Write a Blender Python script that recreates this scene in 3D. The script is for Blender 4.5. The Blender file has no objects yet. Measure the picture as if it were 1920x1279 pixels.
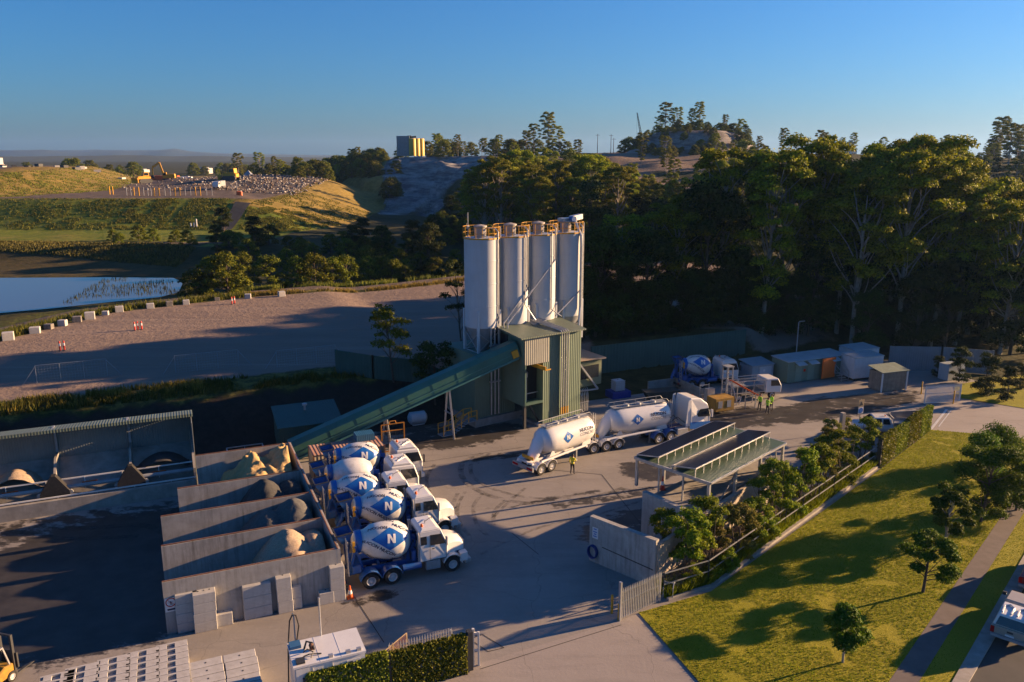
import bpy, bmesh, math, random
import numpy as np
from mathutils import Vector, Matrix
R=math.radians
sc=bpy.context.scene; COL=sc.collection
# ---------------------------------------------------------------- camera, sky, sun, exposure
FPX=1493.0; PITCH=math.atan((639.5-292)/FPX); CAMZ=25.0
cam=bpy.data.objects.new("camera",bpy.data.cameras.new("camera")); COL.objects.link(cam)
cam.data.sensor_width=36; cam.data.lens=FPX/1920*36; cam.data.clip_end=20000; cam.data.clip_start=.5
cam.location=(0,0,CAMZ); cam.rotation_euler=(R(90)-PITCH,0,0); sc.camera=cam
SUN_AZ=19.5; SUN_EL=12.5
W=bpy.data.worlds.new("World"); sc.world=W; W.use_nodes=True
nt=W.node_tree; sky=nt.nodes.new('ShaderNodeTexSky'); sky.sky_type='NISHITA'; sky.sun_disc=False
sky.sun_elevation=R(SUN_EL); sky.sun_rotation=R(90-SUN_AZ); sky.air_density=1.15; sky.dust_density=.7; sky.ozone_density=9.5
nt.links.new(sky.outputs[0],nt.nodes['Background'].inputs[0]); nt.nodes['Background'].inputs[1].default_value=.05
sun=bpy.data.objects.new("sun",bpy.data.lights.new("sun",'SUN')); COL.objects.link(sun)
sun.data.energy=5.0; sun.data.angle=R(.5); sun.data.color=(1,.64,.34)
SD=Vector((math.cos(R(SUN_EL))*math.cos(R(SUN_AZ)),math.cos(R(SUN_EL))*math.sin(R(SUN_AZ)),math.sin(R(SUN_EL))))
sun.rotation_euler=SD.to_track_quat('Z','Y').to_euler()
vs=sc.view_settings; vs.view_transform='Standard'; vs.look='None'; vs.exposure=1.83; vs.gamma=1
try: sc.cycles.max_bounces=6; sc.cycles.diffuse_bounces=1; sc.cycles.transparent_max_bounces=6; sc.cycles.volume_bounces=0; sc.cycles.use_adaptive_sampling=True
except Exception: pass
# ---------------------------------------------------------------- placing: ground points and the site's own axes
_c,_s=math.cos(PITCH),math.sin(PITCH)
def G(px,py,z=0.):
    r=((px-960)/FPX,_c+(639.5-py)/FPX*_s,-_s+(639.5-py)/FPX*_c); t=(z-CAMZ)/r[2]; return (r[0]*t,r[1]*t,z)
TH=R(23.5); cu,su=math.cos(TH),math.sin(TH)
def S(u,v,z=0.): return (u*cu-v*su,u*su+v*cu,z)
def UV(x,y): return (x*cu+y*su,-x*su+y*cu)
def GU(px,py,z=0.): g=G(px,py,z); return UV(g[0],g[1])
def smooth(t): t=np.clip(t,0,1); return t*t*(3-2*t)
# ---------------------------------------------------------------- objects
def tag(o,label=None,cat=None,group=None,kind=None):
    if label: o['label']=label
    if cat: o['category']=cat
    if group: o['group']=group
    if kind: o['kind']=kind
    return o
def T(name,label,cat,loc=(0,0,0),rz=0.,group=None):
    o=bpy.data.objects.new(name,None); COL.objects.link(o); o.location=loc; o.rotation_euler=(0,0,rz); o.empty_display_size=.3
    return tag(o,label,cat,group)
KIDS={}
def addkid(p,o):
    o.parent=p; KIDS.setdefault(p.name,[]).append(o)
def dup(root,loc=None,rz=None,label=None,group=None,scale=None):
    r=root.copy(); COL.objects.link(r)
    if loc is not None: r.location=loc
    if rz is not None: r.rotation_euler=(0,0,rz)
    if scale is not None: r.scale=scale if hasattr(scale,'__len__') else (scale,)*3
    if label: r['label']=label
    if group: r['group']=group
    for ch in KIDS.get(root.name,[]): _dupkid(ch,r)
    return r
def _dupkid(ch,p):
    c=ch.copy(); COL.objects.link(c); addkid(p,c)
    for g in KIDS.get(ch.name,[]): _dupkid(g,c)
class MB:
    def __init__(s,M=None): s.v=[];s.f=[];s.i=[];s.M=M;s.mi=0
    def add(s,vs,fs,mi=None):
        o=len(s.v); mi=s.mi if mi is None else mi
        if s.M is not None: vs=[s.M@Vector(p) for p in vs]
        s.v+=[tuple(p) for p in vs]; s.f+=[tuple(o+k for k in f) for f in fs]; s.i+=[mi]*len(fs); return s
    def box(s,x0,x1,y0,y1,z0,z1,mi=None):
        return s.add([(x0,y0,z0),(x1,y0,z0),(x1,y1,z0),(x0,y1,z0),(x0,y0,z1),(x1,y0,z1),(x1,y1,z1),(x0,y1,z1)],
            [(3,2,1,0),(4,5,6,7),(0,1,5,4),(1,2,6,5),(2,3,7,6),(3,0,4,7)],mi)
    def bar(s,p,q,w=.1,h=None,mi=None):
        p,q=Vector(p),Vector(q); d=(q-p); h=w if h is None else h
        if d.length<1e-6: return s
        d.normalize(); up=Vector((0,0,1)) if abs(d.z)<.95 else Vector((0,1,0))
        a=d.cross(up).normalized()*w/2; b=a.cross(d).normalized()*h/2
        V=[p-a-b,p+a-b,p+a+b,p-a+b,q-a-b,q+a-b,q+a+b,q-a+b]
        return s.add(V,[(3,2,1,0),(4,5,6,7),(0,1,5,4),(1,2,6,5),(2,3,7,6),(3,0,4,7)],mi)
    def tube(s,pts,r,n=8,mi=None):
        pts=[Vector(p) for p in pts]; rr=r if hasattr(r,'__len__') else [r]*len(pts); V=[];Fc=[]
        d0=(pts[1]-pts[0]).normalized(); ref=Vector((0,0,1)) if abs(d0.z)<.9 else Vector((1,0,0)); a=d0.cross(ref).normalized()
        for k,p in enumerate(pts):
            d=(pts[min(k+1,len(pts)-1)]-pts[max(k-1,0)]).normalized(); a=(a-d*a.dot(d)); a=a.normalized() if a.length>1e-4 else d.orthogonal().normalized(); b=d.cross(a)
            for j in range(n): t=2*math.pi*j/n; V.append(p+(a*math.cos(t)+b*math.sin(t))*rr[k])
        for k in range(len(pts)-1):
            for j in range(n): Fc.append((k*n+j,k*n+(j+1)%n,(k+1)*n+(j+1)%n,(k+1)*n+j))
        Fc.append(tuple(range(n-1,-1,-1))); Fc.append(tuple(range((len(pts)-1)*n,len(pts)*n)))
        return s.add(V,Fc,mi)
    def lathe(s,prof,n=24,M=None,mi=None,mis=None,cap=True):
        # prof: (r,z) from bottom up around local Z; M places it
        V=[];Fc=[];I=[]; M=M or Matrix.Identity(4)
        for r,z in prof:
            for j in range(n): t=2*math.pi*j/n; V.append(M@Vector((r*math.cos(t),r*math.sin(t),z)))
        o=len(s.v)
        for k in range(len(prof)-1):
            if prof[k][0]<1e-6 and prof[k+1][0]<1e-6: continue
            fs=[(k*n+j,k*n+(j+1)%n,(k+1)*n+(j+1)%n,(k+1)*n+j) for j in range(n)]
            Fc+=fs; I+=[(mis[k] if mis else (s.mi if mi is None else mi))]*n
        if cap and prof[0][0]>1e-6: Fc.append(tuple(range(n-1,-1,-1))); I.append(I[0])
        if cap and prof[-1][0]>1e-6: Fc.append(tuple(range((len(prof)-1)*n,len(prof)*n))); I.append(I[-2])
        s.add(V,Fc,0); s.i[-len(I):]=I; return s
    def prism(s,poly,y0,y1,mi=None,axis='y',in0=0.):
        # polygon of (a,b) extruded; axis y: (a,y,b); axis z: (a,b,z); axis x: (x,a,b)
        n=len(poly); ar=sum(poly[k][0]*poly[(k+1)%n][1]-poly[(k+1)%n][0]*poly[k][1] for k in range(n))
        if (ar<0)!=(axis=='y'): poly=poly[::-1]
        mk={'y':lambda a,b,t:(a,t,b),'z':lambda a,b,t:(a,b,t),'x':lambda a,b,t:(t,a,b)}[axis]
        V=[mk(a,b,y0) for a,b in poly]+[mk(a,b,y1) for a,b in poly]
        Fc=[tuple(range(n-1,-1,-1)),tuple(range(n,2*n))]+[(k,(k+1)%n,n+(k+1)%n,n+k) for k in range(n)]
        return s.add(V,Fc,mi)
    def sphere(s,c,r,n=10,m=6,mi=None,sq=(1,1,1)):
        V=[];Fc=[]
        for k in range(m+1):
            p=math.pi*k/m
            for j in range(n): t=2*math.pi*j/n; V.append((c[0]+r*sq[0]*math.sin(p)*math.cos(t),c[1]+r*sq[1]*math.sin(p)*math.sin(t),c[2]-r*sq[2]*math.cos(p)))
        for k in range(m):
            for j in range(n): Fc.append((k*n+j,k*n+(j+1)%n,(k+1)*n+(j+1)%n,(k+1)*n+j))
        return s.add(V,Fc,mi)
    def build(s,name,mats,parent=None,smooth=False,loc=None,rz=None,bev=0.):
        me=bpy.data.meshes.new(name); me.from_pydata(s.v,[],s.f); 
        mats=mats if isinstance(mats,(list,tuple)) else [mats]
        for m in mats: me.materials.append(m)
        if len(mats)>1: me.polygons.foreach_set('material_index',s.i)
        me.validate(); me.update()
        bm=bmesh.new(); bm.from_mesh(me); bmesh.ops.remove_doubles(bm,verts=bm.verts,dist=1e-5) if smooth else None
        if smooth: bmesh.ops.recalc_face_normals(bm,faces=bm.faces)
        bm.to_mesh(me); bm.free()
        if smooth:
            me.polygons.foreach_set('use_smooth',[True]*len(me.polygons))
            try: me.set_sharp_from_angle(angle=R(42))
            except Exception: pass
        o=bpy.data.objects.new(name,me); COL.objects.link(o)
        if parent is not None: addkid(parent,o)
        if loc is not None: o.location=loc
        if rz is not None: o.rotation_euler=(0,0,rz)
        if bev:
            m=o.modifiers.new('bevel','BEVEL'); m.width=bev; m.segments=1; m.limit_method='ANGLE'
        return o
def Mx(loc=(0,0,0),rx=0,ry=0,rz=0): return Matrix.Translation(loc)@Matrix.Rotation(rz,4,'Z')@Matrix.Rotation(ry,4,'Y')@Matrix.Rotation(rx,4,'X')
def AX(p,d):  # frame with local Z along d at p
    return Matrix.Translation(p)@Vector(d).to_track_quat('Z','Y').to_matrix().to_4x4()
# ---------------------------------------------------------------- materials
def N(t,k,**kw):
    n=t.nodes.new(k)
    for a,b in kw.items():
        if a.startswith('i_'): n.inputs[a[2:].replace('_',' ')].default_value=b
        else: setattr(n,a,b)
    return n
def newmat(name):
    m=bpy.data.materials.new(name); m.use_nodes=True; t=m.node_tree; return m,t,t.nodes['Principled BSDF']
def noise(t,vec,scale,detail=4,rough=.6):
    n=N(t,'ShaderNodeTexNoise'); n.inputs['Scale'].default_value=scale; n.inputs['Detail'].default_value=detail; n.inputs['Roughness'].default_value=rough
    if vec is not None: t.links.new(vec,n.inputs['Vector'])
    return n.outputs['Fac']
def ramp(t,fac,a,b):
    n=N(t,'ShaderNodeMapRange'); n.inputs['From Min'].default_value=a; n.inputs['From Max'].default_value=b; t.links.new(fac,n.inputs['Value']); return n.outputs[0]
ALB=.77
def mix(t,fac,a,b,mode='MIX'):
    n=N(t,'ShaderNodeMix',data_type='RGBA',blend_type=mode)
    for sock,val in ((n.inputs[0],fac),(n.inputs[6],a),(n.inputs[7],b)):
        if hasattr(val,'links') or isinstance(val,bpy.types.NodeSocket): t.links.new(val,sock)
        else: sock.default_value=val if not isinstance(val,(tuple,list)) else (*[x*ALB for x in val[:3]],1)
    return n.outputs[2]
def mth(t,op,a,b=None):
    n=N(t,'ShaderNodeMath',operation=op)
    for k,val in enumerate((a,b)):
        if val is None: continue
        if isinstance(val,bpy.types.NodeSocket): t.links.new(val,n.inputs[k])
        else: n.inputs[k].default_value=val
    return n.outputs[0]
def oc(t): return N(t,'ShaderNodeTexCoord').outputs['Object']
def mapv(t,vec,sc3):
    n=N(t,'ShaderNodeMapping'); n.inputs['Scale'].default_value=sc3; t.links.new(vec,n.inputs['Vector']); return n.outputs[0]
def mat(name,col,rough=.65,var=.18,scale=2.,metal=0.,streak=0.,scol=None,bump=0.,bscale=20.,rib=0.,ribax=(1,1,0),spec=.4,col2=None,dirt=0.,dcol=(.12,.09,.06),coat=0.):
    m,t,b=newmat(name); v=oc(t)
    c2=col2 or tuple(min(1,x*(1+var)) for x in col); c1=tuple(x*(1-var) for x in col) if not col2 else col
    n=noise(t,v,scale); c=mix(t,ramp(t,n,.3,.7),c1,c2)
    if streak:
        sv=mapv(t,v,(2.6,2.6,.22)); c=mix(t,mth(t,'MULTIPLY',mth(t,'MULTIPLY',ramp(t,noise(t,sv,1.7,7,.7),.45,.8),ramp(t,noise(t,v,.35,3),.3,.65)),streak),c,scol or tuple(x*.35 for x in col))
    if dirt:
        c=mix(t,mth(t,'MULTIPLY',ramp(t,noise(t,v,scale*.9+.8,6,.7),.48,.72),dirt),c,dcol)
    t.links.new(c,b.inputs['Base Color'])
    b.inputs['Roughness'].default_value=rough; b.inputs['Metallic'].default_value=metal; b.inputs['Specular IOR Level'].default_value=spec
    if coat: b.inputs['Coat Weight'].default_value=coat; b.inputs['Coat Roughness'].default_value=.15
    h=None
    if rib:
        mv=N(t,'ShaderNodeVectorMath',operation='DOT_PRODUCT'); t.links.new(v,mv.inputs[0]); mv.inputs[1].default_value=ribax
        h=mth(t,'SINE',mth(t,'MULTIPLY',mv.outputs['Value'],2*math.pi/rib))
        bn=N(t,'ShaderNodeBump'); bn.inputs['Strength'].default_value=.8; bn.inputs['Distance'].default_value=rib*.055; t.links.new(h,bn.inputs['Height']); t.links.new(bn.outputs[0],b.inputs['Normal'])
    elif bump:
        bn=N(t,'ShaderNodeBump'); bn.inputs['Strength'].default_value=.7; bn.inputs['Distance'].default_value=bump; t.links.new(noise(t,v,bscale,5),bn.inputs['Height']); t.links.new(bn.outputs[0],b.inputs['Normal'])
    return m
def leafmat(name,c1,c2,trans=.3):
    m,t,b=newmat(name); g=N(t,'ShaderNodeNewGeometry'); oi=N(t,'ShaderNodeObjectInfo')
    c=mix(t,g.outputs['Random Per Island'],c1,c2)
    h=N(t,'ShaderNodeHueSaturation'); t.links.new(c,h.inputs['Color']); 
    t.links.new(ramp(t,noise(t,oc(t),.35,3),.25,.75),h.inputs['Value']); h.inputs['Value'].default_value=1
    mr=N(t,'ShaderNodeMapRange'); mr.inputs['To Min'].default_value=.65; mr.inputs['To Max'].default_value=1.3; t.links.new(oi.outputs['Random'],mr.inputs['Value'])
    mr2=N(t,'ShaderNodeMapRange'); mr2.inputs['From Min'].default_value=.3; mr2.inputs['From Max'].default_value=.7; mr2.inputs['To Min'].default_value=.75; mr2.inputs['To Max'].default_value=1.25; t.links.new(noise(t,oc(t),.4,3),mr2.inputs['Value'])
    t.links.new(mth(t,'MULTIPLY',mr.outputs[0],mr2.outputs[0]),h.inputs['Value'])
    mr3=N(t,'ShaderNodeMapRange'); mr3.inputs['To Min'].default_value=.485; mr3.inputs['To Max'].default_value=.53; t.links.new(oi.outputs['Random'],mr3.inputs['Value']); t.links.new(mr3.outputs[0],h.inputs['Hue'])
    t.links.new(h.outputs[0],b.inputs['Base Color']); b.inputs['Roughness'].default_value=.7; b.inputs['Specular IOR Level'].default_value=.12
    tr=N(t,'ShaderNodeBsdfTranslucent'); t.links.new(h.outputs[0],tr.inputs['Color']); ms=N(t,'ShaderNodeMixShader'); ms.inputs[0].default_value=trans
    t.links.new(b.outputs[0],ms.inputs[1]); t.links.new(tr.outputs[0],ms.inputs[2]); t.links.new(ms.outputs[0],t.nodes['Material Output'].inputs['Surface'])
    return m
def glassmat(name,col=(.015,.02,.025)):
    m,t,b=newmat(name); b.inputs['Base Color'].default_value=(*col,1); b.inputs['Roughness'].default_value=.06; b.inputs['Specular IOR Level'].default_value=.6; return m
M={}
M['concrete']=mat('concrete',(.36,.33,.29),.85,.2,1.2,streak=.35,dirt=.3,bump=.004)
M['wallc']=mat('stained_concrete',(.44,.42,.39),.88,.16,.8,streak=.95,scol=(.11,.09,.075),bump=.004,dirt=.25)
M['block']=mat('block_concrete',(.54,.52,.49),.85,.12,2.5,dirt=.3,dcol=(.25,.22,.18),bump=.004)
M['block2']=mat('block_concrete_grey',(.30,.29,.27),.85,.15,2.5,dirt=.4,bump=.004)
M['green']=mat('green_cladding',(.15,.215,.15),.55,.1,.7,streak=.3,rib=.22)
M['greenroof']=mat('green_roof',(.16,.20,.15),.5,.12,.5,dirt=.35,rib=.2,ribax=(1,0,0))
M['greenplain']=mat('green_paint',(.07,.14,.11),.5,.12,.6,dirt=.2)
M['conv']=mat('conveyor_green',(.04,.16,.13),.5,.12,.6,streak=.2,dirt=.15)
M['shedroof']=mat('shed_roof_green',(.085,.14,.095),.45,.12,.4,dirt=.3,rib=.2,ribax=(1,0,0))
M['greywall']=mat('weathered_steel_sheet',(.20,.22,.21),.6,.12,.6,streak=.5,rib=.18,ribax=(1,0,0))
M['white']=mat('white_paint',(.80,.79,.76),.35,.05,1.5,dirt=.22,dcol=(.5,.46,.40),coat=.3)
M['cleanwhite']=mat('clean_white_paint',(.82,.81,.79),.3,.03,1.5,dirt=.12,dcol=(.55,.5,.45),coat=.4)
M['drum']=mat('drum_white',(.78,.77,.74),.4,.06,1.2,dirt=.55,dcol=(.40,.37,.33),streak=.2,scol=(.36,.33,.3),coat=.2)
M['cream']=mat('cream_paint',(.62,.57,.47),.5,.1,1.5,dirt=.4,dcol=(.3,.16,.08))
M['silo']=mat('silo_paint',(.58,.61,.64),.45,.06,.5,streak=.4,scol=(.36,.34,.32),dirt=.08,dcol=(.34,.32,.30))
M['grey']=mat('grey_paint',(.32,.34,.36),.5,.12,1,dirt=.3)
M['galv']=mat('galvanised_steel',(.55,.56,.57),.4,.12,3,metal=.6,dirt=.2)
M['dark']=mat('dark_steel',(.045,.047,.05),.6,.2,3)
M['rubber']=mat('rubber',(.022,.022,.024),.85,.2,6,dirt=.3,dcol=(.12,.10,.08))
M['rim']=mat('polished_rim',(.75,.75,.75),.35,.05,4,metal=.2)
M['blue']=mat('blue_paint',(.01,.10,.38),.45,.15,2,dirt=.6,dcol=(.16,.15,.14),coat=.2)
M['logoblue']=mat('logo_blue',(.008,.14,.50),.4,.06,2)
M['navy']=mat('navy_lettering',(.012,.02,.07),.5,.05,2)
M['logowhite']=mat('logo_white',(.82,.81,.79),.4,.04,2)
M['yellow']=mat('yellow_paint',(.72,.36,.02),.5,.12,2,dirt=.25)
M['orange']=mat('orange_paint',(.75,.13,.02),.5,.1,2,dirt=.1)
M['red']=mat('red_plastic',(.65,.03,.015),.5,.1,3)
M['rust']=mat('rusty_steel',(.20,.075,.04),.8,.3,3,col2=(.32,.17,.10))
M['glass']=glassmat('dark_glass')
M['pv']=glassmat('solar_cells',(.022,.022,.034)); M['pv'].node_tree.nodes['Principled BSDF'].inputs['Roughness'].default_value=.18
M['bark']=mat('bark',(.10,.075,.055),.9,.3,4,bump=.02)
M['gum']=mat('pale_gum_bark',(.44,.40,.34),.85,.3,2.5,col2=(.22,.19,.15),streak=.4)
M['leaf_gum']=leafmat('gum_leaves',(.06,.09,.007),(.42,.40,.014),.25)
M['leaf_bush']=leafmat('wattle_leaves',(.06,.09,.007),(.22,.21,.012),.25)
M['leaf_lawn']=leafmat('glossy_leaves',(.05,.10,.008),(.17,.22,.012),.25)
M['leaf_shrub']=leafmat('shrub_leaves',(.10,.15,.010),(.34,.36,.016),.3)
M['leaf_olive']=leafmat('olive_shrub_leaves',(0.140,0.140,0.026),(0.333,0.280,0.052),.3)
M['leaf_ivy']=leafmat('ivy_leaves',(.10,.14,.014),(.32,.31,.03),.2)
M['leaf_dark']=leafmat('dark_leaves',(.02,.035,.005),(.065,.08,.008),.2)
M['weed']=leafmat('dry_weeds',(.20,.16,.03),(.42,.31,.06),.3)
M['weedg']=leafmat('green_weeds',(.08,.11,.015),(.24,.22,.035),.3)
M['tank']=mat('translucent_tank',(.6,.62,.64),.4,.05,2)
M['asphalt']=mat('asphalt',(.06,.058,.055),.9,.25,.8,bump=.006,bscale=60,col2=(.085,.08,.075))
M['skin']=mat('skin',(.45,.25,.17),.6,.05,5)
M['pants']=mat('navy_trousers',(.015,.018,.03),.8,.2,8)
M['hivis']=mat('yellow_hivis',(.80,.70,.02),.7,.1,8)
M['hivisg']=mat('lime_hivis',(.45,.85,.03),.7,.1,8)
M['hair']=mat('dark_hair',(.03,.02,.015),.7,.2,10)
M['hat']=mat('white_hard_hat',(.8,.8,.78),.4,.05,3)
M['timber']=mat('weathered_timber',(.30,.24,.18),.85,.25,2,streak=.7)
M['lamp_red']=mat('tail_lamp_red',(.5,.01,.008),.25,.05,3)
M['beacon']=mat('amber_beacon',(.8,.12,.01),.3,.05,3)
# ================================================================ the ground
rng=np.random.default_rng(7)
def npmesh(name,V,F,mats,parent=None,kind=None,mi=None):
    me=bpy.data.meshes.new(name); V=np.asarray(V,dtype=np.float32); F=np.asarray(F,dtype=np.int32); k=F.shape[1]
    me.vertices.add(len(V)); me.vertices.foreach_set('co',V.ravel())
    me.loops.add(F.size); me.loops.foreach_set('vertex_index',F.ravel())
    me.polygons.add(len(F)); me.polygons.foreach_set('loop_start',np.arange(0,F.size,k,dtype=np.int32))
    for m in (mats if isinstance(mats,(list,tuple)) else [mats]): me.materials.append(m)
    if mi is not None: me.polygons.foreach_set('material_index',np.asarray(mi,dtype=np.int32))
    me.update(calc_edges=True)
    o=bpy.data.objects.new(name,me); COL.objects.link(o)
    if parent is not None: addkid(parent,o)
    if kind: o['kind']=kind
    return o
def vnoise(x,y,sc,seed=0):
    r=np.random.default_rng(seed); tab=r.random((64,64)); fx,fy=x/sc,y/sc; ix,iy=np.floor(fx).astype(int),np.floor(fy).astype(int); tx,ty=fx-ix,fy-iy
    tx=tx*tx*(3-2*tx); ty=ty*ty*(3-2*ty); g=lambda a,b: tab[a%64,b%64]
    return (g(ix,iy)*(1-tx)+g(ix+1,iy)*tx)*(1-ty)+(g(ix,iy+1)*(1-tx)+g(ix+1,iy+1)*tx)*ty
def fbm(x,y,sc,seed=0,o=4): return sum(vnoise(x,y,sc/2**k,seed+k)*.5**k for k in range(o))/sum(.5**k for k in range(o))
def polydist(x,y,poly,closed=False):
    P=[np.array(p[:2],float) for p in poly]; n=len(P); best=np.full(np.shape(x),1e9); sg=np.ones(np.shape(x))
    for k in range(n if closed else n-1):
        a,b=P[k],P[(k+1)%n]; d=b-a; L=d@d; t=np.clip(((x-a[0])*d[0]+(y-a[1])*d[1])/L,0,1)
        qx,qy=a[0]+t*d[0]-x,a[1]+t*d[1]-y; D=np.hypot(qx,qy); s=np.where(d[0]*(y-a[1])-d[1]*(x-a[0])>=0,1.,-1.)
        m=D<best; best=np.where(m,D,best); sg=np.where(m,s,sg)
    return best,sg
def inpoly(x,y,poly):
    c=np.zeros(np.shape(x),bool); n=len(poly)
    for k in range(n):
        (x1,y1),(x2,y2)=poly[k][:2],poly[(k+1)%n][:2]
        if y1==y2: continue
        c^=((y1>y)!=(y2>y))&(x<(x2-x1)*(y-y1)/(y2-y1)+x1)
    return c
EDGE=[(-66,50),(-62,75),(-59.4,91),(-58.2,96),(-55.6,106.5),(-49.3,112.7),(-40.1,119.6),(-35.5,122),(-20,131),(-5,143),(10,160)]
WATER=[G(*p,2.4)[:2] for p in ((-900,700),(-120,606),(0,587),(100,578),(200,567),(300,557),(335,548),(342,532),(336,526),(325,521),(200,520),(0,521),(-250,519),(-1000,517))]
LF=[G(*p,4)[:2] for p in ((-500,436),(0,440),(200,441),(300,440),(420,440),(560,438),(640,424),(700,404),(726,388))]+[(-64,395),(-118,432),(-300,480),(-1200,480),(-900,215)]
UP=[G(*p,12)[:2] for p in ((-300,380),(0,373),(150,366),(235,359),(280,346),(325,330),(372,320))]+[(-170,640),(-1200,640),(-900,330)]
RX=[-400,-200,-139,-101,-73,-53,0,40,85,200,300,420,800]; RH=[7,8,12,16,20,24,25,26,27,24,22,18,12]
def height(x,y):
    u,v=x*cu+y*su,-x*su+y*cu
    k=smooth((u-22)/6.); crest=4*smooth((v-69)/8.5)*(1-k)+3.3*smooth((v-79.6)/.7)*k
    k2=smooth((u-68)/6.); crest=crest*(1-k2)+k2*3.0*smooth((v-76)/14.)
    h=np.where(v>60,crest,0.)
    d,s=polydist(x,y,EDGE); d=d*s       # >0 beyond the row of boundary blocks
    low=np.where(d>0,-1.0*smooth((d-6)/4.)*smooth((170-y)/20),0.); h=h+np.where(y>85,low,0)
    dw,_=polydist(x,y,WATER,True); iw=inpoly(x,y,WATER); h=np.where(iw,2.4-.25-.6*smooth(dw/4),h); nd=np.where(y>148,30.,6.); near=(~iw)&(dw<nd)&(y>85); h=np.where(near,2.45+(h-2.45)*smooth(dw/nd)**1.5,h)
    back=smooth((y-168)/10.); h=h+np.where((x<-40)&(y>150),1.2*back*smooth((-40-x)/20),0)
    dl,_=polydist(x,y,LF,True); il=inpoly(x,y,LF); t=np.where(il,dl,0)
    h=h+7.2*np.minimum(t/27,1)*.6+7.2*.4*smooth(t/27)+.9*smooth(t/140)
    h=h+np.where(il,4.6*np.exp(-((x+98)/48)**2-((y-345)/48)**2),0)
    du,_=polydist(x,y,UP,True); iu=inpoly(x,y,UP); t=np.where(iu,du,0); h=h+6.8*smooth(t/34)
    Rr=np.interp(x,RX,RH); y0=np.interp(x,[-200,-140,-95,-66,-35,15],[450,420,385,325,305,190]); y1=np.interp(x,[-200,-140,-95,-66,-35,15],[520,480,440,410,400,360])
    r=np.clip((y-y0)/(y1-y0),0,1); r=r*.5+.5*smooth(r)
    terr=np.where((x<10)&(y>280),.10*np.sin(r*20+fbm(x,y,22,14)*9)*(r>0)*(r<1),0)
    hill=np.where(y>150,3+(Rr-3)*np.clip(r+terr,0,1.02),-9); h=np.where(r>0,np.maximum(h,hill),h)
    h=h+np.where(np.hypot((x-84)/34,(y-375)/26)<1,8.5*smooth((1-np.hypot((x-84)/34,(y-375)/26))*2.0+(fbm(x,y,11,17)-.5)*.9),0)
    far=smooth((y-560)/200); h=h*(1-far)+9*far
    n=fbm(x,y,14,3)-.5; rough=smooth((y-172)/12)*np.where(v>79,1.,0.)*np.where(iw,0,1); h=h+n*rough*np.where(y>280,2.0,.6)
    return h
def tilt(x,y): return float(height(np.array([float(x)]),np.array([float(y)]))[0])
xs=np.concatenate([[-8300,-4500,-2500,-1600,-1000,-700,-500,-400,-330],np.arange(-280,-110,2.5),np.arange(-110,70,1.),np.arange(70,200,3.),np.arange(200,430,12.),[500,700,1000,1600,2500,4500,8300]])
ys=np.concatenate([[-60,-30,0,12],np.arange(20,150,1.),np.arange(150,300,2.),np.arange(300,460,4.),np.arange(460,700,20.),[760,900,1200,1700,2400,3500,5000,8000]])
X,Y=np.meshgrid(xs,ys); X=X.ravel(); Y=Y.ravel(); Z=height(X,Y); U_,V_=X*cu+Y*su,-X*su+Y*cu
nx,ny=len(xs),len(ys)
ii=(np.arange(ny-1)[:,None]*nx+np.arange(nx-1)[None]).ravel()
Fq=np.stack([ii,ii+1,ii+1+nx,ii+nx],1)
d,s=polydist(X,Y,EDGE); dE=d*s; dE=np.where(Y<40,-50,dE)
dl,_=polydist(X,Y,LF,True); il=inpoly(X,Y,LF); du,_=polydist(X,Y,UP,True); iu=inpoly(X,Y,UP); dw,_=polydist(X,Y,WATER,True); iw=inpoly(X,Y,WATER)
n1=fbm(X,Y,6,11); n2=fbm(X,Y,25,21)
gravel=smooth((V_-78.6+(n1-.5)*3)/1.2)*smooth((.4-dE+(n1-.5)*1.2)/.8)*smooth((46-X+(n1-.5)*14)/6)*(Y<172)*((X<10)|(Y>100))
grass=np.zeros_like(X); dry=np.zeros_like(X); rock=np.zeros_like(X); soil=np.zeros_like(X); trk=np.zeros_like(X); bare=np.zeros_like(X)
strip=(V_>75.2)&(V_<79.8)&(U_<24); dry=np.where(strip,.6*n1*1.3,dry); grass=np.where(strip,.35,grass)
soil=np.where((V_>66)&(V_<=75.2)&(U_<30),1,soil)
dry=np.where((dE>0)&(dE<2.6)&(Y<160),.55,dry); grass=np.where((dE>0)&(dE<2.6)&(Y<160),.45,grass)
trk=np.where((dE>2.6)&(dE<7)&(Y<175),1,trk)
grass=np.where((dE>=7)&(dE<14)&(Y<175)&~iw,.35,grass)
bench=(~il)&(Y>178)&(X<-60)&(dl<40); grass=np.where(bench,.9,grass); dry=np.where(bench,np.where(dl<11,.15,.42)*n1*1.5,dry)
trk=np.where(bench&(np.abs(dl-32)<2.0),.8,trk)
batter=il&(dl<27); grass=np.where(batter,.85+.15*n2,grass); dry=np.where(batter,.25*n1*1.4,dry); 
soil=np.where(batter&(n2<.36),.12,soil)
flank=batter&(X>-84)&(Y>238); dry=np.where(flank,1.,dry); grass=np.where(flank,.1,grass)
plat=il&(dl>=27)&~iu; trk=np.where(plat,1.,trk); dry=np.where(il&(np.abs(dl-26)<1.5),.5,dry)
up=iu&(du<46); dry=np.where(up,.6+.4*n1,dry); grass=np.where(up,.45*n2*1.4,grass); trk=np.where(iu&(du>=46),.8,trk)
mud=(~iw)&(dw<34)&(Y>146)&(X<-70); dry=np.where(mud,.42,dry); grass=np.where(mud,.0,grass); soil=np.where(mud,.45,soil); trk=np.where(mud,0,trk)
quarry=(X>-84)&(X<14)&(Y>300)&(Y<410)&~il; rock=np.where(quarry,smooth((n2-.22)*3.2)*smooth((X+84)/14),rock)
br=(X>-5)&(X<88)&(Y>215)&(Y<440); bare=np.where(br,smooth((fbm(X,Y,30,5)-.42)*6),bare)
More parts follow.
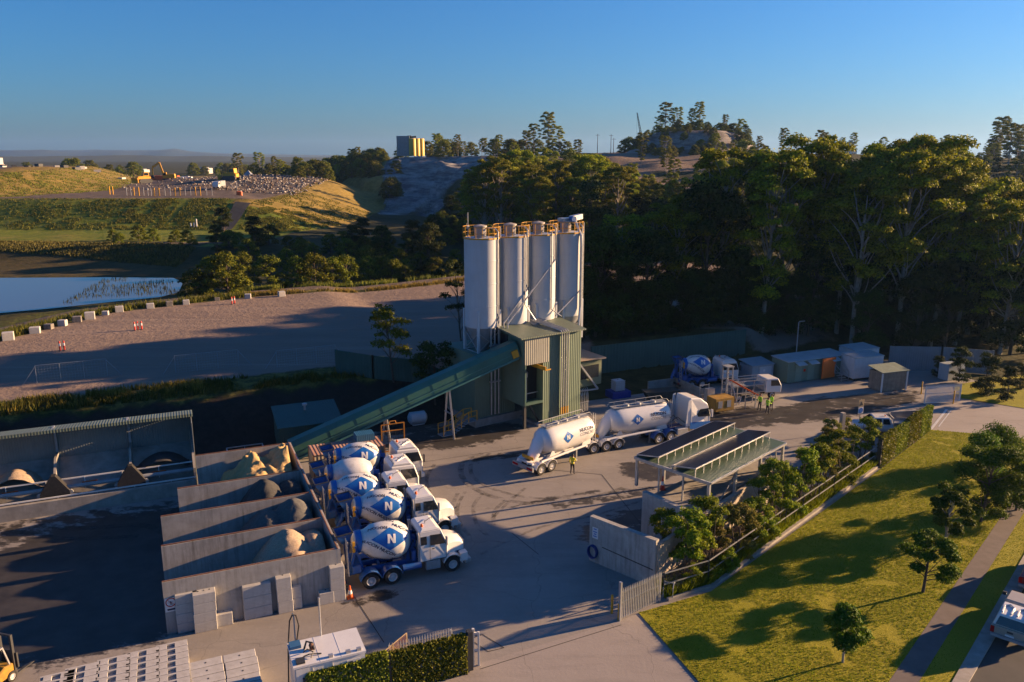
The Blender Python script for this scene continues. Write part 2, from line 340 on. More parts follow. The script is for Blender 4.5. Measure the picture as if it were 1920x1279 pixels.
md=np.hypot((X-84)/36,(Y-375)/28)<1; bare=np.where(md,.65,bare); rock=np.where(md,.6,rock); bare=np.where((Y>300)&(Y<355)&(X>10)&(X<80),.7,bare)
gnd=npmesh('ground',np.stack([X,Y,Z-.05],1),Fq,[],kind='structure'); gm=gnd.data
gm.polygons.foreach_set('use_smooth',[True]*len(gm.polygons))
for nm,(a,b,c) in dict(zone_a=(gravel,grass,dry),zone_b=(rock,soil,trk),zone_c=(bare,gravel*0,gravel*0)).items():
    at=gm.color_attributes.new(nm,'FLOAT_COLOR','POINT'); at.data.foreach_set('color',np.stack([a,b,c,np.ones_like(a)],1).astype(np.float32).ravel())
m,t,b=newmat('terrain'); v=oc(t)
def zone(nm):
    a=N(t,'ShaderNodeVertexColor',layer_name=nm); sp=N(t,'ShaderNodeSeparateColor'); t.links.new(a.outputs[0],sp.inputs[0]); return sp.outputs
za,zb,zc=zone('zone_a'),zone('zone_b'),zone('zone_c')
big=ramp(t,noise(t,v,.08,5),.3,.7); fine=ramp(t,noise(t,v,1.6,5,.7),.3,.7); mid=ramp(t,noise(t,v,.45,5,.65),.35,.65)
def soft(w): # breaks a zone's edge up
    return mth(t,'MULTIPLY',ramp(t,mth(t,'ADD',w,mth(t,'MULTIPLY',mth(t,'SUBTRACT',fine,.5),.5)),.25,.75),1.)
c=mix(t,mid,(.035,.042,.014),(.085,.075,.028))
c=mix(t,soft(za[1]),c,mix(t,mid,(.08,.13,.014),(.22,.23,.03)))
c=mix(t,soft(za[2]),c,mix(t,mid,(.20,.15,.035),(.34,.24,.07)))
c=mix(t,soft(zb[1]),c,mix(t,fine,(.028,.022,.018),(.05,.04,.032)))
c=mix(t,soft(zc[0]),c,mix(t,mid,(.30,.20,.14),(.24,.19,.15)))
rk=noise(t,mapv(t,v,(.10,.10,.55)),1.,6,.7)
c=mix(t,soft(zb[0]),c,mix(t,ramp(t,rk,.38,.62),(.10,.105,.115),(.40,.37,.33)))
c=mix(t,soft(zb[2]),c,mix(t,mid,(.12,.09,.07),(.20,.16,.13)))
gr=mix(t,ramp(t,noise(t,mapv(t,v,(.05,.35,1)),1.,5),.3,.7),(.27,.20,.155),(.33,.245,.19)); gr=mix(t,ramp(t,noise(t,v,9,3,.8),.62,.85),gr,(.25,.195,.16)); gr=mix(t,mth(t,'MULTIPLY',big,.45),gr,(.19,.15,.13)); gr=mix(t,mth(t,'MULTIPLY',ramp(t,noise(t,mapv(t,v,(.02,.5,1)),1.2,6,.7),.55,.72),.4),gr,(.42,.34,.28))
c=mix(t,soft(za[0]),c,gr)
t.links.new(c,b.inputs['Base Color']); b.inputs['Roughness'].default_value=.95; b.inputs['Specular IOR Level'].default_value=.1
bn=N(t,'ShaderNodeBump'); bn.inputs['Strength'].default_value=.8; bn.inputs['Distance'].default_value=.25; t.links.new(noise(t,v,.9,6,.7),bn.inputs['Height']); t.links.new(bn.outputs[0],b.inputs['Normal'])
gm.materials.append(m)
# pond water
m,t,b=newmat('pond_water'); b.inputs['Base Color'].default_value=(.075,.06,.04,1); b.inputs['Roughness'].default_value=.06; b.inputs['Specular IOR Level'].default_value=1.0
bn=N(t,'ShaderNodeBump'); bn.inputs['Strength'].default_value=.12; bn.inputs['Distance'].default_value=.03; t.links.new(noise(t,oc(t),1.3,4),bn.inputs['Height']); t.links.new(bn.outputs[0],b.inputs['Normal'])
w=MB(); w.add([(x,y,2.4) for x,y in WATER],[tuple(range(len(WATER)))]); tag(w.build('pond_water',m),kind='structure')
# ---------------------------------------------------------------- concrete yard with damp stains, and shade painted in at the left
us=np.arange(-45,84,.5); vv=np.arange(22,70.01,.5); UU,VV=np.meshgrid(us,vv); UU=UU.ravel(); VV=VV.ravel()
wet_shade=np.zeros_like(UU)
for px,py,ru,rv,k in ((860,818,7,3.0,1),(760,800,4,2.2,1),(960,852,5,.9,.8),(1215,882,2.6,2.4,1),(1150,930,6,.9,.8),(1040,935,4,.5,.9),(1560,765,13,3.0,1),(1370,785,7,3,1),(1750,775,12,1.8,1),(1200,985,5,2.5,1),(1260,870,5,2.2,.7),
    (180,985,13,2.5,.8),(60,1000,9,3,.8),(300,1000,4,3,.8),(215,1075,9.5,8.5,1.6),(700,1120,2,.7,.8),(830,955,1.2,.5,1),(960,1012,.3,.25,1),(1090,935,.5,.3,1)):  # the largest ellipse paints extra shade over the left yard
    cx,cv=GU(px,py); e=((UU-cx)/ru)**2+((VV-cv)/rv)**2; wet_shade=np.maximum(wet_shade,k*smooth(1.35-e*.8))
YX,YY,_=S(UU,VV); nu,nv=len(us),len(vv); ii=(np.arange(nv-1)[:,None]*nu+np.arange(nu-1)[None]).ravel()
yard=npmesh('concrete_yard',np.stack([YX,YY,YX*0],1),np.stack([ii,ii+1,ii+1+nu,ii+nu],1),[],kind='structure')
at=yard.data.color_attributes.new('wet_shade','FLOAT_COLOR','POINT'); at.data.foreach_set('color',np.stack([wet_shade,wet_shade,wet_shade,wet_shade*0+1],1).astype(np.float32).ravel())
def yardmat(name,wet_shaded=True,a=(.27,.245,.22),bb=(.36,.325,.29)):
    m,t,b=newmat(name); v=oc(t)
    c=mix(t,ramp(t,noise(t,v,.18,5),.3,.7),a,bb); c=mix(t,mth(t,'MULTIPLY',ramp(t,noise(t,mapv(t,v,(.25,1.2,1)),.8,6,.7),.5,.75),.5),c,(.20,.18,.165)); c=mix(t,mth(t,'MULTIPLY',ramp(t,noise(t,v,2.8,6,.75),.52,.7),.35),c,(.42,.39,.35))
    vo=N(t,'ShaderNodeTexVoronoi',feature='DISTANCE_TO_EDGE'); vo.inputs['Scale'].default_value=.16; dv=N(t,'ShaderNodeVectorMath',operation='ADD'); nz=N(t,'ShaderNodeTexNoise'); nz.inputs['Scale'].default_value=.8; t.links.new(v,nz.inputs['Vector']); t.links.new(v,dv.inputs[0]); t.links.new(nz.outputs['Color'],dv.inputs[1]); t.links.new(dv.outputs[0],vo.inputs['Vector'])
    c=mix(t,mth(t,'MULTIPLY',mth(t,'LESS_THAN',vo.outputs['Distance'],.003),.3),c,(.10,.09,.08))
    ro=.85
    if wet_shaded:
        a_=N(t,'ShaderNodeVertexColor',layer_name='wet_shade'); sp=N(t,'ShaderNodeSeparateColor'); t.links.new(a_.outputs[0],sp.inputs[0])
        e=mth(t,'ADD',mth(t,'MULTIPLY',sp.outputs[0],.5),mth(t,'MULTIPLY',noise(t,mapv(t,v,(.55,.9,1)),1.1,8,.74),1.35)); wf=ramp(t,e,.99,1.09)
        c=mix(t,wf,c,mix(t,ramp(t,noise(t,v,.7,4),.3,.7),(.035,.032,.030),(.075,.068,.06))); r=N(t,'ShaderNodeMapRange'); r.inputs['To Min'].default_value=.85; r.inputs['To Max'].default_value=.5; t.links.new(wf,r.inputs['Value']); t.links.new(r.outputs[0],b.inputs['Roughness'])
    else: b.inputs['Roughness'].default_value=ro
    t.links.new(c,b.inputs['Base Color']); b.inputs['Specular IOR Level'].default_value=.25
    bn=N(t,'ShaderNodeBump'); bn.inputs['Strength'].default_value=.4; bn.inputs['Distance'].default_value=.02; t.links.new(noise(t,v,6,5),bn.inputs['Height']); t.links.new(bn.outputs[0],b.inputs['Normal'])
    return m
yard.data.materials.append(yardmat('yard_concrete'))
M['drive']=yardmat('driveway_concrete',False,(.33,.29,.26),(.39,.345,.31))
def sheet(name,pts,z,m,th=0.):
    w=MB()
    if th: w.prism([(p[0],p[1]) for p in pts],z-th,z,axis='z')
    else: w.add([(p[0],p[1],z) for p in pts],[tuple(range(len(pts)))])
    if not th:
        a=sum(pts[k][0]*pts[(k+1)%len(pts)][1]-pts[(k+1)%len(pts)][0]*pts[k][1] for k in range(len(pts)))
        if a<0: w.f=[f[::-1] for f in w.f]
    return tag(w.build(name,m),kind='structure')
def ext(a,b,k): return (a[0]+(a[0]-b[0])*k,a[1]+(a[1]-b[1])*k)
g=lambda *p: G(*p)[:2]
pl0,pl1=g(1667,1279),g(1880,965); pr0,pr1=g(1722,1279),g(1915,965); kl0,kl1=g(1786,1279),g(1907,1065); kr0,kr1=g(1818,1279),g(1922,1100)
pl0,pl1=ext(pl0,pl1,.6),g(1968,836); pr0,pr1=ext(pr0,pr1,.6),g(1999,834); kl0,kl1=ext(kl0,kl1,1.),g(2037,835); kr0,kr1=ext(kr0,kr1,1.),g(2076,835)
DR=[ext(g(880,1250),g(1160,1165),1.2),g(880,1250),g(1160,1165),g(1197,1150),g(1310,1279),ext(g(1310,1279),g(1197,1150),2.),ext(g(880,1250),g(1160,1165),1.2)[:1]+(15,)]
sheet('driveway',DR,.008,M['drive'])
BACKDR=[g(1745,806),g(1740,765),g(1785,748),g(1920,765),g(2300,800),g(2300,860),g(1920,824)]
sheet('road_entry',BACKDR,.006,M['drive'])
LAWN=[g(1197,1150),g(1247,1136),g(1333,1110),g(1480,1005),g(1645,885),g(1746,807),g(1830,814),g(1920,824),g(1966,829),pl1,g(1880,965),g(1667,1279),ext(g(1667,1279),g(1880,965),.12),ext(g(1310,1279),g(1197,1150),.35),g(1310,1279)]
m,t,b=newmat('lawn_grass'); v=oc(t)
c=mix(t,ramp(t,noise(t,v,.5,5),.3,.7),(.25,.25,.012),(.38,.335,.016)); c=mix(t,ramp(t,noise(t,v,.13,4),.5,.72),c,(.42,.34,.028)); c=mix(t,ramp(t,noise(t,v,14,4,.8),.4,.7),c,(.22,.21,.010))
t.links.new(c,b.inputs['Base Color']); b.inputs['Roughness'].default_value=.9; b.inputs['Specular IOR Level'].default_value=.15
bn=N(t,'ShaderNodeBump'); bn.inputs['Distance'].default_value=.09; t.links.new(noise(t,v,7,6,.8),bn.inputs['Height']); t.links.new(bn.outputs[0],b.inputs['Normal']); M['lawn']=m
sheet('lawn',LAWN,.05,M['lawn'])
sheet('verge',[pr0,kl0,kl1,pr1],.05,M['lawn'])
sheet('far_lawn',[g(1790,745),g(1790,722),g(2000,690),g(2400,700),g(2400,790),g(1930,768)],.04,M['lawn'])
M['path']=mat('path_concrete',(.16,.13,.12),.9,.15,1.2,dirt=.3,dcol=(.1,.08,.07),bump=.004)
sheet('footpath',[pl0,pr0,pr1,pl1],.06,M['path'])
sheet('kerb',[kl0,kr0,kr1,kl1],.10,M['concrete'],.2)
sheet('road',[kr0,(kr0[0]+14,kr0[1]-4),(kr1[0]+16,kr1[1]-6),kr1],.005,M['asphalt'])
# painted edge line and joints
w=MB()
def strip(w,a,b,wd,z):
    a=Vector((*a[:2],z)); b=Vector((*b[:2],z)); d=(b-a).normalized(); n=Vector((-d.y,d.x,0))*wd/2; w.add([a-n,b-n,b+n,a+n],[(0,1,2,3)])
for a,b_,wd in (((1745,806),(1775,768),.22),((1760,800),(1783,770),.12)): strip(w,g(*a),g(*b_),wd,.016)
tag(w.build('road_line',M['white']),kind='structure')
w=MB()
for a,b_ in (((1128,890),(1215,1000)),((1020,880),(1128,890)),((665,1120),(720,1205)),((900,1255),(1165,1172)),((770,870),(985,838)),((905,1190),(945,1215)),((945,1215),(915,1222)),((880,1198),(905,1190)),((880,1198),(915,1222)),((960,1000),(1010,1040))): strip(w,g(*a),g(*b_),.05,.012)
tag(w.build('yard_joints',mat('joint_filler',(.05,.045,.04),.9)),kind='structure')
# tyre marks: worn dark arcs on the slab
m,t,b=newmat('tyre_rubber_mark'); b.inputs['Base Color'].default_value=(.06,.055,.05,1); b.inputs['Roughness'].default_value=.9
tp=N(t,'ShaderNodeBsdfTransparent'); ms=N(t,'ShaderNodeMixShader'); t.links.new(ramp(t,noise(t,mapv(t,oc(t),(1,1,1)),1.4,6,.7),.42,.85),ms.inputs[0]); t.links.new(tp.outputs[0],ms.inputs[1]); t.links.new(b.outputs[0],ms.inputs[2]); t.links.new(ms.outputs[0],t.nodes['Material Output'].inputs['Surface'])
w=MB()
def arc(pts,wd,z=.006,n=30):
    P=[Vector((*g(*p),z)) for p in pts]; Q=[]
    for k in range(len(P)-1):
        p0,p1,p2,p3=P[max(k-1,0)],P[k],P[k+1],P[min(k+2,len(P)-1)]
        for j in range(8):
            s_=j/8; Q.append(.5*((2*p1)+(p2-p0)*s_+(2*p0-5*p1+4*p2-p3)*s_*s_+(3*p1-p0-3*p2+p3)*s_**3))
    Q.append(P[-1]); V=[];Fc=[]
    for k,q in enumerate(Q):
        d=(Q[min(k+1,len(Q)-1)]-Q[max(k-1,0)]).normalized(); nn=Vector((-d.y,d.x,0))*wd/2; V+=[q-nn,q+nn]
        if k: Fc.append((2*k-2,2*k,2*k+1,2*k-1))
    w.add(V,[f[::-1] for f in Fc])
zz=.005
for pts,wd in ((((905,850),(868,868),(870,900),(920,930),(1010,945),(1100,935),(1170,915)),.5),(((920,850),(885,868),(890,897),(940,922),(1020,935),(1100,925)),.35),
    (((858,925),(846,955),(850,980),(868,1010)),.32),(((872,922),(858,950),(862,980),(880,1005)),.28),(((905,925),(888,950),(895,985),(915,1005)),.3),(((960,930),(930,955),(925,985)),.3),(((985,915),(950,945),(920,975)),.25),
    (((815,870),(800,900),(815,940),(850,980)),.3),(((1230,930),(1120,965),(1010,990),(900,1040)),.25),(((1500,735),(1450,752),(1400,775)),.3),(((1560,740),(1500,757),(1470,775)),.3),((( 20,960),(120,990),(260,985),(310,1000)),.6),(((0,990),(120,1010),(260,1005)),.5)):
    zz+=.0006; arc(pts,wd,zz)
tag(w.build('tyre_marks',m),kind='structure')
# ---------------------------------------------------------------- grass blades and weeds
def blades(name,P,h,wd,m,lean=.5,seed=1):
    r=np.random.default_rng(seed); n=len(P); a=r.random(n)*2*np.pi; dx,dy=np.cos(a)*wd/2,np.sin(a)*wd/2; la=r.random(n)*2*np.pi; hh=h*(.5+r.random(n)); le=hh*lean*r.random(n)
    V=np.empty((n,3,3)); V[:,0]=P; V[:,0,0]-=dx; V[:,0,1]-=dy; V[:,1]=P; V[:,1,0]+=dx; V[:,1,1]+=dy; V[:,2]=P; V[:,2,0]+=np.cos(la)*le; V[:,2,1]+=np.sin(la)*le; V[:,2,2]+=hh
    return npmesh(name,V.reshape(-1,3),np.arange(3*n).reshape(-1,3),m,kind='stuff')
def scatter(poly,n,seed,z=None):
    r=np.random.default_rng(seed); p=np.array(poly); lo,hi=p.min(0),p.max(0); out=np.empty((0,2))
    while len(out)<n:
        q=lo+r.random((n*2,2))*(hi-lo); out=np.vstack([out,q[inpoly(q[:,0],q[:,1],poly)]])
    out=out[:n]; zz=np.full(n,z) if z is not None else height(out[:,0],out[:,1])-.05
    return np.column_stack([out,zz])
M['grassblade']=leafmat('lawn_blades',(.19,.24,.013),(.38,.36,.024),.3)
P=scatter(LAWN,80000,5,.05); k=fbm(P[:,0],P[:,1],1.2,9)>.33; blades('lawn_grass',P[k],.065,.04,M['grassblade'],.9,2)
P=scatter([pr0,kl0,kl1,pr1],4000,6,.05); blades('verge_grass',P,.05,.04,M['grassblade'],.9,3)
DRN=[G(434,379,11.2)[:2],G(478,379,11.2)[:2],G(440,441,4.1)[:2],G(402,441,4.1)[:2]]
def band(line,d0,d1,n,seed):
    r=np.random.default_rng(seed); L=[np.array(p[:2],float) for p in line]; seg=r.integers(0,len(L)-1,n); t=r.random(n)[:,None]; A=np.array(L)[seg]; B=np.array(L)[seg+1]; D=B-A; nn=np.stack([-D[:,1],D[:,0]],1)/np.linalg.norm(D,axis=1)[:,None]
    Q=A+D*t+nn*(d0+(d1-d0)*r.random(n))[:,None]; k=fbm(Q[:,0],Q[:,1],2.5,seed)>.42; Q=Q[k]; Q=Q[~inpoly(Q[:,0],Q[:,1],DRN)]; return np.column_stack([Q,height(Q[:,0],Q[:,1])-.05])
blades('weeds',band(EDGE[1:8],.2,2.8,9000,31),.7,.14,M['weedg'],.6,4)
blades('weeds',band(EDGE[6:10],7,12,7000,36),.8,.2,M['weedg'],.6,14)
blades('dry_grass',band(EDGE[6:10],.4,2.0,5000,32),.5,.14,M['weed'],.6,5)
crest=[S(u,77.6)[:2] for u in (-20,-8,2,12,22)]
blades('weeds',band(crest,-1.8,1.4,9000,33),.42,.12,M['weedg'],.6,6)
blades('dry_grass',band(crest[:3],-1.6,1.2,8000,34),.5,.10,M['weed'],.6,7)
P=scatter([(x,y) for x,y in WATER[3:11]],1500,41,2.3); k=fbm(P[:,0],P[:,1],9,3)>.5; blades('reeds',P[k],.45,.14,M['leaf_dark'],.4,8)
WF=[G(*p,3)[:2] for p in ((-150,489),(0,485),(150,489),(330,498),(370,482),(300,474),(0,470),(-150,470))]
blades('reeds',scatter(WF,14000,42),.42,.4,leafmat('brown_reeds',(.05,.045,.014),(.15,.11,.03),.2),.3,9)
BT=[p for p in LF[0:8]]; 
blades('hillside_grass',band(BT,.5,26,42000,43),.3,.32,M['weedg'],.6,10)
blades('hillside_grass',band(UP[1:7],0,30,24000,44),.3,.32,M['weedg'],.6,11)
# drain cut down the batter
w=MB(); a0,a1=G(441,381,11.2),G(470,381,11.2); b0,b1=G(411,440,4.1),G(432,440,4.1); V=[]
for k in range(13):
    s_=k/12
    for A,B in ((a0,b0),(a1,b1)):
        x,y=A[0]+(B[0]-A[0])*s_,A[1]+(B[1]-A[1])*s_; V.append((x,y,tilt(x,y)+.25))
w.add(V,[(2*k,2*k+2,2*k+3,2*k+1) for k in range(12)]); tag(w.build('drain',mat('drain_rock',(.03,.03,.032),.9,.4,1.)),kind='structure')
# ================================================================ trees and shrubs
def leaves(C,Rr,n,size,seed,flat=.75,up=.35,shell=.45):
    """leaf quads in clumps: centres C, radii Rr"""
    r=np.random.default_rng(seed); C=np.array(C,float); Rr=np.array(Rr,float); p=Rr**2/np.sum(Rr**2); idx=r.choice(len(C),n,p=p)
    d=r.normal(size=(n,3)); d/=np.linalg.norm(d,axis=1)[:,None]; d[:,2]=np.where(d[:,2]<-.25,-d[:,2]*.6,d[:,2])
    rad=(shell+(1-shell)*r.random(n)**.6)*(.8+.35*r.random(n)); P=C[idx]+d*rad[:,None]*Rr[idx][:,None]*np.array([1,1,flat])
    nrm=d*.8+r.normal(size=(n,3))*.6+np.array([0,0,up]); nrm/=np.linalg.norm(nrm,axis=1)[:,None]
    t=np.cross(nrm,r.normal(size=(n,3))); t/=np.linalg.norm(t,axis=1)[:,None]; b=np.cross(nrm,t); s=(size*(.6+.8*r.random(n)))[:,None]
    V=np.stack([P-t*s*.5-b*s*.18,P+b*s*-.38,P+t*s*.5+b*s*.1,P+b*s*.42],1)
    return V.reshape(-1,3),np.arange(4*n).reshape(-1,4)
def limb(w,a,b,r0,r1,rnd,bend=.12,n=5,k=5):
    a,b=Vector(a),Vector(b); L=(b-a).length; off=Vector((rnd.uniform(-1,1),rnd.uniform(-1,1),rnd.uniform(.0,.6)))*L*bend; pts=[];rr=[]
    for j in range(k):
        t=j/(k-1); pts.append(a.lerp(b,t)+off*math.sin(math.pi*t)); rr.append(r0+(r1-r0)*t)
    w.tube(pts,rr,n)
def tree(name,label,cat,seed,H,spread,crown0,nclump,rc,nleaf,leaf,lm,bark,trunk_r=.22,flat=.75,lean=0.,group=None,shape='gum',multi=1):
    rnd=random.Random(seed); root=T(name,label,cat,(0,0,0),0,group); w=MB(); C=[];Rr=[]
    for s_ in range(multi):
        a=rnd.uniform(0,6.28); off=Vector((math.cos(a),math.sin(a),0))*(.15*spread if multi>1 else 0)
        top=Vector((rnd.uniform(-1,1)*H*.06+lean*H,rnd.uniform(-1,1)*H*.05,H*.9))+off*3
        w.tube([off*.3+Vector((0,0,-.3)),off*.8+top*.33+Vector((rnd.uniform(-.2,.2),rnd.uniform(-.2,.2),0))*H*.05,off+top*.66,top],[trunk_r*1.15,trunk_r*.85,trunk_r*.55,trunk_r*.2],7)
        for k in range(nclump//multi):
            f=(k+.5)/(nclump//multi); ang=k*2.4+rnd.uniform(-.5,.5)
            if shape=='gum': z=H*(crown0+(1-crown0)*f**.8); rad=spread*math.sqrt(max(.04,1-((f-.45)/.62)**2))*rnd.uniform(.45,1.)
            elif shape=='dome': th=math.acos(1-f*1.05); z=H*crown0+H*(1-crown0)*.86*max(0,math.cos(th)); rad=spread*math.sin(min(th,1.5))*rnd.uniform(.7,1)
            elif shape=='bushy': z=H*(crown0+(1-crown0)*rnd.random()**.9); rad=spread*math.sqrt(max(.05,1-abs((z/H-crown0)/(1-crown0)*2-.75)**2*.7))*rnd.uniform(.25,.95)
            c=Vector((rad*math.cos(ang),rad*math.sin(ang),min(z,H-rc*flat*.7)))+Vector((top.x,top.y,0))*min(1,z/H)*(1 if shape!='dome' else .4)
            st=top*max(.28 if shape=='gum' else .12,min(.92,(c.z/H)-rnd.uniform(.12,.3)))+off*.6
            limb(w,st,c-Vector((0,0,rc*.2)),trunk_r*.38,trunk_r*.1,rnd)
            C.append(c); Rr.append(rc*rnd.uniform(.7,1.25))
            if shape=='gum' and rnd.random()<.6: C.append(c+Vector((rnd.uniform(-1,1),rnd.uniform(-1,1),rnd.uniform(-.4,.6)))*rc*1.1); Rr.append(rc*rnd.uniform(.5,.8))
    w.build('trunk',bark,root,True)
    V,Fc=leaves(C,Rr,nleaf,leaf,seed,flat); npmesh('crown',V,Fc,lm,root)
    return root
used={}; LAST=[None]
def place(*a,**k):
    LAST[0]=_place(*a,**k); return LAST[0]
def _place(proto,x,y,z,rz,s,label=None,group=None):
    if proto.name not in used:
        used[proto.name]=1; proto.location=(x,y,z); proto.rotation_euler=(0,0,rz); proto.scale=(s,s,s)
        if label: proto['label']=label
        if group: proto['group']=group
        return proto
    return dup(proto,(x,y,z),rz,label,group,s)
FORL='tall eucalypt with pale trunk in the dense forest behind the yard'; FORG='eucalypts in the forest behind the yard'
gums=[tree('gum_tree',FORL,'tree',100+k,24,4.4+.4*k,[.22,.34,.26,.4,.3][k],[30,24,34,24,22][k],[1.6,1.75,1.5,1.7,1.9][k],22000,.30,M['leaf_gum'],M['gum'],.30,.7,group=FORG) for k in range(5)]
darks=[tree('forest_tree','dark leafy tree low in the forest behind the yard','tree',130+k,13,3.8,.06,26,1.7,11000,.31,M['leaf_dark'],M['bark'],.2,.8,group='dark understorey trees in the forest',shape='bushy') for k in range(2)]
bushes=[tree('bushy_tree','rounded bushy tree with yellow green top by the pond track','tree',150+k,6.5,3.0,.05,18,1.25,4600,.30,M['leaf_bush'],M['bark'],.16,.75,group='bushy trees along the pond track',shape='dome') for k in range(3)]
rnd=random.Random(77)
# the forest: a jittered field of tall gums behind the retaining wall
def belt_back(x): return 101+(x+7)*.27+(max(0,x-48)*.9)
def hfor(px,y,Yl,z0): # height that brings a tree's top to image row Yl
    a=(639.5-Yl)/FPX; return CAMZ+y*(a*_c-_s)/(_c+a*_s)-z0
pts=[]
for gx in np.arange(-4,110,4.9):
    for gy in np.arange(84,160,4.9):
        x,y=gx+rnd.uniform(-2,2),gy+rnd.uniform(-2,2); u,v=UV(x,y)
        front=v>(82.5 if u<69 else 82.5-(u-69)*.55)
        if front and x>4 and y<belt_back(x) and x<.62*y+8: pts.append((x,y))
for x,y in sorted(pts,key=lambda p:p[1]):
    px=960+FPX*x/(y*.975+4)
    if px<1330: place(rnd.choice(darks) if rnd.random()<.5 else rnd.choice(gums),x,y,tilt(x,y)-.1,rnd.uniform(0,6.28),1.); Yl=np.interp(px,[1050,1100,1150,1250,1330],[470,440,420,395,335])
    else: place(rnd.choice(gums),x,y,tilt(x,y)-.1,rnd.uniform(0,6.28),1.); Yl=np.interp(px,[1330,1352,1400,1480,1560,1620,1660,1700,1745,1785,1880,1960],[335,264,258,262,268,300,285,270,284,328,352,392])
    H_=max(5,hfor(px,y,Yl,tilt(x,y))); o=LAST[0]; s=H_*rnd.uniform(.88,1.06)/(13 if 'forest' in o.name else 24); o.scale=(s*(1.25 if H_<16 and 'gum' in o.name else 1),)*2+(s,)
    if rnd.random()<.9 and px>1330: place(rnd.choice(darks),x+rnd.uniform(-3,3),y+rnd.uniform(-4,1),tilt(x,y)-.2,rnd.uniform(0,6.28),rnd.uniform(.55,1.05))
# the taller gums left of it stand beyond the lot
for k in range(34):
    px=rnd.uniform(872,1010) if k<20 else rnd.uniform(1000,1180); y=rnd.uniform(182,235); x=(px-960)/FPX*y; H_=rnd.uniform(.78,1.0)*hfor(px,y,np.interp(px,[870,895,940,975,1010,1060,1110,1150,1180],[345,300,277,275,292,296,272,292,325]),tilt(x,y))
    place(rnd.choice(gums),x,y,tilt(x,y)-.2,rnd.uniform(0,6.28),H_/24,'lit eucalypt in the tall stand beyond the silos','eucalypts in the stand beyond the silos')
# dark low trees just behind the wall
for k in range(30):
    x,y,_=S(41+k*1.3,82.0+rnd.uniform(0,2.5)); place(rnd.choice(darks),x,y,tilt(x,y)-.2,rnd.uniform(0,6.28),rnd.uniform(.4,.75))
for px,py in ((1850,722),(1890,735),(1800,700),(1915,712),(1760,690)):
    x,y,_=G(px,py,1.0); place(rnd.choice(darks),x,y,tilt(x,y)-.2,rnd.uniform(0,6.28),rnd.uniform(.2,.36))
# three thin gums on the lot edge beside the silos
for px,py,H_,lab,le in ((738,700,7.4,'slim gum tree with open crown behind the dark green screen wall',-.03),(815,706,6.2,'dense round gum tree beside the silos behind the screen wall',.02),(868,655,10.5,'thin dark gum tree half hidden behind the leftmost silo',-.05)):
    t_=tree('gum_tree',lab,'tree',int(px),H_,2.0 if px!=868 else 2.5,.38 if px!=815 else .3,13 if px!=815 else 18,.8,3600 if px!=815 else 4600,.2,M['leaf_bush'] if px==738 else M['leaf_dark'],M['bark'],.10,.75,le)
    x,y,z=G(px,py,3.9); t_.location=(x,y,tilt(x,y)-.1)
# bushy trees by the pond track
for k,(px,py,s,lab) in enumerate(((400,556,1.35,'wide umbrella topped wattle tree with bare grey branches by the pond'),(428,556,1.4,'tallest rounded wattle tree beside the pond end'),(365,560,.9,None),(505,540,1.15,'dark rounded tree right of the umbrella topped tree'),(560,536,1.1,None),(592,534,1.2,None),(625,528,1.05,None),(650,522,1.15,None),(690,516,.95,None),(715,512,.9,None),(745,506,1.0,None))):
    x,y,_=G(px,py,3.2); place(bushes[k%3],x,y,tilt(x,y)-.15,rnd.uniform(0,6.28),s*rnd.uniform(.74,.82),lab or 'rounded bushy tree with yellow green top by the pond track')
# scrub in the hollow between landfill and lot
HG='dark scrub trees in the hollow beyond the lot'; HL='low dark scrub tree in the shaded hollow beyond the lot'
hol=[]
for k in range(70):
    px,py=rnd.uniform(380,870),rnd.uniform(452,520)
    if px<640 and py<472: continue
    if py>478+(px-340)*.07 and px<600 and rnd.random()<.7: continue
    x,y,_=G(px,py,3.0)
    z_=tilt(x,y)
    if z_>12 or inpoly(np.array([x]),np.array([y]),WATER)[0]: continue
    hol.append((x,y,z_))
for k in range(34):
    y=rnd.uniform(185,300); x=rnd.uniform(-.08,-.02)*y+rnd.uniform(-6,2); hol.append((x,y,tilt(x,y)))
for x,y,z_ in hol: place(rnd.choice(bushes+darks[:1]),x,y,z_-.2,rnd.uniform(0,6.28),rnd.uniform(.45,.8),HL,HG)
for px,py in ((262,462),(290,464),(225,470),(330,466),(215,462),(355,470)):
    x,y,_=G(px,py,3.6); place(rnd.choice(bushes),x,y,tilt(x,y)-.2,rnd.uniform(0,6.28),rnd.uniform(.4,.65),'small round bush on the grassy bench below the landfill batter','small bushes on the bench below the landfill')
# trees over the hill: ridge line, slopes and far plain
RG='trees along the ridge behind the quarry'; RL='small far tree on the ridge line above the quarry'
for k in range(74):
    px=rnd.uniform(480,1010); y=rnd.uniform(395,470); x=(px-960)/FPX*y*1.0
    if 728<px<815 and y<445: continue
    z_=tilt(x,y); p_=rnd.choice(bushes+bushes+gums[:3]); place(p_,x,y,z_-.3,rnd.uniform(0,6.28),(rnd.uniform(.9,1.5) if p_ in bushes else rnd.uniform(.3,.5)),RL,RG)
SG='scrub trees on the quarry slope'
for k in range(190):
    px=rnd.uniform(560,800) if k<80 else rnd.uniform(610,745); y=rnd.uniform(335,450); x=(px-960)/FPX*y
    if (725<px<822 and y>375) or (inpoly(np.array([x]),np.array([y]),LF)[0] and tilt(x,y)<14.5) or (px>715 and y<392 and rnd.random()<.85): continue
    place(rnd.choice(bushes),x,y,tilt(x,y)-.3,rnd.uniform(0,6.28),rnd.uniform(.7,1.4),'dark scrub tree on the shaded slope left of the quarry face',SG)
def ridge(px,y,H_,proto,lab,grp=None,dz=0):
    x=(px-960)/FPX*y; return place(proto,x,y,tilt(x,y)-.3+dz,rnd.uniform(0,6.28),H_/24. if proto in gums else H_/6.5,lab,grp)
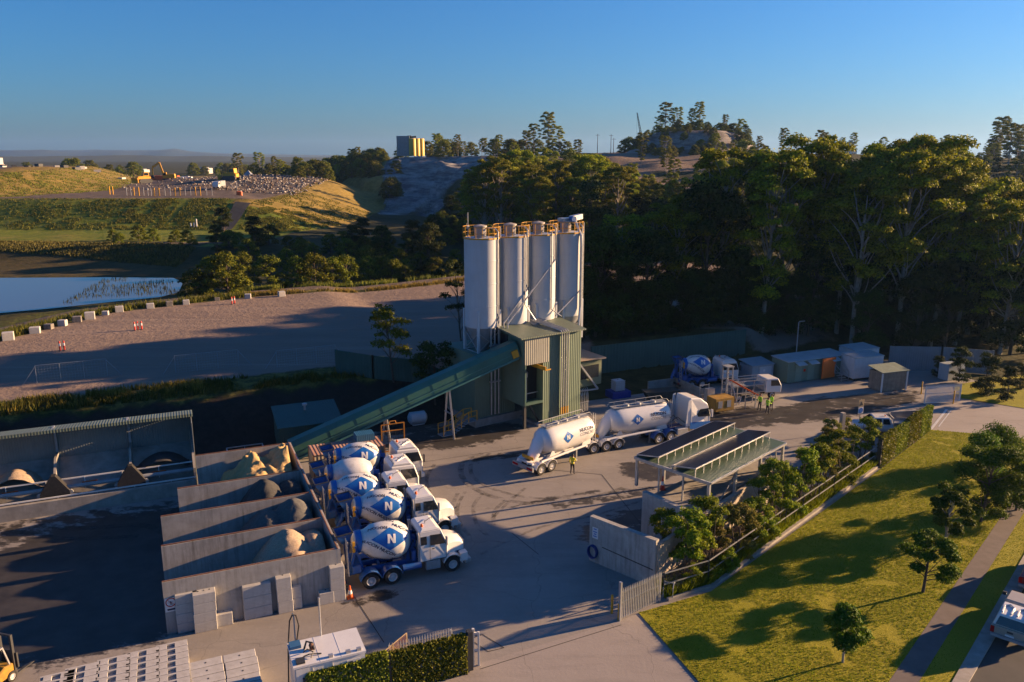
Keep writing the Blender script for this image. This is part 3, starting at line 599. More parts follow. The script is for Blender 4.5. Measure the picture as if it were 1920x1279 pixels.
ridge(1000,400,15,gums[2],'left one of the open crowned gums standing on the skyline hill','open gums on the skyline hill'); ridge(1025,398,20,gums[0],'tallest open crowned gum on the skyline hill above the silos','open gums on the skyline hill'); ridge(1047,402,14,gums[4],'right one of the open crowned gums standing on the skyline hill','open gums on the skyline hill'); ridge(985,405,12,gums[1],'short gum left of the open skyline gums','open gums on the skyline hill')
for px in (1030,1045,1060): ridge(px,392,6,darks[0] if False else bushes[0],'dark round bush under the skyline gums','dark bushes under the skyline gums')
for k in range(60):
    px=rnd.uniform(1195,1410); ridge(px,rnd.uniform(345,372),rnd.uniform(2.2,4.5),bushes[k%3],'low scrub bush on the face of the bare mound','scrub bushes on the bare mound')
for px,H_ in ((1238,15),(1228,11),(1258,12),(1250,8)): ridge(px,388,H_,gums[(px)%5],'tall ragged gum on the bare mound right of the crane','ragged gums on the bare mound')
for px,H_ in ((1285,11),(1300,14),(1345,9),(1375,13),(1390,10),(1410,8)): ridge(px,385,H_,gums[px%5],'sparse gum standing along the top of the bare mound','sparse gums along the bare mound')
for px in range(1215,1400,7): ridge(px,rnd.uniform(376,392),rnd.uniform(3,6),bushes[px%3],'low bush along the rim of the bare mound','low bushes along the bare mound')
for px in range(1165,1215,9): ridge(px,390,rnd.uniform(6,9),bushes[px%3],'dark bushy tree at the foot of the crane','dark bushes below the crane')
for k in range(62):
    y=rnd.uniform(174,238); px=rnd.uniform(1000,1420); x=(px-960)/FPX*y; p_=rnd.choice(gums+darks)
    place(p_,x,y,tilt(x,y)-.2,rnd.uniform(0,6.28),rnd.uniform(.72,1.0)*hfor(px,y,np.interp(px,[1000,1060,1110,1150,1180,1250,1300,1350,1420],[300,300,282,300,330,338,330,300,280]),tilt(x,y))/(24 if p_ in gums else 14),'eucalypt in the wooded belt between the dark front trees and the hillside','eucalypts in the middle belt')
HS='trees on the hillside behind the forest'
for k in range(110):
    px=rnd.uniform(960,1440); y=rnd.uniform(178,330); x=(px-960)/FPX*y
    if y>265 and px>1090 and rnd.random()<.7: continue
    o=place(rnd.choice(bushes+gums),x,y,tilt(x,y)-.3,rnd.uniform(0,6.28),1.,'yellow green tree on the hillside between forest and skyline',HS)
    sc_=rnd.uniform(.9,1.7) if 'bushy' in o.name else rnd.uniform(.38,.62); o.scale=(sc_,)*3
for k in range(170):
    px=rnd.uniform(1380,2050) if k<100 else rnd.uniform(1740,2080); y=rnd.uniform(215,420); x=(px-960)/FPX*y; 
    H_=rnd.uniform(9,15)*(1.2 if px>1830 else .8); p_=gums[k%5] if k%3==0 else darks[k%2]; H_*=1 if k%3==0 else .55*24/13; place(p_,x,y,tilt(x,y)-.3,rnd.uniform(0,6.28),H_/24,'hazy dark tree on the far hill right of the forest','hazy trees on the far right hill')
FG='trees on the plain beyond the landfill'
for k in range(46):
    px=rnd.choice([rnd.uniform(-60,130),rnd.uniform(160,280),rnd.uniform(370,480),rnd.uniform(-40,560)]); y=rnd.uniform(520,760); x=(px-960)/FPX*y; z_=tilt(x,y)
    place(rnd.choice(bushes),x,y,z_-.3,rnd.uniform(0,6.28),rnd.uniform(1.0,1.9),'dark distant tree on the plain beyond the landfill',FG)
for px,H_ in ((457,17),(498,16),(525,13),(565,12),(420,9)): 
    y=520; x=(px-960)/FPX*y; place(gums[px%5],x,y,tilt(x,y),1.,H_/24,'lone taller tree on the horizon behind the landfill','lone trees on the horizon behind the landfill')
# lawn trees
for k,(px,py,H_,sp,lab,n) in enumerate(((1580,1243,3.1,1.05,'small upright tree with thin trunk nearest the camera on the lawn',5200),(1730,1112,3.7,1.75,'wide spreading tree with forked trunk on the lawn beside the footpath',7000),(1771,1025,3.9,1.55,'round tree with pale trunk between the spreading tree and the big dark trees',7000),(1838,980,5.6,3.3,'largest dark dense tree on the lawn',12000),(1905,958,4.6,2.2,'dark dense tree at the photo edge beside the footpath',8000),(1838,895,3.4,1.8,'dark low tree behind the largest lawn tree',6000),(1868,868,3.2,1.4,'farthest small dark tree on the lawn near the road',5000))):
    t_=tree('lawn_tree',lab,'tree',300+k,H_,sp,.36 if k<3 else .1,15 if k<3 else 26,.5 if k<3 else .8,int(n*1.7),.125,M['leaf_lawn'],M['gum'] if k in(0,2) else M['bark'],.06 if k==0 else .09,.75,0,shape='bushy',multi=1)
    x,y,_=G(px,py); t_.location=(x,y,.05)
# garden shrubs along the fence
shr=[tree('garden_shrub','x','shrub',400+k,[4.1,3.3,2.6,3.8][k],[1.1,.95,.9,1.05][k],.02,18,.42,[5200,4600,3600,4800][k],.12,M['leaf_shrub'] if k in(0,3) else M['leaf_olive'] if k==1 else M['leaf_shrub'],M['bark'],.05,.9,shape='bushy',multi=2) for k in range(4)]
SH=[(1290,1095,1.15,0),(1330,1075,1.2,3),(1262,1065,.95,0),(1352,1055,.9,1),(1395,1045,1.05,1),(1420,1020,.9,2),(1440,1005,1.0,3),(1470,985,1.15,0),(1505,960,1.2,3),(1530,945,1.1,0),(1485,950,.9,1),(1555,920,1.0,1),(1590,905,1.05,3),(1575,880,.95,2),(1622,875,1.0,0),(1560,860,.8,1),(1600,850,.6,1),(1640,855,.65,3),(1380,1075,.6,2),(1460,1010,.6,2),(1310,1100,.55,2),(1590,822,.6,1),(1565,838,.75,1),(1430,1020,.8,3),(1515,955,.8,0),(1560,900,.85,0)]
lk=['leafy green','leafy green','short green','tall green']; 
for k,(px,py,s,v_) in enumerate(SH):
    x,y,_=G(px,py,.2); x-=.32; y+=.34; where='nearest the sliding gate' if px<1300 else 'below the solar carport' if px<1460 else 'midway along the railing fence' if px<1560 else 'near the ivy covered wall'
    lab='olive brown shrub in the bed behind the railing fence, '+where if v_==1 else lk[v_]+' shrub in the bed behind the railing fence, '+where
    place(shr[v_],x,y,.05,rnd.uniform(0,6.28),s,lab,'garden shrubs behind the railing fence, '+where+(' (olive)' if v_==1 else ' ('+lk[v_]+')'))
gf=[G(*p) for p in ((1252,1126),(1336,1100),(1480,995),(1645,876))]
P=[]
for a,b_ in zip(gf[:-1],gf[1:]):
    a,b_=np.array(a),np.array(b_); n_=int(np.linalg.norm(b_-a)*420); t_=rng.random(n_)[:,None]; d=(b_-a)/np.linalg.norm(b_-a); nn=np.array([-d[1],d[0],0]); P.append(a+(b_-a)*t_+nn*(.15+1.1*rng.random(n_)**1.5)[:,None])
P=np.vstack(P); P[:,2]=.03; blades('ground_cover',P,.55,.10,M['leaf_shrub'],.8,12)
# ================================================================ batching tower, silos, conveyor
TA=R(35); TO=(-3.25,71.25)
def TP(a,b,z=0.): return (TO[0]+a*math.cos(TA)-b*math.sin(TA),TO[1]+a*math.sin(TA)+b*math.cos(TA),z)
tw=T('batching_tower','green clad concrete batching tower with tall doorway and roof under four silos','plant building',TP(0,0),TA)
w=MB(); w.box(-.15,10.2,.1,6.3,-.1,.75); w.box(4.9,10.15,-3.05,.1,-.1,.25); w.build('plinth',M['concrete'],tw)
w=MB(); w.box(0,4.6,.4,6.0,.75,7.0); w.build('wall',M['green'],tw)            # low left block
w=MB()                                                              # right block, full height, with open doorway in the upper storey
w.box(5.35,9.9,-3.1,-2.95,.25,8.85); w.box(3.1,3.2,-3.1,5.6,2.35,8.85); w.box(3.2,5.35,-3.1,-2.95,6.3,8.85); w.box(9.8,9.9,-2.95,5.6,.25,8.85)
w.box(3.2,9.8,5.5,5.6,.25,8.85); w.box(5.35,5.5,-2.95,.4,.25,6.2); w.box(3.2,5.35,-2.95,.4,2.35,2.5); w.build('wall',M['green'],tw)
w=MB(); w.box(3.22,6.0,-3.16,-3.102,6.25,8.8); w.build('panel',mat('pale_cladding',(.34,.34,.29),.5,.1,.6,streak=.5,rib=.22),tw)
w=MB(); w.box(3.28,5.3,-3.18,-2.9,2.38,2.62); w.box(3.2,3.34,-3.18,-2.97,2.35,6.3); w.build('door_frame',M['greenplain'],tw)
w=MB(); w.box(3.22,5.34,-2.1,-2.0,2.5,6.28); w.build('interior_shade_panel',mat('interior_shade',(.02,.018,.016),.9),tw)  # near-black panel, painted as the shade inside the doorway
w=MB(); w.tube([(3.9,-2.4,2.5),(3.9,-2.4,4.9)],.08); w.tube([(3.9,-2.4,4.9),(3.85,-2.5,5.4)],.14); w.box(3.3,5.2,-2.5,-2.45,3.25,3.33); w.build('machinery',M['galv'],tw)
w=MB(); w.bar((4.6,-1.2,6.0),(4.6,-4.5,6.05),.10,.34); w.bar((4.6,-4.45,5.9),(5.2,-4.45,5.92),.08,.1); w.build('hoist_beam',M['yellow'],tw)
w=MB(); w.bar((3.5,-2.7,0),(3.5,-2.7,2.35),.24); w.bar((4.1,-2.6,2.3),(5.3,-2.5,.3),.14); w.build('post',M['dark'],tw)
w=MB(); w.add([(2.55,-3.45,8.80),(10.25,-3.45,8.80),(10.25,2.2,9.42),(2.55,6.0,9.75),(2.55,-3.45,8.93),(10.25,-3.45,8.93),(10.25,2.2,9.55),(2.55,6.0,9.88)],[(3,2,1,0),(4,5,6,7),(0,1,5,4),(1,2,6,5),(2,3,7,6),(3,0,4,7)]); w.build('roof',M['greenroof'],tw)
w=MB(); w.prism([(6.2,9.1),(7.6,9.18),(7.6,9.62),(6.2,9.3)],-.6,.6); w.build('roof_vent',M['grey'],tw)
w=MB(); w.box(3.02,3.09,-.6,3.2,7.4,8.7); w.build('window',M['glass'],tw)
w=MB()
for k in range(4): # four filler pipes down the front, over the roof edge
    a=7.3+k*.27; w.tube([(a,-3.38,1.55),(a,-3.38,8.9),(a-.02,-3.22,9.06),(a-.9,0.3,9.62)],.06,6)
for k in range(3): a=1.75+k*.42; w.tube([(a,.24,.9),(a,.24,9.3)],.075,6)
w.box(1.6,2.75,.1,.34,4.1,4.22); w.box(1.6,2.75,.1,.34,7.6,7.72); w.build('filler_pipe',M['galv'],tw)
w=MB()
for k in range(4): w.tube([(7.3+k*.27,-3.38,.9),(7.3+k*.27,-3.38,1.6)],.072,6)
w.build('pipe_coupling',M['yellow'],tw)
w=MB()
for k in range(7): a=10.0+k*.22; w.tube([(a,-2.6,.3),(a,-2.6,2.0),(a+.25,-2.2,2.5),(a+.5,-1.5,2.62)],.05,5)
w.bar((9.95,-2.68,1.3),(11.4,-2.68,1.3),.05); w.build('pipe_rack',M['galv'],tw)
# control room hung on the right side
w=MB(); w.box(9.92,13.2,-2.4,1.4,2.75,5.3); cr=w.build('control_room',mat('olive_cladding',(.17,.20,.12),.55,.1,.7,streak=.3),tw)
w=MB(); w.add([(9.92,-2.75,5.55),(13.5,-2.75,5.36),(13.5,1.7,5.5),(9.92,1.7,5.9),(9.92,-2.75,5.67),(13.5,-2.75,5.48),(13.5,1.7,5.62),(9.92,1.7,6.02)],[(3,2,1,0),(4,5,6,7),(0,1,5,4),(1,2,6,5),(2,3,7,6),(3,0,4,7)]); w.build('roof',mat('rust_tinted_roof',(.30,.21,.15),.7,.2,.8,col2=(.36,.30,.24)),cr)
w=MB(); w.box(10.2,12.8,-2.45,-2.38,3.55,4.85); w.box(13.18,13.24,-1.9,.9,3.55,4.85); w.build('window',M['glass'],cr)
w=MB(); w.bar((9.95,-2.6,5.5),(12.6,-2.6,2.35),.16); w.bar((12.6,-2.6,2.35),(9.95,-2.6,2.5),.14); w.build('brace',M['grey'],tw)
w=MB(); w.box(9.95,12.2,2.2,4.6,7.0,7.12)
for p,q in (((9.95,2.2),(12.2,2.2)),((12.2,2.2),(12.2,4.6)),((12.2,4.6),(9.95,4.6))):
    for zz_ in (7.6,8.15): w.bar((*p,zz_),(*q,zz_),.05)
    for s_ in (0,.5,1): x_,y_=p[0]+(q[0]-p[0])*s_,p[1]+(q[1]-p[1])*s_; w.bar((x_,y_,7.1),(x_,y_,8.15),.05)
w.bar((11.2,3.4,0),(11.2,3.4,7),.3); w.build('platform',M['galv'],tw)
# silos
sp=[(1.85+3.34*k,1.9) for k in range(4)]
labs=['leftmost white cement silo standing on open legs with an antenna','second white cement silo from the left, rising behind the tower roof','third white cement silo from the left, with a long diagonal pipe','rightmost white cement silo with grey ducting on top']
for k,(a,b_) in enumerate(sp):
    z0,z1,r_=9.35,17.55,1.63
    si=T('cement_silo',labs[k],'silo',TP(a,b_),TA,'cement silos over the batching tower')
    w=MB(); w.lathe([(r_,z0),(r_,z1-.02),(r_+.05,z1),(r_+.05,z1+.06),(0,z1+.22)],48); body=w.build('shell',M['silo'],si,True)
    for zs_ in (z0+2.0,z0+4.1,z0+6.2): w=MB(); w.lathe([(r_+.004,zs_),(r_+.018,zs_+.02),(r_+.018,zs_+.05),(r_+.004,zs_+.07)],48,cap=False); w.build('weld_seam',M['silo'],body,True)
    w=MB(); w.lathe([(.3,6.55),(r_,z0-.001)],32); w.build('cone',M['grey'],si,True)
    for sx in(-1,1):
        for sy in(-1,1):
            w=MB(); w.box(sx*1.2-.11,sx*1.2+.11,sy*1.2-.11,sy*1.2+.11,6.95,z0+1.6); w.build('leg',M['silo'],si)
    w=MB()
    for p,q in (((-1.2,-1.2),(1.2,-1.2)),((1.2,-1.2),(1.2,1.2)),((1.2,1.2),(-1.2,1.2)),((-1.2,1.2),(-1.2,-1.2))):
        w.bar((*p,7.1),(*q,8.9),.07); w.bar((*q,7.1),(*p,8.9),.07); w.bar((*p,7.0),(*q,7.0),.10)
    w.build('cross_bracing',M['galv'],si)
    w=MB(); n_=18
    for zz_ in (z1+.55,z1+1.1): w.tube([((r_+.08)*math.cos(t_*2*math.pi/n_),(r_+.08)*math.sin(t_*2*math.pi/n_),zz_) for t_ in range(n_+1)],.024,5)
    for t_ in range(0,n_): x_,y_=(r_+.08)*math.cos(t_*2*math.pi/n_),(r_+.08)*math.sin(t_*2*math.pi/n_); w.bar((x_,y_,z1),(x_,y_,z1+1.1),.032)
    for t_ in range(n_):
        a0,a1=t_*2*math.pi/n_,(t_+1)*2*math.pi/n_; q=r_+.08; w.add([(q*math.cos(a0),q*math.sin(a0),z1+.02),(q*math.cos(a1),q*math.sin(a1),z1+.02),(q*math.cos(a1),q*math.sin(a1),z1+.14),(q*math.cos(a0),q*math.sin(a0),z1+.14)],[(0,1,2,3)])
    w.build('guard_rail',M['yellow'],si)
    w=MB(); w.lathe([(.55,z1+.1),(.55,z1+1.05),(.62,z1+1.07),(.62,z1+1.2),(.1,z1+1.32),(0,z1+1.32)],16,Mx((-.25,-.2,0))); w.build('dust_filter',mat('filter_housing',(.42,.38,.34),.7,.15,2,dirt=.4),si,True)
    # filler pipe from the top down the front of the shell
    ang=R(-62); px_,py_=(r_+.1)*math.cos(ang),(r_+.1)*math.sin(ang); w=MB()
    P_=[(px_*.4,py_*.4,z1+1.0),(px_*.8,py_*.8,z1+1.0),(px_,py_,z1+.7)]
    if k==0: P_+=[(px_,py_,9.2)]
    if k==1: P_+=[(px_,py_,12.6),(px_-2.9,py_-.25,9.7),(px_-2.95,py_-.3,9.0)]
    if k==2: P_+=[(px_,py_,15.2),(px_-6.0,py_-.6,9.7),(px_-6.1,py_-.65,9.0)]
    if k==3: P_+=[(px_,py_,12.0),(px_-3.6,py_-.5,9.75)]
    w.tube(P_,.07,6); w.build('filler_pipe',M['galv'],si)
    ang=R(-28); px_,py_=(r_+.14)*math.cos(ang),(r_+.14)*math.sin(ang); w=MB(); wx,wy=-math.sin(ang)*.2,math.cos(ang)*.2
    for s_ in(-1,1): w.bar((px_+s_*wx,py_+s_*wy,9.6),(px_+s_*wx,py_+s_*wy,z1+1.0),.045)
    zz_=9.8
    while zz_<z1+.9: w.bar((px_-wx,py_-wy,zz_),(px_+wx,py_+wy,zz_),.03); zz_+=.35
    w.build('ladder',M['galv'],si)
    if k==0:
        w=MB(); w.bar((-1.2,.4,z1),(-1.2,.4,z1+2.4),.05); w.box(-1.3,-1.1,.3,.5,z1+.9,z1+1.2); w.build('antenna',M['galv'],si)
    if k==3:
        w=MB(); w.box(-.7,.7,-.5,.5,z1+1.1,z1+1.45); w.bar((.6,0,z1+1.35),(2.1,.3,z1+1.5),.55,.5); w.tube([(.3,-1.0,z1+1.2),(.5,-1.75,z1-.2),(.5,-1.8,z1-1),(.5,-1.8,z0+.9),(.1,-2.1,z0-1.0)],.14,8); w.build('ducting',M['galv'],si)
        w=MB(); w.lathe([(0,-.25),(.3,-.25),(.3,.25),(0,.25)],16,Mx((.25,-.7,z1+1.35),R(90))); w.build('fan',M['blue'],si,True)
    if k in (1,2):
        w=MB()
        ang=R(-75 if k==1 else -82); q=r_+.09
        w.tube([(q*math.cos(ang),q*math.sin(ang),z1+.3),(q*math.cos(ang),q*math.sin(ang),11.2 if k==1 else 10.4),(q*math.cos(ang)+.9,q*math.sin(ang)-.5,9.65)],.06,6); w.build('vent_pipe',M['galv'],si)
# conveyor gallery
A=Vector(TP(3.0,-1.9,6.9)); gx,gy,_=G(566,848,.5); Bv=Vector((gx+1.6,gy+2.2,.35)); Bv=Vector(G(572,830,1.4)); Bv.z=.55
cv=T('conveyor_gallery','long green enclosed conveyor sloping from the ground up into the tower','conveyor',(Bv.x,Bv.y,0),0)
d=(A-Bv); Lc=d.length; mx=Matrix.Translation((0,0,Bv.z))@d.to_track_quat('X','Z').to_matrix().to_4x4()
w=MB(mx); w.prism([(-.75,0),(.75,0),(.75,1.15),(.45,1.55),(-.45,1.55),(-.75,1.15)],-1.0,Lc+.3,axis='x')
for k in range(1,int(Lc/2.4)): w.prism([(-.77,.02),(.77,.02),(.77,1.16),(.46,1.575),(-.46,1.575),(-.77,1.16)],k*2.4,k*2.4+.07,axis='x')
w.build('gallery',M['conv'],cv)
w=MB(mx); w.box(-1,Lc,-.86,-.76,-.05,.10); w.box(-1,Lc,.76,.86,-.05,.10); w.box(-1,Lc,-.8,-.755,.52,.58); w.build('side_beam',mat('conveyor_edge',(.07,.22,.20),.5),cv)
for f in (.36,.66):
    p=mx@Vector((Lc*f,0,-.05)); w=MB(); w.bar((p.x-.5,p.y+.6,-.02),(p.x-.1,p.y+.5,p.z),.16); w.bar((p.x+.5,p.y-.6,-.02),(p.x+.15,p.y-.55,p.z),.16); w.bar((p.x-.4,p.y+.55,p.z*.5),(p.x+.4,p.y-.58,p.z*.5),.1); w.build('support_post',M['galv'],cv)
w=MB(mx); w.box(Lc-.5,Lc+.1,-.9,-.7,.2,.9); w.build('drive_guard',M['yellow'],cv)
# yellow stairs at the tower's left foot
st=T('access_stairs','yellow railed steel steps at the left foot of the tower','stairs',TP(-.4,.6),TA)
w=MB()
for k in range(5): w.box(-2.4+k*.3,-2.1+k*.3,-1.0,0,.1+k*.16,.16+k*.16)
w.box(-3.6,-2.4,-1.0,0,.02,.08); w.box(-.9,.2,-1.0,.0,.85,.91); w.build('steps',M['grey'],st)
for y_ in(-1.0,0.):
    w=MB(); 
    for x_,z_ in ((-3.5,.05),(-2.4,.1),(-1.6,.5),(-.8,.9),(.1,.9)): w.bar((x_,y_,z_),(x_,y_,z_+1.0),.06)
    for dz in (.5,1.0): 
        for (x0,z0),(x1,z1_) in (((-3.5,.05),(-2.4,.1)),((-2.4,.1),(-.8,.9)),((-.8,.9),(.1,.9))): w.bar((x0,y_,z0+dz),(x1,y_,z1_+dz),.05)
    w.build('handrail',M['yellow'],st)
# yellow mesh gate by the cab-over trucks
x,y,_=G(738,846); fr=T('safety_cage','orange yellow mesh safety gate frame under the conveyor','gate frame',(x,y,0),TH)
w=MB()
for x_ in(-1.0,1.0): w.bar((x_,0,0),(x_,0,2.5),.10)
for z_ in(.05,1.9,2.5): w.bar((-1,0,z_),(1,0,z_),.08)
w.tube([(-.3,0,2.5),(-.25,0,2.75),(.25,0,2.75),(.3,0,2.5)],.04,6); w.build('frame',mat('cage_orange',(.50,.20,.02),.6,.2,3),fr)
w=MB()
for k in range(9): w.bar((-.9+k*.225,0,.05),(-.9+k*.225,0,1.9),.02)
for k in range(7): w.bar((-1,0,.2+k*.25),(1,0,.2+k*.25),.02)
w.build('mesh',M['dark'],fr)
x,y,_=G(783,795); pt=tag(MB().tube([(-.9,0,.65),(-.7,0,.65),(.7,0,.65),(.9,0,.65)],[.3,.6,.6,.3],14).box(-.6,.6,-.4,.4,0,.1).build('storage_tank',M['tank'],None,True,(x,y,0),TH),'pale horizontal tank on the ground behind the conveyor post','tank')
# ================================================================ aggregate hopper shed
hs=T('hopper_shed','grey roofed row of aggregate hoppers with white rails at the yard edge','hopper shed',S(-16,61.3),TH)
L0,L1=-6.,16.55
w=MB(); w.box(L0,L1,.0,.35,0,1.05); w.build('front_kerb',M['concrete'],hs)
w=MB(); w.box(L0,L1,4.6,4.75,0,5.1); w.build('back_wall',M['greywall'],hs)
w=MB(); w.add([(L0,2.9,5.35),(L1+.2,2.9,5.35),(L1+.2,4.95,5.05),(L0,4.95,5.05),(L0,2.9,5.43),(L1+.2,2.9,5.43),(L1+.2,4.95,5.13),(L0,4.95,5.13)],[(3,2,1,0),(4,5,6,7),(0,1,5,4),(1,2,6,5),(2,3,7,6),(3,0,4,7)]); w.box(L0,L1+.2,2.84,2.9,5.2,5.43); w.build('roof',M['greenroof'],hs)
BX=[-2.8,2.0,7.1,12.1,16.5]
for j,x_ in enumerate(BX[:-1]+[16.5]):
    w=MB(); w.prism([(1.6,.9),(4.6,.9),(4.6,3.2),(3.0,3.2),(1.6,2.3)],x_-.08,x_+.08,axis='x') if j<4 else w.prism([(.35,.0),(4.6,.0),(4.6,3.6),(2.4,3.2),(.35,1.9)],x_-.08,x_+.08,axis='x'); w.build('divider',M['concrete'],hs)
    if j<4:
        w=MB(); w.bar((x_,4.5,0),(x_,4.5,5.1),.16); w.bar((x_,4.5,5.2),(x_,2.95,5.32),.14); w.bar((x_,3.0,5.3),(x_,3.0,5.3),.1); w.build('post',M['grey'],hs)
        w=MB(); w.prism([(x_-.95,.9),(x_+.95,.9),(x_+.95,1.35),(x_+.14,2.6),(x_-.14,2.6),(x_-.95,1.35)],.75,1.3); w.build('chute',M['rubber'],hs)
        for dx in(-.95,.95):
            w=MB(); w.lathe([(.0,-.1),(.22,-.1),(.22,.1),(0,.1)],10,Mx((x_+dx,.9,1.2),R(90))); w.build('roller',M['galv'],hs)
w=MB(); 
for a,b_ in zip([L0]+BX[:-1],BX):   # sloping bin floors
    w.add([(a+.1,1.7,1.25),(b_-.1,1.7,1.25),(b_-.1,4.55,2.7),(a+.1,4.55,2.7)],[(0,1,2,3)]); w.add([(a+.1,1.5,.4),(b_-.1,1.5,.4),(b_-.1,1.7,1.25),(a+.1,1.7,1.25)],[(0,1,2,3)])
w.build('bin_floor',M['concrete'],hs)
w=MB(); 
for z_,y_ in ((2.0,1.55),(1.18,.35)): w.bar((L0,y_,z_),(L1,y_,z_),.09)
x_=L0
while x_<L1: w.bar((x_,1.5,1.1),(x_,1.5,2.0),.05); w.bar((x_+.8,.4,1.0),(x_+.8,.4,1.2),.05); x_+=2.5
w.build('rail',M['white'],hs)
w=MB(); w.tube([(L0,1.2,1.5),(L1,1.2,1.5)],.16,8); w.build('pipe',M['grey'],hs)
w=MB()
for a,b_ in zip([L0]+BX[:-1],BX): w.box((a+b_)/2-.8,(a+b_)/2+.2,1.46,1.5,1.35,1.65)
w.build('nameplate',M['orange'],hs)
w=MB(); w.box(L1+.02,L1+.10,1.6,4.6,0,5.05); w.build('end_wall',M['greywall'],hs)  # full-height end panel, added to keep the low sun off the back wall
# piles
def pile(name,label,cx,cv,ru,rv,h,m,seed,z=0.,base=S,clip=None,peaks=((0,0,1),),wide=2.6,lump=.09):
    n=40; r=np.random.default_rng(seed); a=np.linspace(-1,1,n); A_,B_=np.meshgrid(a,a); hh=np.zeros_like(A_)
    for (pa,pb,ph) in peaks: hh=np.maximum(hh,ph*np.clip(1-np.hypot((A_-pa)/(.95),(B_-pb)/wide)**1.5,0,1))
    hh=hh*(1+.0*A_)+(fbm((A_+seed)*ru,(B_+3)*rv,.9,seed)-.5)*lump*(1 if lump<.2 else 1.4)*(hh>0.02)+(fbm((A_+seed)*ru,(B_+3)*rv,.2,seed)-.5)*.05; hh=np.clip(hh,0,None)*h; ed=np.minimum(1,(1-np.maximum(abs(A_),abs(B_)*.0))*12); hh*=ed
    V=np.stack([A_.ravel()*ru,B_.ravel()*rv,hh.ravel()-.02],1); ii=(np.arange(n-1)[:,None]*n+np.arange(n-1)[None]).ravel(); o=npmesh(name,V,np.stack([ii,ii+1,ii+1+n,ii+n],1),m); o.data.polygons.foreach_set('use_smooth',[True]*len(o.data.polygons))
    o.location=base(cx,cv,z); o.rotation_euler=(0,0,TH); return tag(o,label,'aggregate pile')
gravelm=mat('crushed_gravel',(.30,.22,.15),.95,.3,9,col2=(.50,.38,.27),bump=.03,bscale=12); sandm=mat('yellow_sand',(.50,.34,.15),.95,.15,4,bump=.03,bscale=5); darkm=mat('dark_aggregate',(.055,.053,.052),.95,.3,9,bump=.03,bscale=12); greym=mat('grey_aggregate',(.085,.082,.08),.95,.3,9,col2=(.14,.135,.125),bump=.03,bscale=12)
pile('gravel_heap','pale gravel heap in the hopper nearest the photo edge',-16+4.5,63.9,1.9,1.1,1.1,gravelm,3,1.7); pile('aggregate_heap','flat black aggregate heap in the hopper beside the storage bays',-16+14.3,63.9,1.9,1.1,.8,darkm,5,1.8)
# ================================================================ storage bays
sb=T('storage_bays','stained concrete storage bays in four compartments open to the yard','storage bay',S(0,42.2),TH)
HB=3.05
VB=[(-1.78,0.),(-1.8,4.35),(-1.8,8.55),(-.75,12.75),(.65,18.75)]
for k,(u0,v0) in enumerate(VB):
    w=MB(); w.box(u0,7.42,v0,v0+.2,-.02,HB if k else HB+.02); w.build('divider_wall',M['wallc'],sb)
w=MB(); w.box(7.42,7.62,-.002,18.96,-.02,HB+.03); w.build('back_wall',M['wallc'],sb)
w=MB()
for k,(u0,v0) in enumerate(VB): w.box(u0,7.3,v0+.04,v0+.10,HB+.02,HB+.07)
w.box(7.44,7.50,0,18.9,HB+.03,HB+.09); w.build('cap_pipe',M['rust'],sb)
pile('aggregate_pile','pale brown gravel pile in the bay nearest the camera',4.3,44.5,3.05,2.05,3.6,gravelm,7,peaks=((.25,0,1),(.75,.1,.85)))
pile('aggregate_pile','grey double humped aggregate pile in the second storage bay from the camera',4.4,48.8,2.95,1.95,3.4,greym,9,peaks=((.0,0,.9),(.55,.1,1.05)))
pile('aggregate_pile','dark aggregate pile in the third storage bay from the camera',4.6,53.1,2.75,1.95,3.4,darkm,11,peaks=((.05,-.1,1.05),(.7,.1,.9)))
pile('sand_pile','lumpy golden sand pile in the farthest storage bay',4.4,58.1,2.9,2.7,3.7,sandm,13,peaks=((.05,-.1,.95),(.45,-.45,.85),(.75,.1,1.0),(-.35,-.5,.6)),lump=.3)
# sign on the bay wall
def text2d(s,size=1.,bold=0.,grid=0.,align='CENTER',shear=0.):
    cu_=bpy.data.curves.new('lettering','FONT'); cu_.body=s; cu_.size=size; cu_.align_x=align; cu_.align_y='CENTER'; cu_.offset=bold; cu_.shear=shear; cu_.resolution_u=2
    o=bpy.data.objects.new('lettering',cu_); COL.objects.link(o); dg=bpy.context.evaluated_depsgraph_get(); me=bpy.data.meshes.new_from_object(o.evaluated_get(dg)); bpy.data.objects.remove(o); bpy.data.curves.remove(cu_)
    bm=bmesh.new(); bm.from_mesh(me); bpy.data.meshes.remove(me); out=bm2(bm,grid); bm.free(); return out
def bm2(bm,grid):
    if grid:
        for ax in(0,1):
            lo=min(v.co[ax] for v in bm.verts); hi=max(v.co[ax] for v in bm.verts); q=math.floor(lo/grid)*grid+grid
            while q<hi:
                n_=Vector((0,0,0)); n_[ax]=1; c_=Vector((0,0,0)); c_[ax]=q; bmesh.ops.bisect_plane(bm,geom=bm.verts[:]+bm.edges[:]+bm.faces[:],plane_co=c_,plane_no=n_); q+=grid
    bm.verts.index_update(); return [tuple(v.co) for v in bm.verts],[tuple(v.index for v in f.verts) for f in bm.faces]
def poly2d(pts,grid=0.):
    bm=bmesh.new(); bm.faces.new([bm.verts.new((a,b,0)) for a,b in pts]); out=bm2(bm,grid); bm.free(); return out
def decal(name,m,parent,parts,fn):
    w=MB()
    for (V,Fc) in parts: w.add([fn(p[0],p[1]) for p in V],Fc)
    return w.build(name,m,parent)
def rot2(part,ang,dx,dy):
    V,Fc=part; c_,s_=math.cos(ang),math.sin(ang); return [(p[0]*c_-p[1]*s_+dx,p[0]*s_+p[1]*c_+dy,0) for p in V],Fc
x,y,_=S(-1.45,42.19,1.55); sg=T('warning_sign','white no entry pictogram sign fixed to the end of the bay wall','sign',(x,y,1.75),TH)
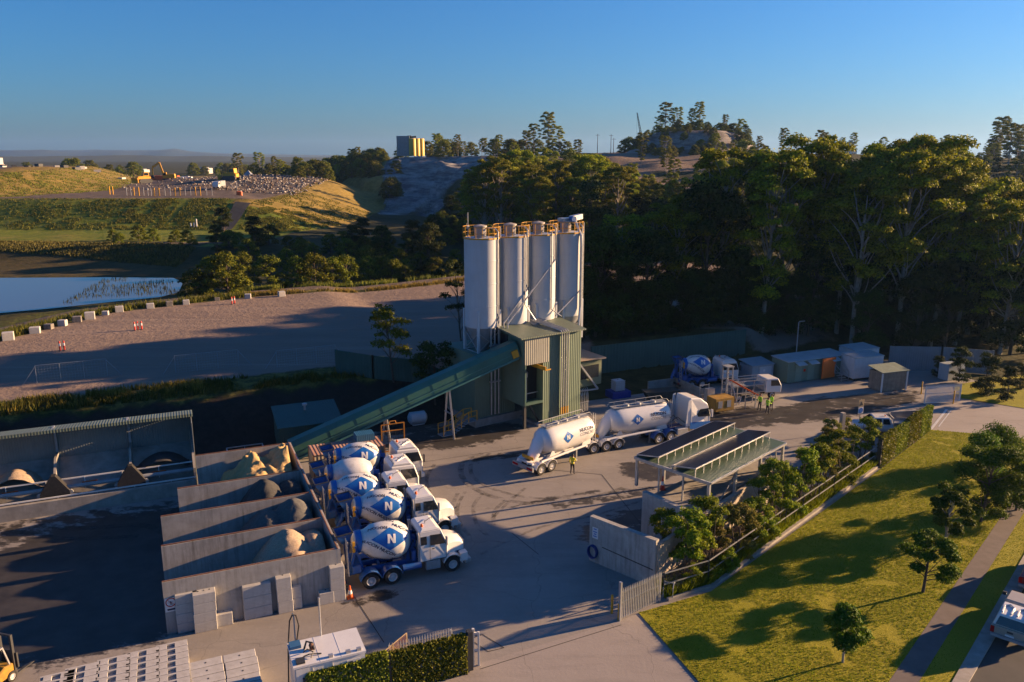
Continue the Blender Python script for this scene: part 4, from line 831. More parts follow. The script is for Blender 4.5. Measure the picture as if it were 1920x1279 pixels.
w=MB(); w.box(-.3,.3,-.03,0,-.42,.38); w.build('board',M['cleanwhite'],sg)
w=MB(); ring=[(.24*math.cos(t_*.2618),-.036,.12+.24*math.sin(t_*.2618)) for t_ in range(25)]; w.tube(ring,.025,5); w.bar((-.15,-.036,.27),(.15,-.036,-.03),.03,.01); w.build('ring',M['red'],sg)
w=MB(); w.bar((0,-.034,.0),(0,-.034,.18),.05,.008); w.bar((-.1,-.034,.1),(.1,-.034,.14),.03,.008); w.bar((0,-.034,.02),(-.08,-.034,-.05),.03,.008); w.bar((0,-.034,.02),(.08,-.034,-.05),.03,.008); w.box(-.2,.2,-.036,-.031,-.34,-.24); w.build('pictogram',M['navy'],sg)
# ================================================================ concrete blocks
def blockmesh(wx,dy,hz,pocket=True):
    w=MB(); xs_=[0,.10,.34,.60,.72,.92,1.0] ; ys_=[0,.22,.78,1.0]; low={(1,1),(3,1),(1,0) if False else (1,1),(3,1)}
    if pocket:
        low={(0,1),(2,1),(2,0) if False else (2,1),(5,1) if False else (0,1)}
        H_=lambda i,j: hz-.14 if (i,j) in {(0,1),(2,1),(2,0)} else hz
        for i in range(6):
            for j in range(3):
                x0,x1,y0,y1=xs_[i]*wx,xs_[i+1]*wx,ys_[j]*dy,ys_[j+1]*dy; h=H_(i,j); w.add([(x0,y0,h),(x1,y0,h),(x1,y1,h),(x0,y1,h)],[(0,1,2,3)])
                for (di,dj,e) in ((1,0,((x1,y0),(x1,y1))),(0,1,((x1,y1),(x0,y1))),(-1,0,((x0,y1),(x0,y0))),(0,-1,((x0,y0),(x1,y0)))):
                    a_,b_=i+di,j+dj; h2=H_(a_,b_) if 0<=a_<6 and 0<=b_<3 else None
                    if h2 is None: h2=0
                    if h>h2: w.add([(*e[0],h2),(*e[1],h2),(*e[1],h),(*e[0],h)],[(0,1,2,3)])
        w.add([(0,0,0),(0,dy,0),(wx,dy,0),(wx,0,0)],[(0,1,2,3)])
    else: w.box(0,wx,0,dy,0,hz)
    return w
CB={}
def cblock(kind,label,u,v,z,group,du=0.):
    wx,dy,hz,pk,m=kind; 
    if kind not in CB:
        o=blockmesh(wx,dy,hz,pk).build('concrete_block',M[m],None,bev=.018); CB[kind]=o
        if not pk:
            w=MB()
            for fx in (.25,.5,.75) if wx<1.5 and hz<.7 else (.5,): w.box(wx*fx-.035,wx*fx+.035,dy*.5-.05,dy*.5+.05,hz-.0,hz+.006)
            w.build('lifting_socket',M['dark'],o)
    else: o=dup(CB[kind])
    o.location=S(u,v,z); o.rotation_euler=(0,0,TH+du); return tag(o,label,'concrete block',group)
kT=(1.45,.50,1.1,True,'block'); kP=(1.5,.62,1.05,False,'block')
ordn=['first','second','third','fourth','fifth','sixth','seventh','eighth']
cols=[((75,1269),3),((123,1254),3),((183,1238),5),((238,1225),6),((293,1211),7)]
for c,((px,py),n_) in enumerate(cols):
    u,v=GU(px,py,1.1); 
    for k in range(n_): cblock(kT,'notched concrete block, %s from the far end of the %s row by the yard'%(ordn[k],['leftmost','second','third','fourth','fifth'][c]),u+rnd.uniform(-.02,.02)+.0,v-.5-k*.535,0,'rows of notched concrete blocks')
for c,((px,py),n_) in enumerate((((355,1243),4),((419,1229),5))):
    u,v=GU(px,py,1.05)
    for k in range(n_): cblock(kP,'smooth concrete block, %s from the far end of the %s smooth row'%(ordn[k],['left','right'][c]),u+rnd.uniform(-.03,.03),v-.62-k*.66,0 if not(c==0 and k==0) else -.0,'rows of smooth concrete blocks',rnd.uniform(-.01,.01))
stacks=[((334,1189),1.12,4,.56,'stack nearest the no entry sign',False),((366,1189),1.15,4,.56,'second stack from the no entry sign',False),((406.5,1177),.85,1,.72,'lone low spot on the ground',False),((459,1164),1.5,3,.66,'wide stack in the middle of the bay wall',False),((523,1152.5),.82,3,.72,'narrow tall stack right of the wide stack',False),((543,1145),.72,2,.68,'low stack beside the narrow tall stack',False),((600,1136),.82,1,.72,'single block left of the corner stack',False),((622,1131),.82,3,.72,'stack at the corner by the trucks',False)]
for (px,py),wx,n_,hz,lab,pk in stacks:
    u,v=GU(px,py)
    for k in range(n_):
        nm='only block' if n_==1 else ['bottom block','second block','third block','top block'][k if k<n_-1 else 3]
        cblock((wx,.75 if wx>1 else .7,hz,False,'block'),'grey concrete block, %s of the %s'%(nm,lab) if n_>1 else 'grey concrete block, '+lab+' by the bay wall',u+rnd.uniform(-.02,.02)*k,v,k*(hz+.004),'concrete blocks stacked along the bay wall')
# ================================================================ container, green shed, spoil near the conveyor
u,v=GU(606,905); ct=T('shipping_container','rust streaked cream shipping container behind the mixer trucks with a BEACON sign','container',S(9.0,59.1),TH)
w=MB(); w.box(0,5.6,0,2.3,.1,2.45); w.build('body',mat('container_cream',(.46,.40,.30),.7,.15,1.,streak=.8,scol=(.22,.08,.04),rib=.28,ribax=(1,1,0)),ct)
w=MB(); w.box(-.04,5.64,-.04,2.34,2.45,2.5); w.build('roof',mat('container_roof',(.34,.14,.10),.8,.25,.9,col2=(.42,.28,.20),rib=.28,ribax=(1,0,0)),ct)
w=MB()
for x_ in (-.03,5.56):
    for y_ in (-.03,2.26): w.box(x_,x_+.09,y_,y_+.09,0,2.52)
w.build('corner_post',M['rust'],ct)
w=MB(); w.box(.55,2.2,-.07,-.03,1.35,2.1); bd=w.build('sign_board',M['navy'],ct)
w=MB(); w.box(.62,2.13,-.076,-.071,1.42,2.03); w.box(.66,2.09,-.08,-.077,1.46,1.62,0); w.build('sign_border',M['logowhite'],bd)
w=MB(); w.box(.66,2.09,-.082,-.0765,1.64,1.99); w.build('sign_panel',M['navy'],bd)
decal('lettering',M['logowhite'],bd,[rot2(text2d('BEACON',.36,.006),0,1.38,1.80)],lambda a,b_:(a,-.088,b_))
x,y,_=S(12.7,60.6); cr_=tag(MB().box(0,1.5,0,1.1,0,.55).build('crate',mat('blue_crate',(.02,.12,.22),.6,.15,2,rib=.15,ribax=(1,0,0)),None,False,(x,y,2.5),TH),'ribbed blue crate on the container roof','crate')
gs=T('green_shed','dark green shed with a roof vent behind the conveyor','shed',S(7.5,67.2),TH)
w=MB(); w.box(0,5.3,0,3.6,0,2.3); w.build('wall',mat('dark_green_sheet',(.035,.085,.07),.6,.1,1,rib=.2),gs)
w=MB(); w.add([(-.15,-.2,2.25),(5.45,-.2,2.25),(5.45,3.8,3.1),(-.15,3.8,3.1),(-.15,-.2,2.33),(5.45,-.2,2.33),(5.45,3.8,3.18),(-.15,3.8,3.18)],[(3,2,1,0),(4,5,6,7),(0,1,5,4),(1,2,6,5),(2,3,7,6),(3,0,4,7)]); w.build('roof',mat('dark_green_roof',(.03,.09,.075),.5,.1,1,rib=.2,ribax=(1,0,0)),gs)
w=MB(); w.lathe([(.1,2.9),(.1,3.3),(.22,3.35),(.22,3.5),(0,3.58)],12,Mx((2.6,2.4,0))); w.build('roof_vent',M['galv'],gs,True)
bt=T('steel_bench_frame','low white pipe frame beside the green shed','pipe frame',S(3.2,66.5),TH)
w=MB()
for y_ in(0,1.4): w.bar((0,y_,.9),(2.9,y_,.9),.07)
for x_ in(0.,1.45,2.9):
    for y_ in (0,1.4): w.bar((x_,y_,0),(x_,y_,.9),.07)
w.bar((0,0,.9),(0,1.4,.9),.07); w.bar((2.9,0,.9),(2.9,1.4,.9),.07); w.build('rails',M['galv'],bt); w=MB(); w.box(.1,2.8,.1,1.3,.35,.7); w.build('trough',M['dark'],bt)
# dark green screen wall along the lot edge, retaining wall behind the yard
scm=mat('screen_green',(.035,.10,.085),.7,.15,.5,streak=.3,rib=.3,ribax=(1,0,0)); retm=mat('retaining_green',(.075,.145,.12),.75,.12,.4,streak=.6,scol=(.02,.03,.02),rib=.4,ribax=(1,0,0))
def wallrun(name,label,cat,pts,h,th,m,z=None,cap=None):
    x0,y0=pts[0]; o=T(name,label,cat,(x0,y0,0),0); w=MB(); c_=MB()
    for (a,b_) in zip(pts[:-1],pts[1:]):
        za=z if z is not None else tilt(*a)-.3; zb=z if z is not None else tilt(*b_)-.3; d=Vector((b_[0]-a[0],b_[1]-a[1],0)); n_=Vector((-d.y,d.x,0)).normalized()*th/2; A_=Vector((a[0]-x0,a[1]-y0,0)); B_=Vector((b_[0]-x0,b_[1]-y0,0)); e=d.normalized()*.0
        w.add([A_-n_+Vector((0,0,za)),B_-n_+Vector((0,0,zb)),B_+n_+Vector((0,0,zb)),A_+n_+Vector((0,0,za)),A_-n_+Vector((0,0,za+h)),B_-n_+Vector((0,0,zb+h)),B_+n_+Vector((0,0,zb+h)),A_+n_+Vector((0,0,za+h))],[(3,2,1,0),(4,5,6,7),(0,1,5,4),(1,2,6,5),(2,3,7,6),(3,0,4,7)])
        k=int(d.length/3)
        for j in range(k+1):
            p=A_+d*(j/max(1,k)); zz_=za+(zb-za)*(j/max(1,k)); c_.box(p.x-.09,p.x+.09,p.y-.09,p.y+.09,zz_,zz_+h+.04)
    w.build('panel',m,o); c_.build('post',cap or m,o); return o
wallrun('screen_wall','dark green screen wall along the gravel lot left of the silos','wall',[g(632,705) and G(632,705,3.6)[:2],G(700,706,3.6)[:2],G(790,702,3.6)[:2],G(866,694,3.6)[:2]],2.6,.12,scm)
wallrun('retaining_wall','stained green retaining wall behind the yard below the forest','wall',[S(44.5,79.1)[:2],S(55,79.3)[:2],S(67.2,79.5)[:2]],3.35,.25,retm,-.05)
# ================================================================ vehicles
def wheelparts(parent,x,y,r=.5,wd=.3,side=-1,dual=False,rimm='rim'):
    W_=wd*(2 if dual else 1); mx=Mx((x,y,r),R(90))
    w=MB(); w.lathe([(r*.56,-W_/2),(r*.9,-W_/2),(r,-W_/2+.05),(r,-.02),(r*.985,0),(r,.02),(r,W_/2-.05),(r*.9,W_/2),(r*.56,W_/2),(r*.56,-W_/2)],24,mx,cap=False); o=w.build('wheel',M['rubber'],parent,True)
    w=MB(); s_=W_/2*(-side)   # lathe z axis maps to -y after the turn
    q=lambda rr,zz:(rr,zz)
    prof=[(r*.57,W_/2-.10),(r*.57,W_/2-.005),(r*.50,W_/2-.01),(r*.40,W_/2-.10),(r*.25,W_/2-.09),(r*.22,W_/2-.02),(0,W_/2-.01)]
    if side>0: mx2=Mx((x,y,r),R(-90))
    else: mx2=mx
    w.lathe(prof,20,mx2)
    for k in range(8): a=k*math.pi/4; p=mx2@Vector((r*.33*math.cos(a),r*.33*math.sin(a),W_/2-.06)); w.box(p.x-.025,p.x+.025,p.y-.03,p.y+.03,p.z-.025,p.z+.025)
    w.build('rim',M[rimm],o,True); return o
def fender(w,x,y0,y1,r=.62,z=.5,a0=10,a1=170,n=10,th=.03):
    P=[(x+r*math.cos(R(a0+(a1-a0)*k/n)),z+r*math.sin(R(a0+(a1-a0)*k/n))) for k in range(n+1)]; Q=[(x+(r+th)*math.cos(R(a0+(a1-a0)*k/n)),z+(r+th)*math.sin(R(a0+(a1-a0)*k/n))) for k in range(n+1)]
    for k in range(n): w.prism([P[k],P[k+1],Q[k+1],Q[k]],y0,y1)
DPROF=[(.48,-1.78),(.58,-1.7),(.70,-1.15),(.98,-.72),(1.12,.0),(1.15,.45),(1.10,1.0),(.86,1.42),(.55,1.62),(0,1.66)]
def drumr(s): return float(np.interp(s,[p[1] for p in DPROF],[p[0] for p in DPROF]))
NLET=[(-.33,-.36),(-.14,-.36),(-.14,.08),(.12,-.36),(.33,-.36),(.33,.36),(.14,.36),(.14,-.08),(-.12,.36),(-.33,.36)]
def nletter(sz,grid=0.): return poly2d([(a*sz,b_*sz) for a,b_ in NLET],grid)
def logo_parts(L_,H_,grid): return poly2d([(-L_,0),(0,-H_),(L_,0),(0,H_)],grid)
NUC=text2d('NUCON NUCON',.30,.008,.12); NUS=text2d('NUCON',.30,.008,.12)
def mixer(kind,label,logo=True,phi0=28,extra=False):
    """concrete mixer; x forward, rear axle at x=0, camera side is -y"""
    root=T('mixer_truck',label,'mixer truck',(0,0,0),0,'concrete mixer trucks'); fx=5.1 if kind!='forward' else 4.75
    w=MB(); w.box(-1.2,fx+.7,-.48,-.34,.78,1.06); w.box(-1.2,fx+.7,.34,.48,.78,1.06)
    for x_ in(-1.1,.65,2.2,3.4): w.box(x_,x_+.15,-.4,.4,.8,1.0)
    w.box(-.4,1.8,-.3,.3,.4,.7); w.build('chassis',M['blue'],root)
    for x_ in(0,1.3):
        for s_ in(-1,1): wheelparts(root,x_,s_*.92,.5,.28,s_,True)
    for s_ in(-1,1): wheelparts(root,fx,s_*1.03,.5,.3,s_)
    if extra:
        for s_ in(-1,1): wheelparts(root,fx-1.65,s_*1.03,.5,.3,s_)
    for s_ in(-1,1):
        w=MB(); y0,y1=sorted((s_*.62,s_*1.24))
        for x_ in(0,1.3): fender(w,x_,y0,y1)
        if extra: fender(w,fx-1.65,y0,y1)
        w.build('mudguard',M['blue'],root)
    # drum
    mx=Mx((1.0,0,2.42),0,R(8))@Mx((0,0,0),0,R(90))
    w=MB(); w.lathe(DPROF,48,mx); dr=w.build('drum',M['drum'],root,True)
    w=MB(); w.lathe([(.58,-1.74),(.63,-1.70),(.70,-1.42),(.70,-1.38),(.60,-1.36)],40,mx); w.build('drum_ring',M['logoblue'] if logo else M['blue'],dr,True); w=MB(); w.lathe([(.6,1.50),(.62,1.52),(.40,1.75),(.0,1.76)],24,mx); w.build('drum_head',M['blue'],dr,True)
    def fn(s,t,off=.012,ph=phi0):
        rr=drumr(s)+off; a=R(ph)+t/1.12; p=Mx((1.0,0,2.42),0,R(8))@Vector((s,-rr*math.cos(a),rr*math.sin(a))); return p
    if logo:
        for j,ph in enumerate((phi0,phi0+120,phi0+240)):
            decal('diamond',M['logoblue'],dr,[rot2(logo_parts(1.12,.70,.1),0,.22,0)],lambda a,b_:fn(a,b_,.010,ph))
            decal('letter_n',M['logowhite'],dr,[rot2(nletter(.72,.1),0,.28,.0)],lambda a,b_:fn(a,b_,.022,ph))
            sl=math.atan(.70/1.12)*.86
            
            for tx in (rot2(NUC,-sl,-.42,-.56),rot2(NUS,-sl,.95,.66),rot2(NUS,math.pi-sl*.3,-.45,.80)): decal('lettering',M['navy'],dr,[tx],lambda a,b_:fn(a,b_,.016,ph))
    # rear frame, hopper, chute
    w=MB()
    for s_ in(-1,1): w.bar((-1.1,s_*.5,1.0),(-.75,s_*.75,2.75),.14); w.bar((-.3,s_*.5,1.0),(-.75,s_*.7,2.6),.12); w.bar((-1.1,s_*.5,1.0),(-1.25,s_*.55,3.2),.10)
    w.bar((-.75,-.8,2.3),(-.75,.8,2.3),.16); w.box(-1.0,-.5,-.85,.85,1.05,1.5); w.build('rear_frame',M['blue'],root)
    w=MB(); hx=-1.35; A_=[(hx-.45,-.6,3.45),(hx+.5,-.6,3.55),(hx+.5,.6,3.55),(hx-.45,.6,3.45)]; B_=[(hx-.1,-.25,2.75),(hx+.35,-.25,2.85),(hx+.35,.25,2.85),(hx-.1,.25,2.75)]
    w.add(A_+B_,[(0,1,5,4),(1,2,6,5),(2,3,7,6),(3,0,4,7)]); w.build('charge_hopper',M['blue'],root); 
    w=MB()
    for k in range(4): w.bar(A_[k],A_[(k+1)%4],.07)
    w.build('hopper_rim',M['dark'],root)
    w=MB(); n_=8; P0=[(-1.45,.30*math.cos(math.pi+math.pi*k/n_),2.25+.30*math.sin(math.pi+math.pi*k/n_)) for k in range(n_+1)]; P1=[(-2.0,-.2+.26*math.cos(math.pi+math.pi*k/n_),1.35+.26*math.sin(math.pi+math.pi*k/n_)) for k in range(n_+1)]
    w.add(P0+P1,[(k,k+1,n_+2+k,n_+1+k) for k in range(n_)]); w.bar((-1.2,0,1.1),(-1.7,-.1,1.5),.12); w.build('chute',M['blue'],root)
    w=MB(); w.box(-.92,-.78,-.80,-.66,2.35,3.0); w.build('yellow_guard',M['yellow'],root)
    w=MB()
    for y_ in(-.95,-.62): w.bar((-1.25,y_,1.0),(-1.3,y_,3.3),.04)
    for k in range(7): w.bar((-1.25,-.95,1.15+k*.33),(-1.25,-.62,1.15+k*.33),.03)
    w.build('ladder',M['galv'],root)
    w=MB(); w.bar((-1.45,-1.2,.55),(-1.45,1.2,.55),.1,.16); w.box(-1.5,-1.38,-1.2,1.2,.45,.62); w.build('rear_bumper',M['dark'],root)
    for s_ in(-1,1):
        w=MB(); w.box(-1.54,-1.50,s_*.9-.16,s_*.9+.16,.64,.76); w.build('tail_lamp',M['lamp_red'],root)
    # front pedestal, pump and hoses, air tank
    w=MB(); w.prism([(2.35,1.05),(3.05,1.05),(2.95,2.2),(2.6,2.4)],-.45,.45); w.lathe([(0,0),(.3,0),(.3,.5),(0,.5)],14,Mx((2.62,0,2.15),0,R(98))); w.tube([(2.85,.55,1.1),(2.85,.55,2.4)],.2,10); w.build('drum_drive',M['blue'],root)
    w=MB(); w.tube([(1.95,-1.0,.85),(3.1,-1.0,.85)],.21,12); w.tube([(2.75,-.75,1.1),(2.75,-.75,1.75)],.15,10); w.build('air_tank',M['blue'],root)
    w=MB(); w.tube([(2.6,-.6,1.1),(2.5,-.75,1.9),(2.8,-.5,2.3),(3.0,-.3,1.6)],.035,5); w.tube([(2.9,-.4,1.0),(2.95,-.6,1.7),(2.7,-.2,2.0)],.03,5); w.build('hose',M['rubber'],root)
    if kind=='bonnet':
        w=MB(); w.add([(3.05,-1.08,1.0),(4.78,-1.1,1.0),(4.82,-1.1,1.95),(4.42,-.98,2.93),(3.08,-.98,2.93),(3.05,-1.05,2.2),
                       (3.05,1.08,1.0),(4.78,1.1,1.0),(4.82,1.1,1.95),(4.42,.98,2.93),(3.08,.98,2.93),(3.05,1.05,2.2)],
            [(0,1,2,3,4,5),(11,10,9,8,7,6),(0,6,7,1),(1,7,8,2),(2,8,9,3),(3,9,10,4),(4,10,11,5),(5,11,6,0)]); cab=w.build('cab',M['cleanwhite'],root,bev=.05)
        w=MB(); w.add([(3.1,-.97,2.94),(4.4,-.97,2.94),(4.15,-.85,3.08),(3.25,-.85,3.08),(3.1,.97,2.94),(4.4,.97,2.94),(4.15,.85,3.08),(3.25,.85,3.08)],[(0,1,2,3),(7,6,5,4),(1,5,6,2),(2,6,7,3),(3,7,4,0)]); w.build('roof',M['cleanwhite'],cab,bev=.03)
        hood=MB(); sec=[(4.80,.98,1.15,2.02),(5.3,.80,1.15,1.98),(5.75,.66,1.12,1.86),(5.98,.60,1.05,1.62),(6.02,.58,.95,1.1)]
        V=[]
        for (x_,hw,zb,zt) in sec: V+=[(x_,-hw,zb),(x_,-hw,zt-.18),(x_,-hw*.75,zt),(x_,hw*.75,zt),(x_,hw,zt-.18),(x_,hw,zb)]
        Fc=[(k*6+j,(k+1)*6+j,(k+1)*6+(j+1)%6,k*6+(j+1)%6) for k in range(len(sec)-1) for j in range(6)]+[(0,1,2,3,4,5),tuple(range(len(sec)*6-1,len(sec)*6-7,-1))]
        hood.add(V,Fc); hd=hood.build('bonnet',M['cleanwhite'],root,True)
        for s_ in(-1,1):
            w=MB(); y0,y1=sorted((s_*.72,s_*1.2)); fender(w,fx,y0,y1,.58,.55,-5,165,12,.05); w.prism([(5.55,.62),(6.05,.62),(6.05,1.15),(5.62,1.1)],y0,y1); w.build('front_guard',M['cleanwhite'],root,True)
            w=MB(); w.box(6.03,6.08,s_*.95-.16,s_*.95+.16,.88,1.06); w.build('headlight',M['glass'],root)
        w=MB(); w.box(6.02,6.06,-.5,.5,1.0,1.62); w.build('grille',M['galv'],root)
        w=MB(); w.prism([(5.9,.38),(6.28,.42),(6.30,.7),(5.9,.74)],-1.18,1.18); w.build('bumper',M['galv'],root,bev=.04)
        for s_ in(-1,1):
            w=MB(); w.add([(3.72,s_*1.095,2.0),(4.68,s_*1.11,2.0),(4.42,s_*1.02,2.62),(3.72,s_*1.03,2.66)],[(0,1,2,3) if s_<0 else (3,2,1,0)]); w.build('side_window',M['glass'],cab)
            w=MB(); w.add([(3.12,s_*1.062,2.1),(3.5,s_*1.07,2.1),(3.5,s_*1.025,2.62),(3.12,s_*1.015,2.62)],[(0,1,2,3) if s_<0 else (3,2,1,0)]); w.build('rear_side_window',M['glass'],cab)
            w=MB(); 
            for p,q in (((3.68,1.03),(3.68,2.7)),((4.72,1.03),(4.72,2.0)),((3.68,1.05),(4.72,1.05))): w.bar((p[0],s_*1.105,p[1]),(q[0],s_*1.105,q[1]),.015)
            w.box(3.8,3.95,s_*1.11-.015,s_*1.11+.015,1.75,1.8); w.build('door_seam',M['dark'],cab)
            w=MB(); w.box(4.62,4.72,s_*1.28-.07,s_*1.28+.07,1.95,2.5); w.bar((4.7,s_*1.08,2.4),(4.67,s_*1.28,2.4),.03); w.build('mirror',M['galv'],root)
            w=MB(); w.tube([(3.0,s_*.98,1.0),(3.0,s_*.98,2.7),(2.95,s_*.98,2.95)],.07,8); w.build('exhaust_stack',M['galv'],root)
            w=MB(); w.prism([(3.4,.45),(4.3,.45),(4.3,1.0),(3.4,1.0)],*sorted((s_*.75,s_*1.18))); w.box(3.45,4.25,*sorted((s_*1.18,s_*1.26)),.5,.56); w.build('step_tank',M['grey'],root,bev=.05)
        w=MB(); w.add([(4.83,-.95,2.05),(4.83,.95,2.05),(4.475,.88,2.85),(4.475,-.88,2.85)],[(0,1,2,3)]); w.build('windscreen',M['glass'],cab)
        w=MB(); w.box(3.02,3.05,-.6,.6,2.2,2.75); w.build('rear_window',M['glass'],cab)
        bz=3.08; bx=3.35
    else:
        x0=3.75; x1=5.85
        w=MB(); w.add([(x0,-1.15,.75),(x1,-1.15,.62),(x1+.03,-1.15,1.75),(x1-.3,-1.08,2.78),(x0+.05,-1.08,2.84),(x0,-1.15,1.9),(x0,1.15,.75),(x1,1.15,.62),(x1+.03,1.15,1.75),(x1-.3,1.08,2.78),(x0+.05,1.08,2.84),(x0,1.15,1.9)],
            [(0,1,2,3,4,5),(11,10,9,8,7,6),(0,6,7,1),(1,7,8,2),(2,8,9,3),(3,9,10,4),(4,10,11,5),(5,11,6,0)]); cab=w.build('cab',M['cleanwhite'],root,bev=.08)
        w=MB(); w.prism([(x0+.1,2.84),(x1-.35,2.8),(x1-.6,2.98),(x0+.25,3.0)],-1.0,1.0); w.build('roof',M['cleanwhite'],cab,bev=.04)
        w=MB(); w.bar((x0+.3,-1.0,3.05),(x0+.3,1.0,3.05),.1,.08); w.bar((x0+.7,-.4,3.02),(x1-.6,.3,3.02),.05); w.build('roof_bar',M['galv'],cab)
        for s_ in(-1,1):
            w=MB(); q=lambda x_,z_: (x_,s_*(1.16-.07*max(0,(z_-1.8))/1.0),z_)
            w.add([q(x0+.75,1.78),q(x1-.08,1.78),q(x1-.33,2.5),q(x0+.75,2.55)],[(0,1,2,3) if s_<0 else (3,2,1,0)]); w.build('side_window',M['glass'],cab)
            w=MB(); w.add([q(x0+.12,1.85),q(x0+.6,1.85),q(x0+.6,2.5),q(x0+.12,2.5)],[(0,1,2,3) if s_<0 else (3,2,1,0)]); w.build('rear_side_window',M['glass'],cab)
            w=MB(); fender(w,fx,*sorted((s_*.75,s_*1.2)),.60,.5,5,175,12,.06); w.build('wheel_arch',M['dark'],cab)
            w=MB(); w.box(x1+.02,x1+.12,s_*1.3-.09,s_*1.3+.09,1.7,2.3); w.bar((x1-.05,s_*1.12,2.2),(x1+.06,s_*1.3,2.2),.03); w.build('mirror',M['dark'],root)
            w=MB(); w.box(x1+.02,x1+.05,s_*.85-.2,s_*.85+.2,.78,.95); w.build('headlight',M['glass'],root)
            w=MB(); w.bar((x0+.68,s_*1.163,.9),(x0+.68,s_*1.163,1.78),.02); w.box(x0+.8,x0+.95,s_*1.165-.01,s_*1.165+.012,1.5,1.55); w.build('door_seam',M['dark'],cab)
        w=MB(); w.add([(x1+.035,-1.0,1.78),(x1+.035,1.0,1.78),(x1-.235,.95,2.62),(x1-.235,-.95,2.62)],[(0,1,2,3)]); w.build('windscreen',M['glass'],cab)
        w=MB(); w.prism([(x1-.2,.35),(x1+.14,.38),(x1+.16,.7),(x1-.2,.74)],-1.18,1.18); w.build('bumper',M['cleanwhite'],root,bev=.04)
        w=MB(); w.box(x1+.02,x1+.05,-.7,.7,1.05,1.55); w.build('grille',M['dark'],root)
        bz=3.0; bx=x0+.5
    w=MB(); w.lathe([(.09,bz-.02),(.09,bz+.12),(.05,bz+.17),(0,bz+.17)],12,Mx((bx,-.55 if kind=='bonnet' else .4,0))); w.build('beacon',M['beacon'],root,True)
    w=MB(); w.bar((bx+.3,-.2,bz),(bx+.3,-.2,bz+.2),.03); w.bar((bx+.3,-.2,bz+.12),(bx+.9,.3,bz+.12),.03); w.bar((bx+.9,.3,bz-.02),(bx+.9,.3,bz+.2),.03); w.build('roof_aerial',M['dark'],root)
    return root
def setmix(o,u,v,da=0.): o.location=S(u,v,0.); o.rotation_euler=(0,0,TH+R(da))
m1=mixer('bonnet','white bonneted mixer truck with blue diamond drum parked nearest the camera'); setmix(m1,9.37,43.55)
m2=mixer('bonnet','bonneted mixer truck parked second from the camera, its bonnet sunlit',True,22,True); setmix(m2,10.45,48.3)
m3=mixer('bonnet','bonneted mixer truck third in the row, squeezed between its neighbours',True,36); setmix(m3,9.55,51.6,-1)
m4=mixer('forward','flat fronted mixer truck with a plain white drum',False); setmix(m4,9.85,54.6)
m5=mixer('forward','flat fronted mixer truck with blue diamond drum, last in the row by the container',True,24); setmix(m5,11.1,57.7)
m6=mixer('forward','mixer truck standing alone in the shade behind the yard near the retaining wall',True,30); setmix(m6,51.7,70.3,-6)
